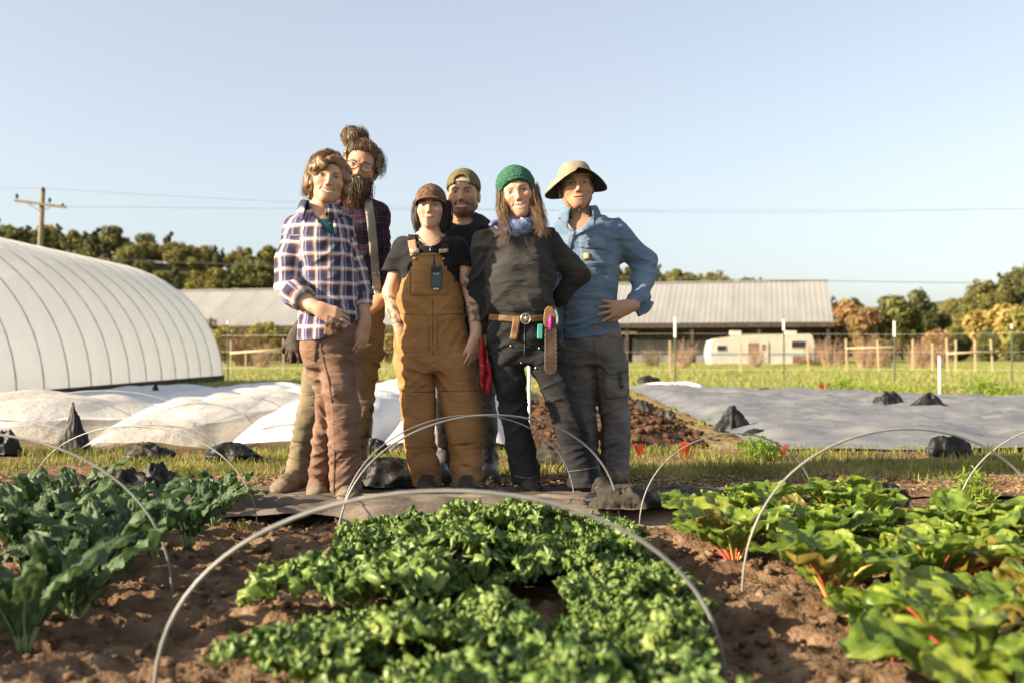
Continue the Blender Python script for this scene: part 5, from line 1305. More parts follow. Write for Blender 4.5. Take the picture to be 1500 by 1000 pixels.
hand(B, a.p(466, 452, -.16), (.9, -.12, -.32), (.1, .9, -.3), -1, .95, (.25, .3, .35, .4), .08, .35, .3, .95)
hand(B, a.p(534, 470, .01), (-.10, -.1, -1), (-.75, .5, 0), -1, .95, (.28, .34, .38, .42), .1, .3, .3, .98)
body = a.mesh('body', B, M_skin, col=skin_cols(hd, ck))
PLAID = mat_plaid('navy_white_plaid', None, [(0, (.040, .040, .080)), (.40, (.040, .040, .080)), (.44, (.30, .10, .05)), (.50, (.32, .12, .07)), (.54, (.64, .59, .58)), (.70, (.70, .65, .63)), (.74, (.12, .11, .26)), (.86, (.14, .12, .28)), (.90, (.48, .44, .46)), (1, (.040, .040, .080))], [(0, (.040, .040, .080)), (.42, (.040, .040, .080)), (.46, (.32, .11, .06)), (.52, (.34, .13, .08)), (.56, (.66, .61, .60)), (.74, (.70, .65, .63)), (.78, (.10, .09, .22)), (1, (.040, .040, .080))], .066)
S = Field.box((-1.2, 4.36, .72), (-.62, 4.88, 1.42), .0052)
S.loft(tor, .03); S.cone(lp[0], lp[1], .062, .066, .03); S.cone(lp[1], lp[2], .066, .060, .012); S.cone(a.p(423, 420, -.06), a.p(438, 434, -.10), .060, .050, .012); S.chain(rp_, [.058, .052, .048], .03); S.cone(a.p(519, 395, .07), a.p(531, 440, .04), .05, .046, .03)
hl, hr = a.p(438, 497)[2], a.p(524, 470)[2]; xl, xr = a.p(438, 497)[0], a.p(524, 470)[0]
S.clip(lambda X, Y, Z: np.where(Y < 9, (hl + (hr - hl) * np.clip((X - xl) / (xr - xl), 0, 1) ** 1.0 - .035 * np.sin(np.clip((X - xl) / (xr - xl), 0, 1) * 3.14)) - Z, 0) - np.where(X < a.p(432, 450)[0], .2, 0))
n0 = hd.w(0, -.022, -.07); S.cone(hd.w(0, .0, -.10), a.p(472, 309, -.05), .058, .052, .01, 's'); S.cone(a.p(474, 311, -.07), a.p(484, 334, -.115), .044, .030, .012, 's'); S.cone(a.p(484, 334, -.115), a.p(490, 356, -.13), .030, .008, .012, 's')
S.disp(cloth_folds(3, .0062, 7, 13, .8)); pcf = arm_pc((a.p(477, 380)[0], a.Y, .13), [(lp, [.062, .066, .06]), (rp_, [.05, .05, .05])])
shirt = a.mesh('shirt', S, PLAID, pc=pcf)
collar(a, a.p(469, 308, -.012), .070, .072, PLAID, .040, .034, .55, .045, .06, pc=True)
roll_cuff(a, a.p(430, 426, -.08), a.p(447, 440, -.125), .066, .056, PLAID, pc=True); roll_cuff(a, a.p(529, 433, .045), a.p(532, 449, .03), .05, .044, PLAID, pc=True)
M_teal = mat_cloth('teal_undershirt', (.012, .06, .075), (.02, .10, .115))
U = Field.box((-1.0, 4.4, 1.1), (-.72, 4.75, 1.40), .005); U.loft([(z, cx, cy, x - .008, y - .006) for z, cx, cy, x, y in tor[1:6]], .02); U.cone(hd.w(0, .01, -.10), a.p(474, 306, -.06), .060, .052, .01, 's'); a.mesh('undershirt', U, M_teal)
M_brown = mat_cloth('brown_canvas', (.13, .075, .052), (.225, .14, .105), 6, c3=(.175, .105, .075), fold=.7)
T = Field.box((-1.16, 4.40, .03), (-.60, 4.94, .92), .0056)
T.loft([a.row(*q) for q in ((452, 443, 523, .108, 0), (466, 440, 523, .116, 0), (490, 437, 521, .125, 0), (515, 440, 519, .122, .01), (540, 446, 520, .11, .01))], .03); T.loft(legL, .02, cap=.006); T.loft(legR, .015, cap=.006)
T.disp(cloth_folds(11, .006, 6, 15, -.5)); tro = a.mesh('trousers', T, M_brown)
M_seam = mat_cloth('brown_seam', (.09, .05, .035), (.14, .085, .06), fold=0)
for pl in ([(466, 478), (472, 520), (482, 560), (488, 610), (490, 660), (488, 735)], [(484, 655), (500, 660), (527, 658)], [(470, 575), (480, 582), (492, 578)]): a.strip(T, 'seam', M_seam, pl, 2.2, .0035, .004, tro)
a.patch(T, 'pocket', M_brown, [(442, 492), (466, 500), (462, 530), (445, 522)], 8, 10, .006, .01, tro)
a.patch(T, 'knee_patch', M_brown, [(484, 590), (526, 592), (527, 662), (486, 660)], 12, 16, .0055, .01, tro)
hb = lambda x, f, z: smax(smin(smin(smin(El(x, f, z, (-.062, -.018, -.014), (.050, .068, .084)), El(x, f, z, (.0, -.012, .048), (.084, .098, .072)), .03), El(x, f, z, (.070, -.024, .0), (.030, .060, .088)), .03), El(x, f, z, (-.035, .055, .045), (.05, .045, .035)), .03), -El(x, f, z, (.016, .098, -.035), (.054, .080, .088)), .012)
wave = lambda x, y, z: .007 * np.sin(z * 95 + 5 * vnoise(x * 14, y * 14, z * 14, 2) + x * 40) * .6 + .008 * vnoise(x * 38, y * 38, z * 20, 4) + .003 * vnoise(x * 160, y * 160, z * 30, 5)
hair = a.mesh('hair', local_field(hd, (-.15, -.14, -.14), (.13, .13, .16), .0042, hb, wave), M_hair_sandy)
b = MB(); gs = []
for q in range(30):
    t = q / 29; an = -2.3 + 3.3 * t; sx, sf = math.sin(an), math.cos(an)
    gs.append([hd.w(.02 * sx, .0, .128), hd.w(-.02 + .075 * sx, -.01 + .085 * sf * (1 if sf < 0 else .7), .085), hd.w(-.02 + .086 * sx, -.02 + .09 * sf * (1 if sf < 0 else .5), .02), hd.w(-.02 + .090 * sx, -.02 + .08 * sf * (1 if sf < 0 else .3), -.05 - .04 * (sx < -.3))])
strands(b, gs, 1500, 5, .0010, .009, 1.8, .006, 11, .25); a.mb(b, 'loose_strands', M_hair_sandy, hair)
a.patch([T, S, B], 'pocket_bag', M_brown, [(479, 461), (500, 470), (500, 494), (474, 490)], 14, 16, .006, .012, tro)
boot(a, 'shoe', (-.925, 4.86), (-.905, 4.585), M_boot, M_sole, .09, .045, .05, .03); boot(a, 'shoe', (-.80, 4.76), (-.735, 4.50), M_boot, M_sole, .09, .046, .05, .03)

# ---------------------------------------------------------------- 2: bearded, suspenders
a = Person(5.12, 510, 728, 'tall bearded person with hair bun, glasses and a grey suspender strap')
hd = Head(a, (527, 243), -.10, 4, -8, 13, 1.06); hk = dict(smile=.2, squint=.6, jaw=1.05, nose=1.1); ck = dict(skin=(.45, .235, .15), lip=(.35, .13, .10), brow=(.06, .035, .02), smile=.2, stubble=.6, browt=1.2, squint=.55)
tor = [a.row(*q) for q in ((286, 500, 540, .06, .0), (296, 462, 552, .10, .01), (310, 452, 560, .115, .01), (340, 450, 560, .13, 0), (380, 452, 559, .13, 0), (420, 454, 560, .128, 0), (450, 454, 561, .13, 0))]
lp = [a.p(456, 312, .02), a.p(446, 380, .06), a.p(447, 440, .03)]; rp_ = [a.p(553, 314, .01), a.p(559, 372, .04), a.p(557, 428, -.02)]
legL = [a.row(*q) for q in ((505, 446, 508, .115, .0), (530, 447, 504, .11, -.02), (560, 443, 492, .10, -.04), (594, 438, 480, .092, -.07), (625, 431, 467, .088, -.10), (658, 425, 458, .082, -.12), (690, 422, 453, .082, -.12), (706, 421, 454, .086, -.12))]
legR = [a.row(*q) for q in ((505, 500, 562, .115, 0), (530, 503, 558, .11, 0), (587, 507, 549, .095, 0), (632, 508, 543, .088, 0), (664, 506, 538, .085, 0), (704, 503, 533, .088, 0))]
B = body_field(a, hd, a.p(508, 296, .01), tor, [legL, legR], [(lp, [.05, .044, .03]), (rp_ + [a.p(556, 442, -.09)], [.05, .044, .034, .027])], (-1.2, -.56), 0, 0, (.93, 1.02), hk)
hand(B, a.p(557, 440, -.09), (-.8, -.1, -.45), (0, .95, -.2), 1, 1.02, (.2, .25, .3, .35), .06, .2, .2)
a.mesh('body', B, M_skin, col=skin_cols(hd, ck))
PL2 = mat_plaid('dark_plaid', None, [(0, (.028, .020, .034)), (.30, (.032, .022, .036)), (.34, (.10, .12, .20)), (.37, (.03, .022, .04)), (.55, (.085, .020, .030)), (.70, (.09, .022, .032)), (.72, (.14, .13, .16)), (.76, (.03, .022, .04)), (1, (.028, .02, .034))], [(0, (.026, .022, .04)), (.30, (.03, .024, .045)), (.34, (.12, .13, .2)), (.37, (.03, .022, .04)), (.6, (.08, .02, .03)), (.74, (.085, .022, .032)), (.76, (.14, .13, .16)), (.8, (.028, .022, .04)), (1, (.026, .022, .04))], .075)
S = Field.box((-1.16, 4.84, .90), (-.56, 5.36, 1.56), .0056); S.loft(tor, .03); S.chain(lp, [.062, .056, .05], .03); S.chain(rp_, [.064, .054, .046], .03)
S.cone(a.p(520, 284, -.02), a.p(512, 294, -.06), .05, .04, .01, 's'); S.clip(lambda X, Y, Z: a.p(500, 446)[2] - Z + 0 * X + 0 * Y); S.disp(cloth_folds(23, .006, 7, 13, .7))
a.mesh('shirt', S, PL2, pc=arm_pc((a.p(505, 380)[0], a.Y, .17), [(lp, [.062, .056, .05]), (rp_, [.064, .054, .046])]))
collar(a, a.p(515, 292, -.0), .066, .066, PL2, .034, .028, .6, .03, -.05, pc=True)
M_tan = mat_cloth('tan_canvas', (.10, .082, .05), (.195, .16, .10), 6, c3=(.145, .118, .073), fold=.7)
T = Field.box((-1.2, 4.8, .03), (-.56, 5.36, 1.02), .006); T.loft([a.row(*q) for q in ((432, 454, 563, .135, 0), (470, 449, 563, .135, 0), (500, 446, 562, .13, 0), (530, 447, 558, .11, 0))], .03); T.loft(legL, .03, cap=.006); T.loft(legR, .03, cap=.006); T.disp(cloth_folds(29, .0065, 6, 14, .5)); tro = a.mesh('trousers', T, M_tan)
a.patch(T, 'knee_patch', M_tan, [(440, 594), (476, 596), (462, 648), (428, 646)], 10, 12, .0055, .01, tro); a.patch(T, 'knee_patch', M_tan, [(510, 585), (549, 586), (544, 640), (511, 640)], 10, 12, .0055, .01, tro)
M_susp = mat_cloth('grey_suspender_webbing', (.26, .235, .19), (.36, .325, .27), 20, fold=0)
sp_ = a.strip(S, 'suspender', M_susp, [(538, 288), (543, 320), (547, 360), (550, 400), (552, 424)], 12.5, .006, .006, None, 5, 5); a.strip(S, 'slider', M_steel, [(545, 400), (556, 400)], 3, .010, .005, sp_); a.strip([S, T], 'clip', M_steel, [(552, 424), (553, 436)], 8, .010, .008, sp_)
hb = lambda x, f, z: smin(np.maximum(np.maximum(El(x, f, z, (0, -.016, .040), (.082, .100, .090)), .076 - z + np.clip(-f + .06, 0, .12) * -.9), -1), El(x, f, z, (-.062, -.03, .130), (.058, .056, .048)), .03)
hb2 = lambda x, f, z: smin(hb(x, f, z), np.minimum(El(x, f, z, (.076, .0, .02), (.018, .05, .06)), El(x, f, z, (-.074, -.02, .02), (.018, .05, .07))), .02)
hair = a.mesh('hair', local_field(hd, (-.16, -.15, -.07), (.13, .12, .21), .0042, hb2, lambda x, y, z: .004 * np.sin(x * 110 + y * 60 + 7 * vnoise(x * 20, y * 20, z * 20, 8)) + .004 * vnoise(x * 60, y * 60, z * 60, 9)), M_hair_bun)
b = MB(); gs = []
for q in range(26):
    an = q / 26 * 6.28; gs.append([hd.w(-.05 + .05 * math.cos(an), -.03 + .05 * math.sin(an), .085), hd.w(-.062 + .068 * math.cos(an + .5), -.03 + .062 * math.sin(an + .5), .12), hd.w(-.062 + .055 * math.cos(an + 1.2), -.03 + .05 * math.sin(an + 1.2), .165), hd.w(-.055 + .02 * math.cos(an + 2), -.03 + .02 * math.sin(an + 2), .178)])
strands(b, gs, 650, 8, .0013, .006, 1.2, .006, 9); gs = [[hd.w(.06, .03, .085), hd.w(.085, .02, .06), hd.w(.10, .0, .02), hd.w(.095, -.01, -.02)], [hd.w(.07, .0, .09), hd.w(.10, -.01, .06), hd.w(.115, -.02, .0), hd.w(.10, -.02, -.04)]]
strands(b, gs, 70, 9, .0011, .012, 2.2, .007, 10)
gs = [[hd.w(.06 * t, .078 - .03 * t * t, .082 - .02 * t * t), hd.w(.05 * t - .01, .04, .118), hd.w(.03 * t - .035, -.01, .128), hd.w(-.05, -.03, .125)] for t in np.linspace(-1.1, 1.1, 12)]
strands(b, gs, 420, 19, .0011, .004, 1.0, .005, 9, .1); a.mb(b, 'loose_strands', M_hair_bun, hair)
def bd(x, f, z):
    d = El(x, f, z, (0, .062, -.088), (.052, .040, .045)); 
    d = smin(d, El(x, f, z, (.012, .068, -.150), (.046, .034, .06)), .03); d = smin(d, El(x, f, z, (.026, .06, -.205), (.026, .024, .05)), .03)
    ax_ = np.abs(x); d = smin(d, El(ax_, f, z, (.056, .022, -.060), (.020, .036, .042)), .025); d = smin(d, El(ax_, f, z, (.020, .084, -.056), (.022, .012, .009)), .01)
    return d
beard = a.mesh('beard', local_field(hd, (-.12, -.05, -.30), (.12, .14, .0), .004, bd, lambda x, y, z: .003 * np.sin(z * 120 + 8 * vnoise(x * 30, y * 30, z * 16, 6)) + .006 * vnoise(x * 70, y * 70, z * 40, 7)), M_beard)
b = MB(); gs = []
for q in range(22):
    t = q / 21 * 2 - 1; gs.append([hd.w(.06 * t, .085 - .05 * t * t, -.07 - .01 * abs(t)), hd.w(.068 * t + .006, .095 - .05 * t * t, -.13), hd.w(.050 * t + .02, .09 - .04 * t * t, -.20), hd.w(.022 * t + .03, .07, -.285)])
strands(b, gs, 1000, 12, .0009, .007, 3.2, .011, 12, .5); a.mb(b, 'loose_strands', M_beard, beard)
M_frame = mat_noise('dark_spectacle_frame', (.02, .014, .012), (.05, .035, .028), scale=30, rough=.3); b = MB()
M_lens, n_, l_, b_ = new_mat('spectacle_lens'); b_.inputs['Base Color'].default_value = (1, 1, 1, 1); b_.inputs['Roughness'].default_value = .05; b_.inputs['Alpha'].default_value = .05
for sx in (-1, 1):
    b.tube([hd.w(sx * .034 + .0255 * math.cos(t) * (1 + .08 * math.cos(2 * t)), .099 - .004 * abs(math.cos(t)), -.003 + .0200 * math.sin(t)) for t in np.linspace(0, 6.2832, 25)], .0021, 6, cap=False); b.tube([hd.w(sx * .060, .095, .008), hd.w(sx * .080, .06, .012), hd.w(sx * .083, -.01, .006)], .0018, 5)
b.tube([hd.w(-.009, .100, .003), hd.w(0, .104, .006), hd.w(.009, .100, .003)], .002, 5)
gl = a.mb(b, 'glasses', M_frame)
for sx in (-1, 1):
    b = MB(); b.add([hd.w(sx * .034 + .0245 * math.cos(t), .0985, -.003 + .0192 * math.sin(t)) for t in np.linspace(0, 6.2832, 24, endpoint=False)], [tuple(range(24))]); a.mb(b, 'lens', M_lens, gl)
boot(a, 'boot', (-1.055, 5.03), (-1.13, 4.77), M_boot, M_sole, .12, .052, .06, .03); boot(a, 'boot', (-.81, 5.18), (-.80, 4.90), M_boot, M_sole, .12, .05, .06, .03)
# work gloves hanging at the hip
M_glove = mat_noise('dark_work_glove', (.025, .018, .014), (.07, .05, .04), scale=16, rough=.7, bump=.4, bscale=60)
Fg = Field.box((-1.22, 4.80, .66), (-1.0, 5.02, .93), .005)
hand(Fg, a.p(437, 484, -.21), (-.35, -.2, -1), (.3, .9, 0), 1, 1.15, (.3, .2, .35, .5), .5, .8, .2, 1.05); hand(Fg, a.p(441, 489, -.20), (-.05, -.2, -1), (-.3, .9, 0), 1, 1.15, (.5, .4, .3, .2), .3, .5, .2, 1.0)
Vg, Fc = Fg.nets(); og = np.array(a.p(437, 480, -.2)); go = mesh_obj('work_gloves', Vg - og, Fc, M_glove, None, True); go.location = og; tag(go, 'pair of dark work gloves hanging from the hip behind the plaid shirt', 'gloves')

# ---------------------------------------------------------------- 3: tan overalls, cap
a = Person(4.97, 645, 726, 'person in tan bib overalls, black t-shirt and brown cap with tattooed arms')
hd = Head(a, (628.5, 300.5), -.08, -2, 3, -1, .93); hk = dict(smile=.55, jaw=.98, squint=.6); ck = dict(skin=(.52, .31, .215), lip=(.42, .17, .14), brow=(.012, .008, .007), smile=.55, browt=1.35, squint=.55)
tor = [a.row(*q) for q in ((341, 612, 648, .05, .0), (347, 603, 658, .075, .0), (354, 590, 670, .09, 0), (368, 585, 675, .105, 0), (390, 585, 675, .117, -.005), (420, 588, 673, .115, 0), (450, 589, 677, .118, 0), (470, 588, 680, .12, 0))]
lp = [a.p(592, 363, .0), a.p(572, 428, .02), a.p(576, 452, -.02), a.p(584, 476, -.07)]; rp_ = [a.p(669, 363, .0), a.p(689, 424, -.02), a.p(694, 455, -.06), a.p(697, 486, -.09)]
legL = [a.row(*q) for q in ((520, 579, 637, .115, 0), (545, 581, 637, .112, 0), (572, 584, 638, .108, 0), (610, 588, 638, .102, 0), (638, 591, 638, .10, 0), (660, 594, 640, .10, 0), (690, 600, 646, .10, 0), (714, 606, 648, .10, 0))]
legR = [a.row(*q) for q in ((520, 634, 696, .115, 0), (545, 637, 698, .112, 0), (589, 645, 704, .108, 0), (624, 650, 707, .102, 0), (655, 657, 709, .10, 0), (690, 661, 708, .10, 0), (717, 664, 706, .10, 0))]
def tattoo(V, c, body):
    w = rp_[3]; e = rp_[1]
    for (pts, lo, hi, red) in ((rp_, .03, .9, True), (lp, .62, 1.0, False)):
        A = np.array(pts[0]); Bq = np.array(pts[-1]); d = (Bq - A) / np.linalg.norm(Bq - A); L = np.linalg.norm(Bq - A); t = ((V - A) @ d) / L; dist = np.linalg.norm(V - A - (t * L)[:, None] * d, axis=1)
        m = (dist < .085) & (t > lo) & (t < hi) & body
        n1 = vnoise(V[:, 0] * 45, V[:, 1] * 45, V[:, 2] * 45, 61); n2 = vnoise(V[:, 0] * 80, V[:, 1] * 80, V[:, 2] * 80, 62); n3 = vnoise(V[:, 0] * 38, V[:, 1] * 38, V[:, 2] * 38, 67)
        k = m * ss(.0, .25, n1 * .8 + n2 * .5) * .8; c = c * (1 - k[:, None]) + np.array([.045, .055, .048]) * k[:, None]
        if red: k = m * ss(.42, .6, n3) * .75; c = c * (1 - k[:, None]) + np.array([.32, .05, .045]) * k[:, None]
    return c
B = body_field(a, hd, a.p(629, 346, .0), tor, [legL, legR], [(lp, [.045, .038, .034, .027]), (rp_, [.045, .038, .033, .026])], (-.70, -.13), 0, 0, (.62, .88), hk, sleeve=1.0)
hand(B, a.p(698, 490, -.09), (-.12, -.1, -1), (-.55, .6, 0), -1, .92, (.22, .28, .34, .4), .12, .35, .3, .95); hand(B, a.p(586, 480, -.075), (.3, .1, -1), (.2, .9, 0), 1, .9, (.3, .3, .3, .3), .05, .3, .3, .9)
a.mesh('body', B, M_skin, col=skin_cols(hd, ck, tattoo))
M_tee = mat_cloth('black_cotton', (.010, .010, .012), (.024, .023, .026), 6, fold=.6)
S = Field.box((-.72, 4.72, .82), (-.14, 5.22, 1.33), .005); S.loft(tor, .03); S.cone(lp[0], a.p(573, 402, .01), .060, .053, .03); S.cone(rp_[0], a.p(685, 398, -.01), .060, .052, .03)
S.clip(lambda X, Y, Z: np.where(X < tor[3][1], (a.p(560, 396)[2] + (X - a.p(560, 396)[0]) * -.1) - Z - np.where(X > a.p(588, 396)[0], .5, 0), a.p(690, 390)[2] - Z - np.where(X < a.p(674, 390)[0], .5, 0)) + 0 * Y)
S.cone(hd.w(0, .0, -.12), a.p(630, 347, -.07), .062, .056, .012, 's'); S.disp(cloth_folds(33, .0028, 8, 13, .7)); a.mesh('t_shirt', S, M_tee)
M_duck = mat_cloth('tan_duck_canvas', (.25, .126, .048), (.36, .195, .082), 5, c3=(.305, .158, .063), fold=.7)
T = Field.box((-.72, 4.74, .05), (-.10, 5.2, 1.26), .0056)
T.loft([a.row(*q) for q in ((374, 602, 656, .126, -.012), (392, 597, 664, .136, -.008), (420, 587, 673, .138, -.004), (442, 581, 678, .137, 0), (460, 586, 680, .130, 0), (485, 581, 686, .132, 0), (508, 578, 690, .132, 0), (545, 580, 697, .115, 0))], .03, cap=.008); T.loft(legL, .015, cap=.006); T.loft(legR, .015, cap=.006)
yb = a.Y + .02; zb = a.p(630, 425)[2]; T.clip(lambda X, Y, Z: np.minimum(Y - yb, Z - zb) + 0 * X)
xA, zA = a.p(645, 700)[0], a.p(645, 706)[2]
T.disp(cloth_folds(37, .0062, 5, 12, .4)); ov = a.mesh('overalls', T, M_duck)
M_dseam = mat_cloth('canvas_stitching', (.13, .06, .02), (.19, .09, .035), fold=0)
for pl in ([(588, 460), (634, 462), (679, 459)], [(634, 434), (634, 520)], [(628, 462), (628, 512)], [(641, 462), (641, 512)], [(603, 432), (634, 433), (655, 431)], [(601, 392), (601, 432)], [(586, 572), (610, 574), (636, 573)], [(646, 572), (675, 573), (702, 571)], [(658, 650), (680, 651), (708, 649)]): a.strip(T, 'seam', M_dseam, pl, 1.3, .003, .003, ov)
a.patch(T, 'bib_pocket', M_duck, [(602, 391), (655, 390), (656, 432), (602, 433)], 14, 12, .005, .008, ov)
a.patch(T, 'knee_panel', M_duck, [(587, 574), (636, 575), (638, 655), (594, 656)], 12, 16, .004, .008, ov); a.patch(T, 'knee_panel', M_duck, [(647, 574), (703, 573), (708, 650), (658, 651)], 12, 16, .004, .008, ov)
M_strap = mat_cloth('dark_overall_strap', (.025, .016, .02), (.05, .034, .04), fold=0); M_pinkcv = mat_cloth('pale_canvas_tab', (.30, .16, .10), (.42, .25, .18), fold=0)  # left strap tab is paler than the right one
for (p0, p1, p2, mt) in (((604, 344), (603, 352), (607, 374), M_pinkcv), ((653, 343), (652, 356), (650, 374), M_strap)):
    st = a.strip([S, T, B], 'strap', M_strap, [p0, p1], 12, .006, .007, ov, 5, 2.5); a.strip([S, T], 'strap_tab', M_pinkcv if mt is M_pinkcv else M_strap, [p1, p2], 12, .008, .007, ov, 5, 3)
    a.strip([S, T], 'buckle', M_brass, [(p2[0] - 7, p2[1] - 6), (p2[0] + 7, p2[1] - 7)], 6, .012, .006, ov, 5, 3); a.strip(T, 'button', M_brass, [(p2[0] - 2, p2[1] + 5), (p2[0] + 2, p2[1] + 5)], 4, .008, .006, ov, 4, 1.5)
b = MB(); nk = [a.front([B, S, T], [(u, v)], .004)[0] for u, v in ((611, 345), (616, 353), (623, 358), (630, 363), (637, 357), (643, 350), (646, 344))]; b.tube(nk, .0016, 5); b.tube([nk[3], nk[3] + np.array([0, -.003, -.02])], .0018, 5); a.mb(b, 'necklace', M_steel)
M_cap = mat_noise('brown_patterned_cap', (.05, .028, .02), (.20, .12, .075), scale=48, rough=.85, c3=(.11, .06, .04), detail=3, bump=.3, bscale=150)
cp = a.mesh('cap', local_field(hd, (-.11, -.14, -.03), (.11, .12, .15), .004, cap_shape(.046, .0, .002)), M_cap)
def brim(hd, per, parent, mat, z0=.060, out=.064, w=.078, droop=.020, th=.004):
    V = []; n = 25; m = 7
    for i in range(n):
        t = i / (n - 1) * 2 - 1; th_ = t * 1.45
        for j in range(m):
            q = j / (m - 1); rx = w * math.sin(th_); fy = .082 * math.cos(th_ * .93) - .010 + out * q * math.cos(th_ * .8) ** .75
            V.append(hd.w(rx * (1 + .05 * q), fy, z0 - droop * (abs(t) ** 2) * 1.2 - .028 * q - .002))
    F = [(i * m + j, i * m + j + 1, (i + 1) * m + j + 1, (i + 1) * m + j) for i in range(n - 1) for j in range(m - 1)]
    o = mesh_obj('brim', np.array(V) - np.array(per.base), F, mat, parent, True); sm = o.modifiers.new('thick', 'SOLIDIFY'); sm.thickness = th; return o
brim(hd, a, cp, M_cap); b = MB(); b.tube([hd.w(0, -.01, .128), hd.w(0, -.01, .135)], .007, 8); a.mb(b, 'cap_button', M_cap, cp)
def hb(x, f, z):
    d = smin(El(x, f, z, (-.068, -.006, -.045), (.024, .056, .092)), El(x, f, z, (.064, -.012, -.045), (.019, .052, .090)), .02)
    d = smin(d, El(x, f, z, (0, -.045, -.01), (.086, .068, .10)), .03); return smax(smax(d, -El(x, f, z, (0, .095, -.04), (.057, .085, .095)), .01), z - .05, .01)
hair = a.mesh('hair', local_field(hd, (-.14, -.14, -.15), (.13, .10, .08), .0042, hb, lambda x, y, z: .004 * np.sin(np.arctan2(x, y) * 34 + 3 * vnoise(x * 20, y * 20, z * 8, 3)) + .003 * vnoise(x * 90, y * 90, z * 15, 5)), M_hair_dk)
b = MB(); gs = [[hd.w(s_ * (.06 + .02 * q), .03 - .05 * q, .04), hd.w(s_ * (.082 + .012 * q), .03 - .05 * q, .0), hd.w(s_ * (.084 + .012 * q), .03 - .05 * q, -.06), hd.w(s_ * (.070 + .012 * q), .035 - .05 * q, -.125)] for s_ in (-1, 1) for q in (0, .5, 1, 1.5)]
strands(b, gs, 320, 21, .0013, .003, .7, .005, 8, .12); a.mb(b, 'loose_strands', M_hair_dk, hair)
boot(a, 'shoe', (-.425, 5.02), (-.40, 4.74), M_bootblk, M_sole, .09, .046, .05, .03); boot(a, 'shoe', (-.235, 5.02), (-.21, 4.74), M_bootblk, M_sole, .09, .046, .05, .03)
# radio clipped on the bib
M_radio = mat_noise('black_plastic_case', (.015, .017, .020), (.03, .033, .038), scale=9, rough=.35, spec=.5); M_screen = mat_noise('blue_grey_panel', (.03, .055, .08), (.05, .08, .11), scale=5, rough=.2)
q = a.front(T, [(640, 406)], .012)[0]; rd = empty('two_way_radio', q); b = MB(); b.box((0, -.018, 0), (.0265, .014, .054)); b.box((0, -.018, .0), (.0245, .0155, .052)); b.build('case', M_radio, rd)
b = MB(); b.box((.001, -.0345, -.014), (.021, .001, .034)); b.build('front_panel', M_screen, rd); b = MB(); b.tube([(-.012, -.018, .05), (-.013, -.018, .105)], .0045, 8); b.build('antenna', M_radio, rd, True)
b = MB(); b.box((0, -.035, .032), (.020, .001, .010)); b.build('speaker_grille', M_tyre, rd); b = MB(); b.box((-.002, -.016, -.058), (.013, .008, .004)); b.build('clip', M_steel, rd)
for (dx, dz) in ((-.010, .014), (0, .012), (.010, .014)):
    b = MB(); b.tube([(dx, -.034, dz), (dx, -.0375, dz)], .003, 8); b.build('button', M_steel, rd)
tag(rd, 'dark hand-held radio clipped to the bib of the tan overalls', 'radio')

# ---------------------------------------------------------------- 4: olive cap worn backwards, behind
a = Person(5.44, 680, 715, 'person with short beard and olive cap worn backwards, standing behind the others')
hd = Head(a, (676, 281.2), -.10, -4, 1, 0, 1.10); hk = dict(smile=.7, open_=.6, squint=.9, jaw=1.12, nose=1.15); ck = dict(skin=(.39, .21, .125), lip=(.36, .13, .11), brow=(.02, .013, .01), smile=.7, open_=.6, stubble=.8, browt=1.1, squint=.75)
tor = [a.row(*q) for q in ((316, 655, 697, .07, .01), (324, 645, 710, .10, .01), (334, 636, 718, .12, 0), (360, 633, 722, .13, 0), (400, 634, 720, .13, 0), (450, 636, 718, .125, 0), (500, 637, 720, .13, 0))]
lp = [a.p(642, 340, .0), a.p(636, 405, .03), a.p(640, 455, .0)]; rp_ = [a.p(713, 340, .0), a.p(718, 405, .03), a.p(716, 460, .0)]
legL = [a.row(*q) for q in ((495, 638, 682, .12, 0), (583, 637, 669, .10, 0), (630, 636, 666, .095, 0), (653, 636, 665, .095, 0))]; legR = [a.row(*q) for q in ((495, 678, 724, .12, 0), (572, 696, 728, .10, 0), (630, 702, 729, .095, 0), (655, 703, 728, .095, 0))]
B = body_field(a, hd, a.p(677, 322, .01), tor, [legL, legR], [(lp, [.05, .045, .034]), (rp_, [.05, .045, .034])], (-.55, .0), 0, 0, (.72, .86), hk)
hand(B, a.p(641, 460, .0), (0, -.1, -1), (.5, .7, 0), 1, 1.0, (.3, .35, .4, .4)); hand(B, a.p(715, 464, .0), (0, -.1, -1), (-.5, .7, 0), -1, 1.0, (.3, .35, .4, .4))
a.mesh('body', B, M_skin, col=skin_cols(hd, ck))
M_hood = mat_cloth('black_fleece', (.011, .012, .014), (.026, .026, .030), 6, fold=.6)
S = Field.box((-.56, 5.16, .74), (.02, 5.7, 1.50), .006); S.loft(tor, .03); S.chain(lp, [.062, .056, .045], .03); S.chain(rp_, [.062, .056, .045], .03)
for q in range(9):
    an = -.25 + q / 8 * (math.pi + .5); c = a.p(677, 322, .01); r1 = .088; S.ell(c + np.array([-math.cos(an) * r1, math.sin(an) * r1 * .9 - .02, .004 + .012 * math.sin(an)]), (.034, .034, .028), .03)
S.cone(hd.w(0, .0, -.10), a.p(677, 322, -.05), .066, .060, .012, 's'); S.disp(cloth_folds(43, .006, 7, 13)); a.mesh('hoodie', S, M_hood)
M_grey4 = mat_cloth('grey_work_cotton', (.085, .075, .062), (.15, .135, .115), 6, fold=.7)
T = Field.box((-.5, 5.2, .2), (.02, 5.66, .84), .0065); T.loft([a.row(*q) for q in ((492, 636, 722, .125, 0), (530, 636, 724, .12, 0))], .03); T.loft(legL, .02, cap=.008); T.loft(legR, .02, cap=.008); T.disp(cloth_folds(47, .0065, 6, 14)); a.mesh('trousers', T, M_grey4)
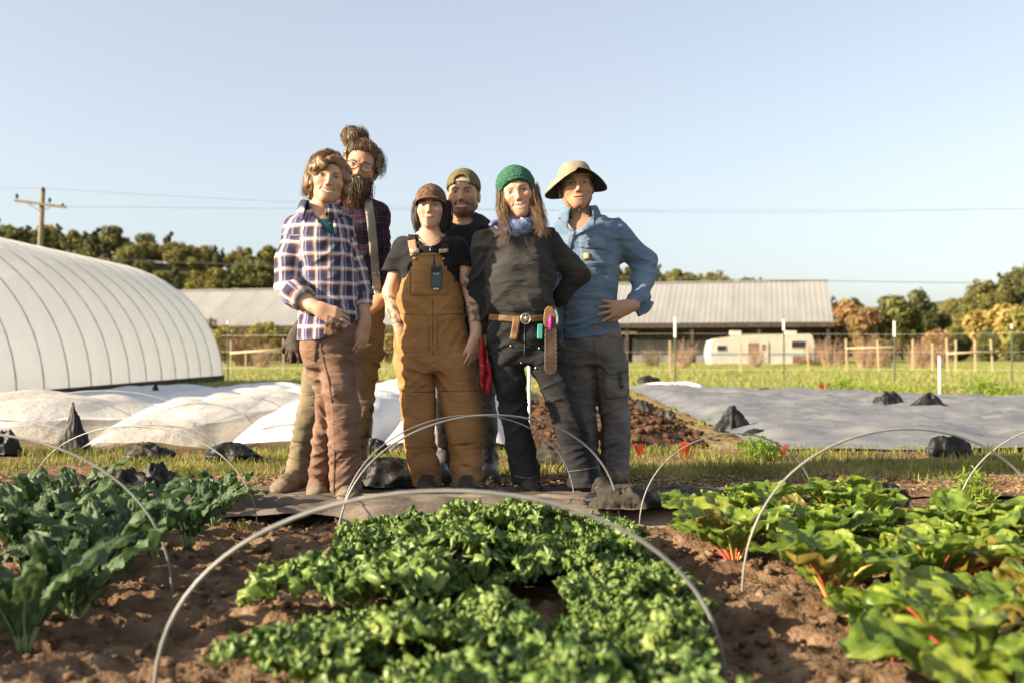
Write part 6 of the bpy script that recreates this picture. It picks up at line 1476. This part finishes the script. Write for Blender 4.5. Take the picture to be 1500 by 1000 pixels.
for (rows, hl_, to) in (([(645, 640, 663), (680, 641, 661), (706, 641, 662)], (-.395, 5.52), (-.37, 5.24)), ([(648, 707, 726), (680, 708, 725), (706, 708, 726)], (-.125, 5.52), (-.115, 5.24))):
    bo = boot(a, 'rubber_boot', hl_, to, M_wellie, M_sole, .12, .05, .05, .03); W_ = Field.box((-.5, 5.3, .06), (.0, 5.6, .30), .006); W_.loft([a.row(*q, .055, .0) for q in rows], .02, cap=.006); W_.disp(cloth_folds(5, .003)); a.mesh('boot_shaft', W_, M_wellie, bo)
M_olive = mat_noise('olive_cap_cotton', (.085, .075, .030), (.15, .13, .058), scale=20, rough=.85, bump=.3, bscale=150)
def ocap(x, f, z): return smax(cap_shape(.043, .005, .003)(x, f, z), -El(x, f, z, (0, .10, .056), (.036, .07, .030)), .004)
cp = a.mesh('cap', local_field(hd, (-.11, -.14, -.03), (.11, .12, .15), .004, ocap), M_olive)
M_capstrap = mat_noise('grey_plastic_strap', (.22, .23, .25), (.36, .37, .39), scale=30, rough=.4); b = MB()
for k in range(12):
    t0, t1 = -.40 + k * .8 / 12, -.40 + (k + 1) * .8 / 12
    w = lambda t, z, r_: hd.w((.083 + r_) * math.sin(t) * 1.05, (.097 + r_) * math.cos(t) - .012, z)
    b.add([w(t0, .050, -.002), w(t1, .050, -.002), w(t1, .064, -.007), w(t0, .064, -.007), w(t0, .050, -.006), w(t1, .050, -.006), w(t1, .064, -.011), w(t0, .064, -.011)], [(0, 1, 2, 3), (7, 6, 5, 4), (0, 4, 5, 1), (3, 2, 6, 7), (0, 3, 7, 4), (1, 5, 6, 2)])
a.mb(b, 'cap_strap', M_capstrap, cp)
hb = lambda x, f, z: np.maximum(np.maximum(El(x, f, z, (0, -.016, .030), (.0785, .098, .085)), z - .055), np.maximum(f - .035 + np.clip(-z, 0, 1) * .6, -.035 - z))
a.mesh('hair', local_field(hd, (-.11, -.14, -.07), (.11, .12, .08), .004, hb, lambda x, y, z: .0025 * vnoise(x * 120, y * 120, z * 120, 3)), M_hair_dk)

# ---------------------------------------------------------------- 5: green beanie, charcoal sweatshirt
a = Person(4.87, 790, 731, 'person in green knit beanie and charcoal sweatshirt with one hand on hip')
hd = Head(a, (757.3, 280), -.09, -1, 0, -12, 1.06); hk = dict(smile=1.0, open_=.8, squint=.7); ck = dict(skin=(.52, .295, .205), lip=(.46, .19, .15), brow=(.11, .06, .035), smile=1.0, open_=.8, browt=.8, squint=.6, rosy=.8, iris=(.05, .05, .05))
tor = [a.row(*q) for q in ((322, 738, 784, .06, .0), (331, 722, 796, .085, .0), (340, 709, 808, .10, 0), (355, 704, 813, .115, 0), (388, 707, 815, .13, -.005), (420, 709, 816, .132, -.01), (443, 710, 815, .135, -.01), (456, 713, 812, .128, -.005), (463, 716, 810, .12, 0))]
lp = [a.p(709, 355, .01), a.p(700, 425, .07), a.p(705, 482, .07)]; rp_ = [a.p(806, 354, .01), a.p(846, 402, .05), a.p(822, 434, .07), a.p(812, 442, .09)]
legL = [a.row(*q) for q in ((515, 713, 770, .115, .01), (540, 718, 770, .112, .02), (580, 727, 772, .102, .04), (618, 734, 776, .095, .06), (660, 742, 785, .093, .08), (690, 748, 789, .098, .08), (707, 750, 791, .102, .08))]
legR = [a.row(*q) for q in ((515, 768, 829, .115, .0), (540, 776, 836, .112, 0), (570, 790, 843, .105, 0), (600, 801, 852, .10, 0), (636, 814, 863, .096, .0), (690, 829, 877, .098, .02), (713, 831, 881, .10, .02))]
B = body_field(a, hd, a.p(758, 330, .0), tor, [legL, legR], [(lp, [.046, .04, .03]), (rp_, [.046, .04, .03, .026])], (-.24, .46), 0, 0, (.74, .99), hk)
hand(B, a.p(812, 442, .09), (-.75, .25, -.5), (-.2, -.9, -.1), 1, .95, (.2, .25, .3, .35), .06, .3, .4, .9); hand(B, a.p(705, 486, .07), (.0, -.1, -1), (.5, .7, 0), 1, .95, (.3, .35, .4, .4))
a.mesh('body', B, M_skin, col=skin_cols(hd, ck))
M_sweat = mat_cloth('charcoal_sweatshirt', (.022, .021, .022), (.048, .045, .044), 5, fold=.9)
S = Field.box((-.24, 4.62, .80), (.46, 5.12, 1.36), .0054); S.loft(tor, .03); S.chain(lp, [.062, .056, .044], .035); S.cone(rp_[0], rp_[1], .066, .058, .035); S.cone(rp_[1], rp_[2], .058, .044, .03); S.cone(rp_[2], a.p(814, 441, .085), .044, .038, .02)
S.cone(hd.w(0, .0, -.10), a.p(758, 330, -.05), .064, .06, .012, 's'); S.disp(cloth_folds(53, .0085, 6, 9, .9)); a.mesh('sweatshirt', S, M_sweat)
M_blk = mat_cloth('black_denim', (.011, .011, .013), (.028, .028, .032), 5, fold=.7)
T = Field.box((-.2, 4.64, .06), (.50, 5.14, .96), .0058); T.loft([a.row(*q) for q in ((448, 716, 810, .112, 0), (457, 714, 812, .118, 0), (480, 712, 818, .125, 0), (508, 712, 826, .122, 0), (535, 716, 834, .105, 0))], .03); T.loft(legL, .02, cap=.006); T.loft(legR, .015, cap=.006); T.disp(cloth_folds(59, .0062, 6, 14, -.4)); tro = a.mesh('trousers', T, M_blk)
M_wst = mat_cloth('pale_stitching', (.12, .12, .125), (.18, .18, .185), fold=0)
for pl in ([(753, 696), (772, 700), (790, 696)], [(830, 690), (852, 688), (877, 683)], [(768, 468), (768, 520)], [(714, 484), (722, 472), (730, 466)]): a.strip(T, 'stitching', M_wst, pl, .9, .004, .004, tro)
for u, v in ((748, 507), (764, 532), (790, 510), (785, 539)): a.strip(T, 'rivet', M_steel, [(u - 1.2, v), (u + 1.2, v)], 2.4, .006, .005, tro, 3, 1)
bl = a.strip(T, 'belt', M_leather, [(716, 464), (745, 467), (770, 468), (795, 466), (811, 462)], 9, .010, .008, None, 5, 4); a.strip(T, 'belt_tail', M_leather, [(757, 466), (755, 480), (752, 497)], 11, .016, .007, bl, 5, 4)
b = MB(); c = a.front(T, [(770, 467)], .022)[0]; b.tube([c + np.array([.022 * math.cos(t), -.004, .024 * math.sin(t)]) for t in np.linspace(0, 6.2832, 20)], .0032, 6, cap=False); b.tube([c + np.array([0, -.006, .02]), c + np.array([0, -.006, -.02])], .0025, 5); a.mb(b, 'buckle', M_steel, bl)
M_beanie = mat_noise('green_knit', (.018, .075, .05), (.055, .15, .10), scale=60, rough=.95, c3=(.03, .105, .07), bump=.8, bscale=160, bdist=.006)
def bean(x, f, z):
    d = smin(El(x, f, z, (0, -.016, .048), (.090, .108, .088)), El(x, f, z, (0, -.045, .04), (.088, .085, .085)), .02); edge = .050 - .85 * np.clip(.085 - f, 0, .14) + .9 * np.abs(x) * 0; return np.maximum(d, edge - z)
def bean_n(x, y, z): return .0022 * np.abs(np.sin(np.arctan2(x, y + .016) * 24)) + .0008 * np.sin(z * 420) + .002 * vnoise(x * 80, y * 80, z * 80, 3)
bn = a.mesh('beanie', local_field(hd, (-.12, -.16, -.09), (.12, .12, .16), .0036, bean, bean_n), M_beanie)
def cuff_(x, f, z):
    d = smin(El(x, f, z, (0, -.016, .044), (.0955, .113, .093)), El(x, f, z, (0, -.045, .04), (.0935, .090, .090)), .02); edge = .047 - .85 * np.clip(.085 - f, 0, .14); return np.maximum(d, np.abs(z - edge - .017) - .017)
a.mesh('beanie_cuff', local_field(hd, (-.12, -.16, -.11), (.12, .12, .11), .0036, cuff_, bean_n), M_beanie, bn)
b = MB(); W2 = lambda u, v, dy: a.p(u, v, dy)
gs = [[W2(735, 280, -.03), W2(732, 300, -.05), W2(735, 322, -.09), W2(741, 342, -.14), W2(734, 358, -.15)], [W2(738, 278, -.05), W2(736, 302, -.08), W2(738, 325, -.11), W2(743, 345, -.15), W2(741, 358, -.15)], [W2(731, 285, .0), W2(730, 305, -.02), W2(733, 320, -.06), W2(737, 335, -.12), W2(735, 350, -.15)]]
strands(b, gs, 420, 31, .0008, .009, 1.2, .009, 12, .45)
gs = [[W2(781, 272, -.02), W2(784, 292, -.04), W2(789, 315, -.07), W2(794, 332, -.13), W2(796, 343, -.14)], [W2(777, 276, -.05), W2(781, 298, -.07), W2(786, 318, -.09), W2(793, 335, -.14), W2(788, 346, -.15)], [W2(784, 275, .0), W2(788, 295, -.01), W2(794, 318, -.04), W2(800, 335, -.11), W2(803, 346, -.13)]]
strands(b, gs, 600, 33, .0008, .009, 1.2, .011, 12, .45); hs = a.mb(b, 'hair', M_hair_br)
hb = lambda x, f, z: np.maximum(np.maximum(El(x, f, z, (0, -.028, -.02), (.083, .075, .10)), z - .05), f - .012)
a.mesh('back_hair', local_field(hd, (-.12, -.13, -.15), (.12, .06, .08), .0042, hb, lambda x, y, z: .004 * np.sin(np.arctan2(x, y) * 30 + 3 * vnoise(x * 20, y * 20, z * 8, 3))), M_hair_br, hs)
M_bandb = mat_noise('blue_bandana', (.10, .13, .26), (.32, .36, .48), scale=70, rough=.9, c3=(.17, .20, .36), lo=.42, hi=.72, detail=2)
N_ = Field.box((-.16, 4.64, 1.22), (.20, 5.02, 1.42), .0045); c = a.p(757, 327, -.01)
for q in range(26):
    an = q / 26 * 2 * math.pi; N_.ell(c + np.array([math.cos(an) * .074, math.sin(an) * .070 - .012, -.006 - .030 * max(0, -math.sin(an)) + .05 * math.cos(an) * .12]), (.019, .019, .024), .040)
N_.cone(a.p(735, 322, -.07), a.p(720, 329, -.10), .018, .010, .012); N_.cone(a.p(735, 324, -.08), a.p(742, 338, -.13), .016, .010, .012)
N_.disp(lambda x, y, z: -.0055 * (1 - 2.2 * np.abs(vnoise(x * 9, y * 9, z * 40 + x * 22, 9)))); a.mesh('neck_bandana', N_, M_bandb)
boot(a, 'boot', (.085, 5.08), (.095, 4.81), M_bootblk, M_sole, .12, .05, .055, .03); boot(a, 'boot', (.365, 5.0), (.455, 4.75), M_bootblk, M_sole, .12, .05, .058, .03)
# sheath with tools on the belt
M_sheath = mat_noise('dark_sheath_leather', (.04, .025, .02), (.10, .065, .05), scale=14, rough=.5, bump=.3, bscale=60)
q = a.front(T, [(806, 512)], .02)[0]; sh = empty('tool_sheath', q); s_ = a.sc; b = MB(); pr = [(-8, 30), (9, 31), (9.5, -10), (9.5, -28), (6, -34), (0, -36), (-5, -34), (-8.5, -28), (-8.5, -8)]
b.prism([(x / s_, -.028, z / s_) for x, z in pr], (0, .016, 0)); sm = b.build('sheath', M_sheath, sh); bv = sm.modifiers.new('bevel', 'BEVEL'); bv.width = .003
for x_, z_ in [(-7, 26 - 6 * k) for k in range(9)] + [(8, 26 - 6 * k) for k in range(9)]:
    b = MB(); b.tube([(x_ / s_, -.0275, z_ / s_), (x_ / s_, -.031, z_ / s_)], .0022, 6); b.build('rivet', M_steel, sh)
M_pink = mat_noise('magenta_plastic', (.55, .02, .33), (.68, .05, .42), scale=8, rough=.35); b = MB(); b.tube([(0, -.022, 28 / s_), (0, -.022, 40 / s_), (.001, -.022, 48 / s_)], [.009, .008, .006], 8); b.build('tool_handle', M_pink, sh, True)
b = MB(); b.prism([(x / s_, -.016, z / s_) for x, z in ((-9, 30), (9, 31), (8, 48), (4, 60), (-3, 62), (-8, 57), (-10, 44))], (0, .012, 0)); bq = b.build('belt_loop', M_leather, sh); bv = bq.modifiers.new('bevel', 'BEVEL'); bv.width = .004; tag(sh, 'riveted brown leather sheath with magenta handled tool on the black trousers', 'sheath')
M_tealt = mat_noise('teal_plastic', (.03, .22, .18), (.06, .32, .26), scale=9, rough=.4); q = a.front(T, [(791, 486)], .014)[0]; b = MB(); b.prism([(-.012, -.016, .036), (.014, -.016, .038), (.012, -.016, -.036), (-.014, -.016, -.034)], (0, .018, 0)); o = b.build('snips', M_tealt); o.location = q; bv = o.modifiers.new('bevel', 'BEVEL'); bv.width = .004; tag(o, 'small teal tool tucked beside the leather sheath', 'tool')
# red bandana hanging at the hip of the overalls
M_redb = mat_noise('red_bandana', (.30, .012, .018), (.55, .42, .40), scale=75, rough=.9, c3=(.34, .02, .028), lo=.45, hi=.78, detail=3)
b = MB(); V = []; nu_, nv_ = 13, 24
for j in range(nv_):
    t = j / (nv_ - 1); v = 497 + 80 * t; wl_, wr_ = 701 + 4 * t, 709 + 12 * min(1, t * 1.6) - 2 * t
    for i in range(nu_):
        s2 = i / (nu_ - 1); V.append(tuple(P(wl_ + (wr_ - wl_) * s2, v - (0 if t < .8 else (1 - s2) * 14 * (t - .8) * 5 * .5), 4.81 + .018 * math.sin(s2 * 9 + t * 5) + .01 * math.sin(t * 17 + s2 * 4))))
b.add(V, [(j * nu_ + i, j * nu_ + i + 1, (j + 1) * nu_ + i + 1, (j + 1) * nu_ + i) for j in range(nv_ - 1) for i in range(nu_ - 1)]); og = P(705, 500, 4.81); o = b.build('hanging_bandana', M_redb, None, True, origin=tuple(og)); sm = o.modifiers.new('thick', 'SOLIDIFY'); sm.thickness = .003; tag(o, 'red patterned bandana hanging beside the tattooed arm', 'bandana')

# ---------------------------------------------------------------- 6: denim shirt, sun hat
a = Person(5.25, 870, 720, 'person in khaki sun hat and blue work shirt, hand on hip, at the right end')
hd = Head(a, (846, 268), -.10, 2, 4, -5, 1.12); hk = dict(smile=.25, squint=.5, jaw=1.06, nose=1.1); ck = dict(skin=(.44, .24, .15), lip=(.40, .17, .13), brow=(.13, .085, .055), smile=.25, stubble=.12, browt=.9, squint=.45)
tor = [a.row(*q) for q in ((310, 836, 872, .065, .01), (318, 826, 892, .095, .01), (330, 818, 904, .115, .0), (350, 815, 909, .13, 0), (388, 812, 909, .14, 0), (433, 813, 903, .138, 0), (470, 816, 907, .14, 0), (494, 818, 911, .145, 0), (504, 819, 911, .146, 0))]
lp = [a.p(826, 338, .02), a.p(814, 405, .07), a.p(826, 455, .1)]; rp_ = [a.p(898, 340, .01), a.p(946, 388, .06), a.p(936, 440, -.05), a.p(922, 449, -.12)]
legL = [a.row(*q) for q in ((515, 822, 872, .12, .02), (550, 826, 872, .11, .03), (588, 832, 874, .105, .04), (675, 846, 877, .095, .05), (710, 850, 880, .10, .05))]
legR = [a.row(*q) for q in ((515, 862, 916, .12, 0), (550, 868, 919, .112, 0), (588, 873, 922, .107, 0), (620, 880, 924, .10, 0), (660, 880, 924, .098, 0), (708, 879, 920, .10, 0))]
B = body_field(a, hd, a.p(848, 316, .01), tor, [legL, legR], [(lp, [.05, .045, .034]), (rp_, [.05, .045, .034, .03])], (.14, .84), 0, 0, (.82, 1.04), hk)
hand(B, a.p(922, 449, -.13), (-1, -.16, -.14), (-.10, .95, -.1), 1, 1.08, (.06, .07, .08, .10), .34, .5, .3, 1.0)
a.mesh('body', B, M_skin, col=skin_cols(hd, ck))
M_denim = mat_cloth('blue_chambray', (.085, .135, .215), (.165, .225, .31), 5, c3=(.12, .175, .26), fold=.9, weave=300)
S = Field.box((.14, 4.98, .78), (.86, 5.52, 1.45), .0054); S.loft(tor, .03); S.chain(lp, [.066, .06, .048], .035); S.cone(rp_[0], rp_[1], .076, .066, .035); S.cone(rp_[1], rp_[2], .066, .054, .03); S.cone(rp_[2], a.p(928, 446, -.08), .052, .044, .02)
zl, zr, x_l, x_r = a.p(820, 501)[2], a.p(911, 489)[2], a.p(820, 501)[0], a.p(911, 489)[0]; S.clip(lambda X, Y, Z: zl + (zr - zl) * np.clip((X - x_l) / (x_r - x_l), 0, 1) - Z + 0 * Y)
S.cone(hd.w(0, .0, -.10), a.p(848, 314, -.05), .066, .06, .012, 's'); S.cone(a.p(845, 318, -.07), a.p(838, 342, -.2), .045, .012, .015, 's'); S.disp(cloth_folds(63, .0078, 7, 12, .9)); sh_ = a.mesh('shirt', S, M_denim)
collar(a, a.p(849, 314, -.005), .074, .078, M_denim, .044, .038, .6, .06, -.03)
M_dst = mat_cloth('shirt_seam', (.06, .10, .16), (.09, .14, .2), fold=0)
a.strip(S, 'placket', M_denim, [(838, 338), (829, 380), (823, 430), (821, 499)], 9, .005, .006, sh_, 5, 5); pk = a.patch(S, 'chest_pocket', M_denim, [(850, 352), (889, 355), (888, 392), (850, 388)], 12, 12, .005, .008, sh_); a.patch(S, 'pocket_flap', M_denim, [(849, 351), (890, 354), (889, 366), (849, 363)], 12, 6, .010, .008, pk)
M_patch = mat_noise('yellow_cloth_tag', (.50, .34, .10), (.60, .42, .16), scale=20, rough=.8); a.patch(S, 'label_tag', M_patch, [(855, 371), (863.5, 371), (863.5, 380), (855, 380)], 4, 4, .012, .005, pk)
for u, v in ((830, 372), (825, 408), (822, 445), (863, 359)): a.strip(S, 'button', M_steel, [(u - 1.3, v), (u + 1.3, v)], 2.6, .012, .006, sh_, 3, 1)
a.strip(S, 'cuff', M_denim, [(952, 440), (946, 452), (932, 458)], 14, .005, .008, sh_)
M_gry = mat_cloth('grey_cargo_cotton', (.105, .092, .088), (.185, .165, .155), 6, c3=(.145, .128, .12), fold=.8)
T = Field.box((.2, 5.0, .05), (.70, 5.5, .86), .0058); T.loft([a.row(*q) for q in ((470, 824, 905, .120, 0), (482, 821, 909, .132, 0), (510, 821, 915, .13, 0), (535, 823, 918, .112, 0))], .03); T.loft(legL, .015, cap=.006); T.loft(legR, .015, cap=.006); T.disp(cloth_folds(69, .0068, 6, 14, .4)); tro = a.mesh('trousers', T, M_gry)
cg = a.patch(T, 'cargo_pocket', M_gry, [(883, 534), (920, 528), (922, 580), (888, 584)], 12, 14, .010, .014, tro); a.patch(T, 'pocket_flap', M_gry, [(881, 534), (920, 527), (921, 543), (890, 549)], 12, 6, .016, .012, cg); a.strip(T, 'pocket_clip', M_radio, [(909, 545), (911, 568)], 5, .02, .006, cg)
a.strip(T, 'seam', M_seam, [(870, 500), (874, 540), (880, 600), (884, 660), (886, 705)], 1.4, .004, .004, tro)
M_khaki = mat_noise('khaki_hat_cotton', (.23, .185, .125), (.33, .275, .195), scale=16, rough=.9, bump=.35, bscale=120); M_under = mat_noise('dark_hat_lining', (.02, .022, .03), (.04, .042, .05), scale=10, rough=.9)
def crown(x, f, z): return np.maximum(smax(El(x, f, z, (0, -.014, .035), (.086, .104, .100)), z - .122, .02), .040 - z)
ht = a.mesh('sun_hat', local_field(hd, (-.11, -.14, .0), (.11, .12, .16), .004, crown, lambda x, y, z: .003 * vnoise(x * 25, y * 25, z * 40, 2)), M_khaki)
for (nm, mt, dz) in (('brim', M_khaki, 0), ('brim_lining', M_under, -.0035)):
    V = []; n, m = 64, 8
    for i in range(n):
        t = 2 * math.pi * i / n; sx, sf = math.sin(t), math.cos(t)
        for j in range(m):
            q = j / (m - 1); wdt = .064 - .010 * max(0, sf); ri = .084 + wdt * q; rf_ = .102 + wdt * q
            up_ = .046 - q * q * (.050 * abs(sx) ** 1.5 + .004) - .006 * q + .016 * q * max(0, sf) - .02 * q * max(0, -sf) + .006 * q * math.sin(3 * t + 1) - (.012 * q if sx < 0 else 0)
            V.append(hd.w(ri * sx, -.014 + rf_ * sf, up_ + dz))
    F = [(i * m + j, i * m + j + 1, ((i + 1) % n) * m + j + 1, ((i + 1) % n) * m + j) for i in range(n) for j in range(m - 1)]
    o = mesh_obj(nm, np.array(V) - np.array(a.base), F, mt, ht, True)
    if dz == 0: sm = o.modifiers.new('thick', 'SOLIDIFY'); sm.thickness = .003; sm.offset = 0
b = MB(); b.tube([hd.w(-.072, .01, .03), hd.w(-.070, .03, -.04), hd.w(-.045, .058, -.098), hd.w(0, .07, -.122), hd.w(.045, .058, -.098), hd.w(.070, .03, -.04), hd.w(.072, .01, .03)], .0024, 6); b.tube([hd.w(0, .07, -.120), hd.w(0, .068, -.138)], .007, 8); a.mb(b, 'chin_cord', M_bootblk, ht)
hb = lambda x, f, z: np.maximum(np.maximum(El(x, f, z, (0, -.018, .020), (.080, .096, .085)), z - .05), np.maximum(f - .028, -.055 - z))
M_greyhair = mat_hair('greying_hair', (.08, .06, .045), (.22, .18, .14)); a.mesh('hair', local_field(hd, (-.11, -.14, -.09), (.11, .08, .08), .004, hb, lambda x, y, z: .003 * vnoise(x * 100, y * 100, z * 40, 3)), M_greyhair)
boot(a, 'shoe', (.545, 5.40), (.540, 5.13), M_boot, M_sole, .09, .048, .052, .03); boot(a, 'shoe', (.42, 5.46), (.41, 5.20), M_boot, M_sole, .09, .048, .052, .03)
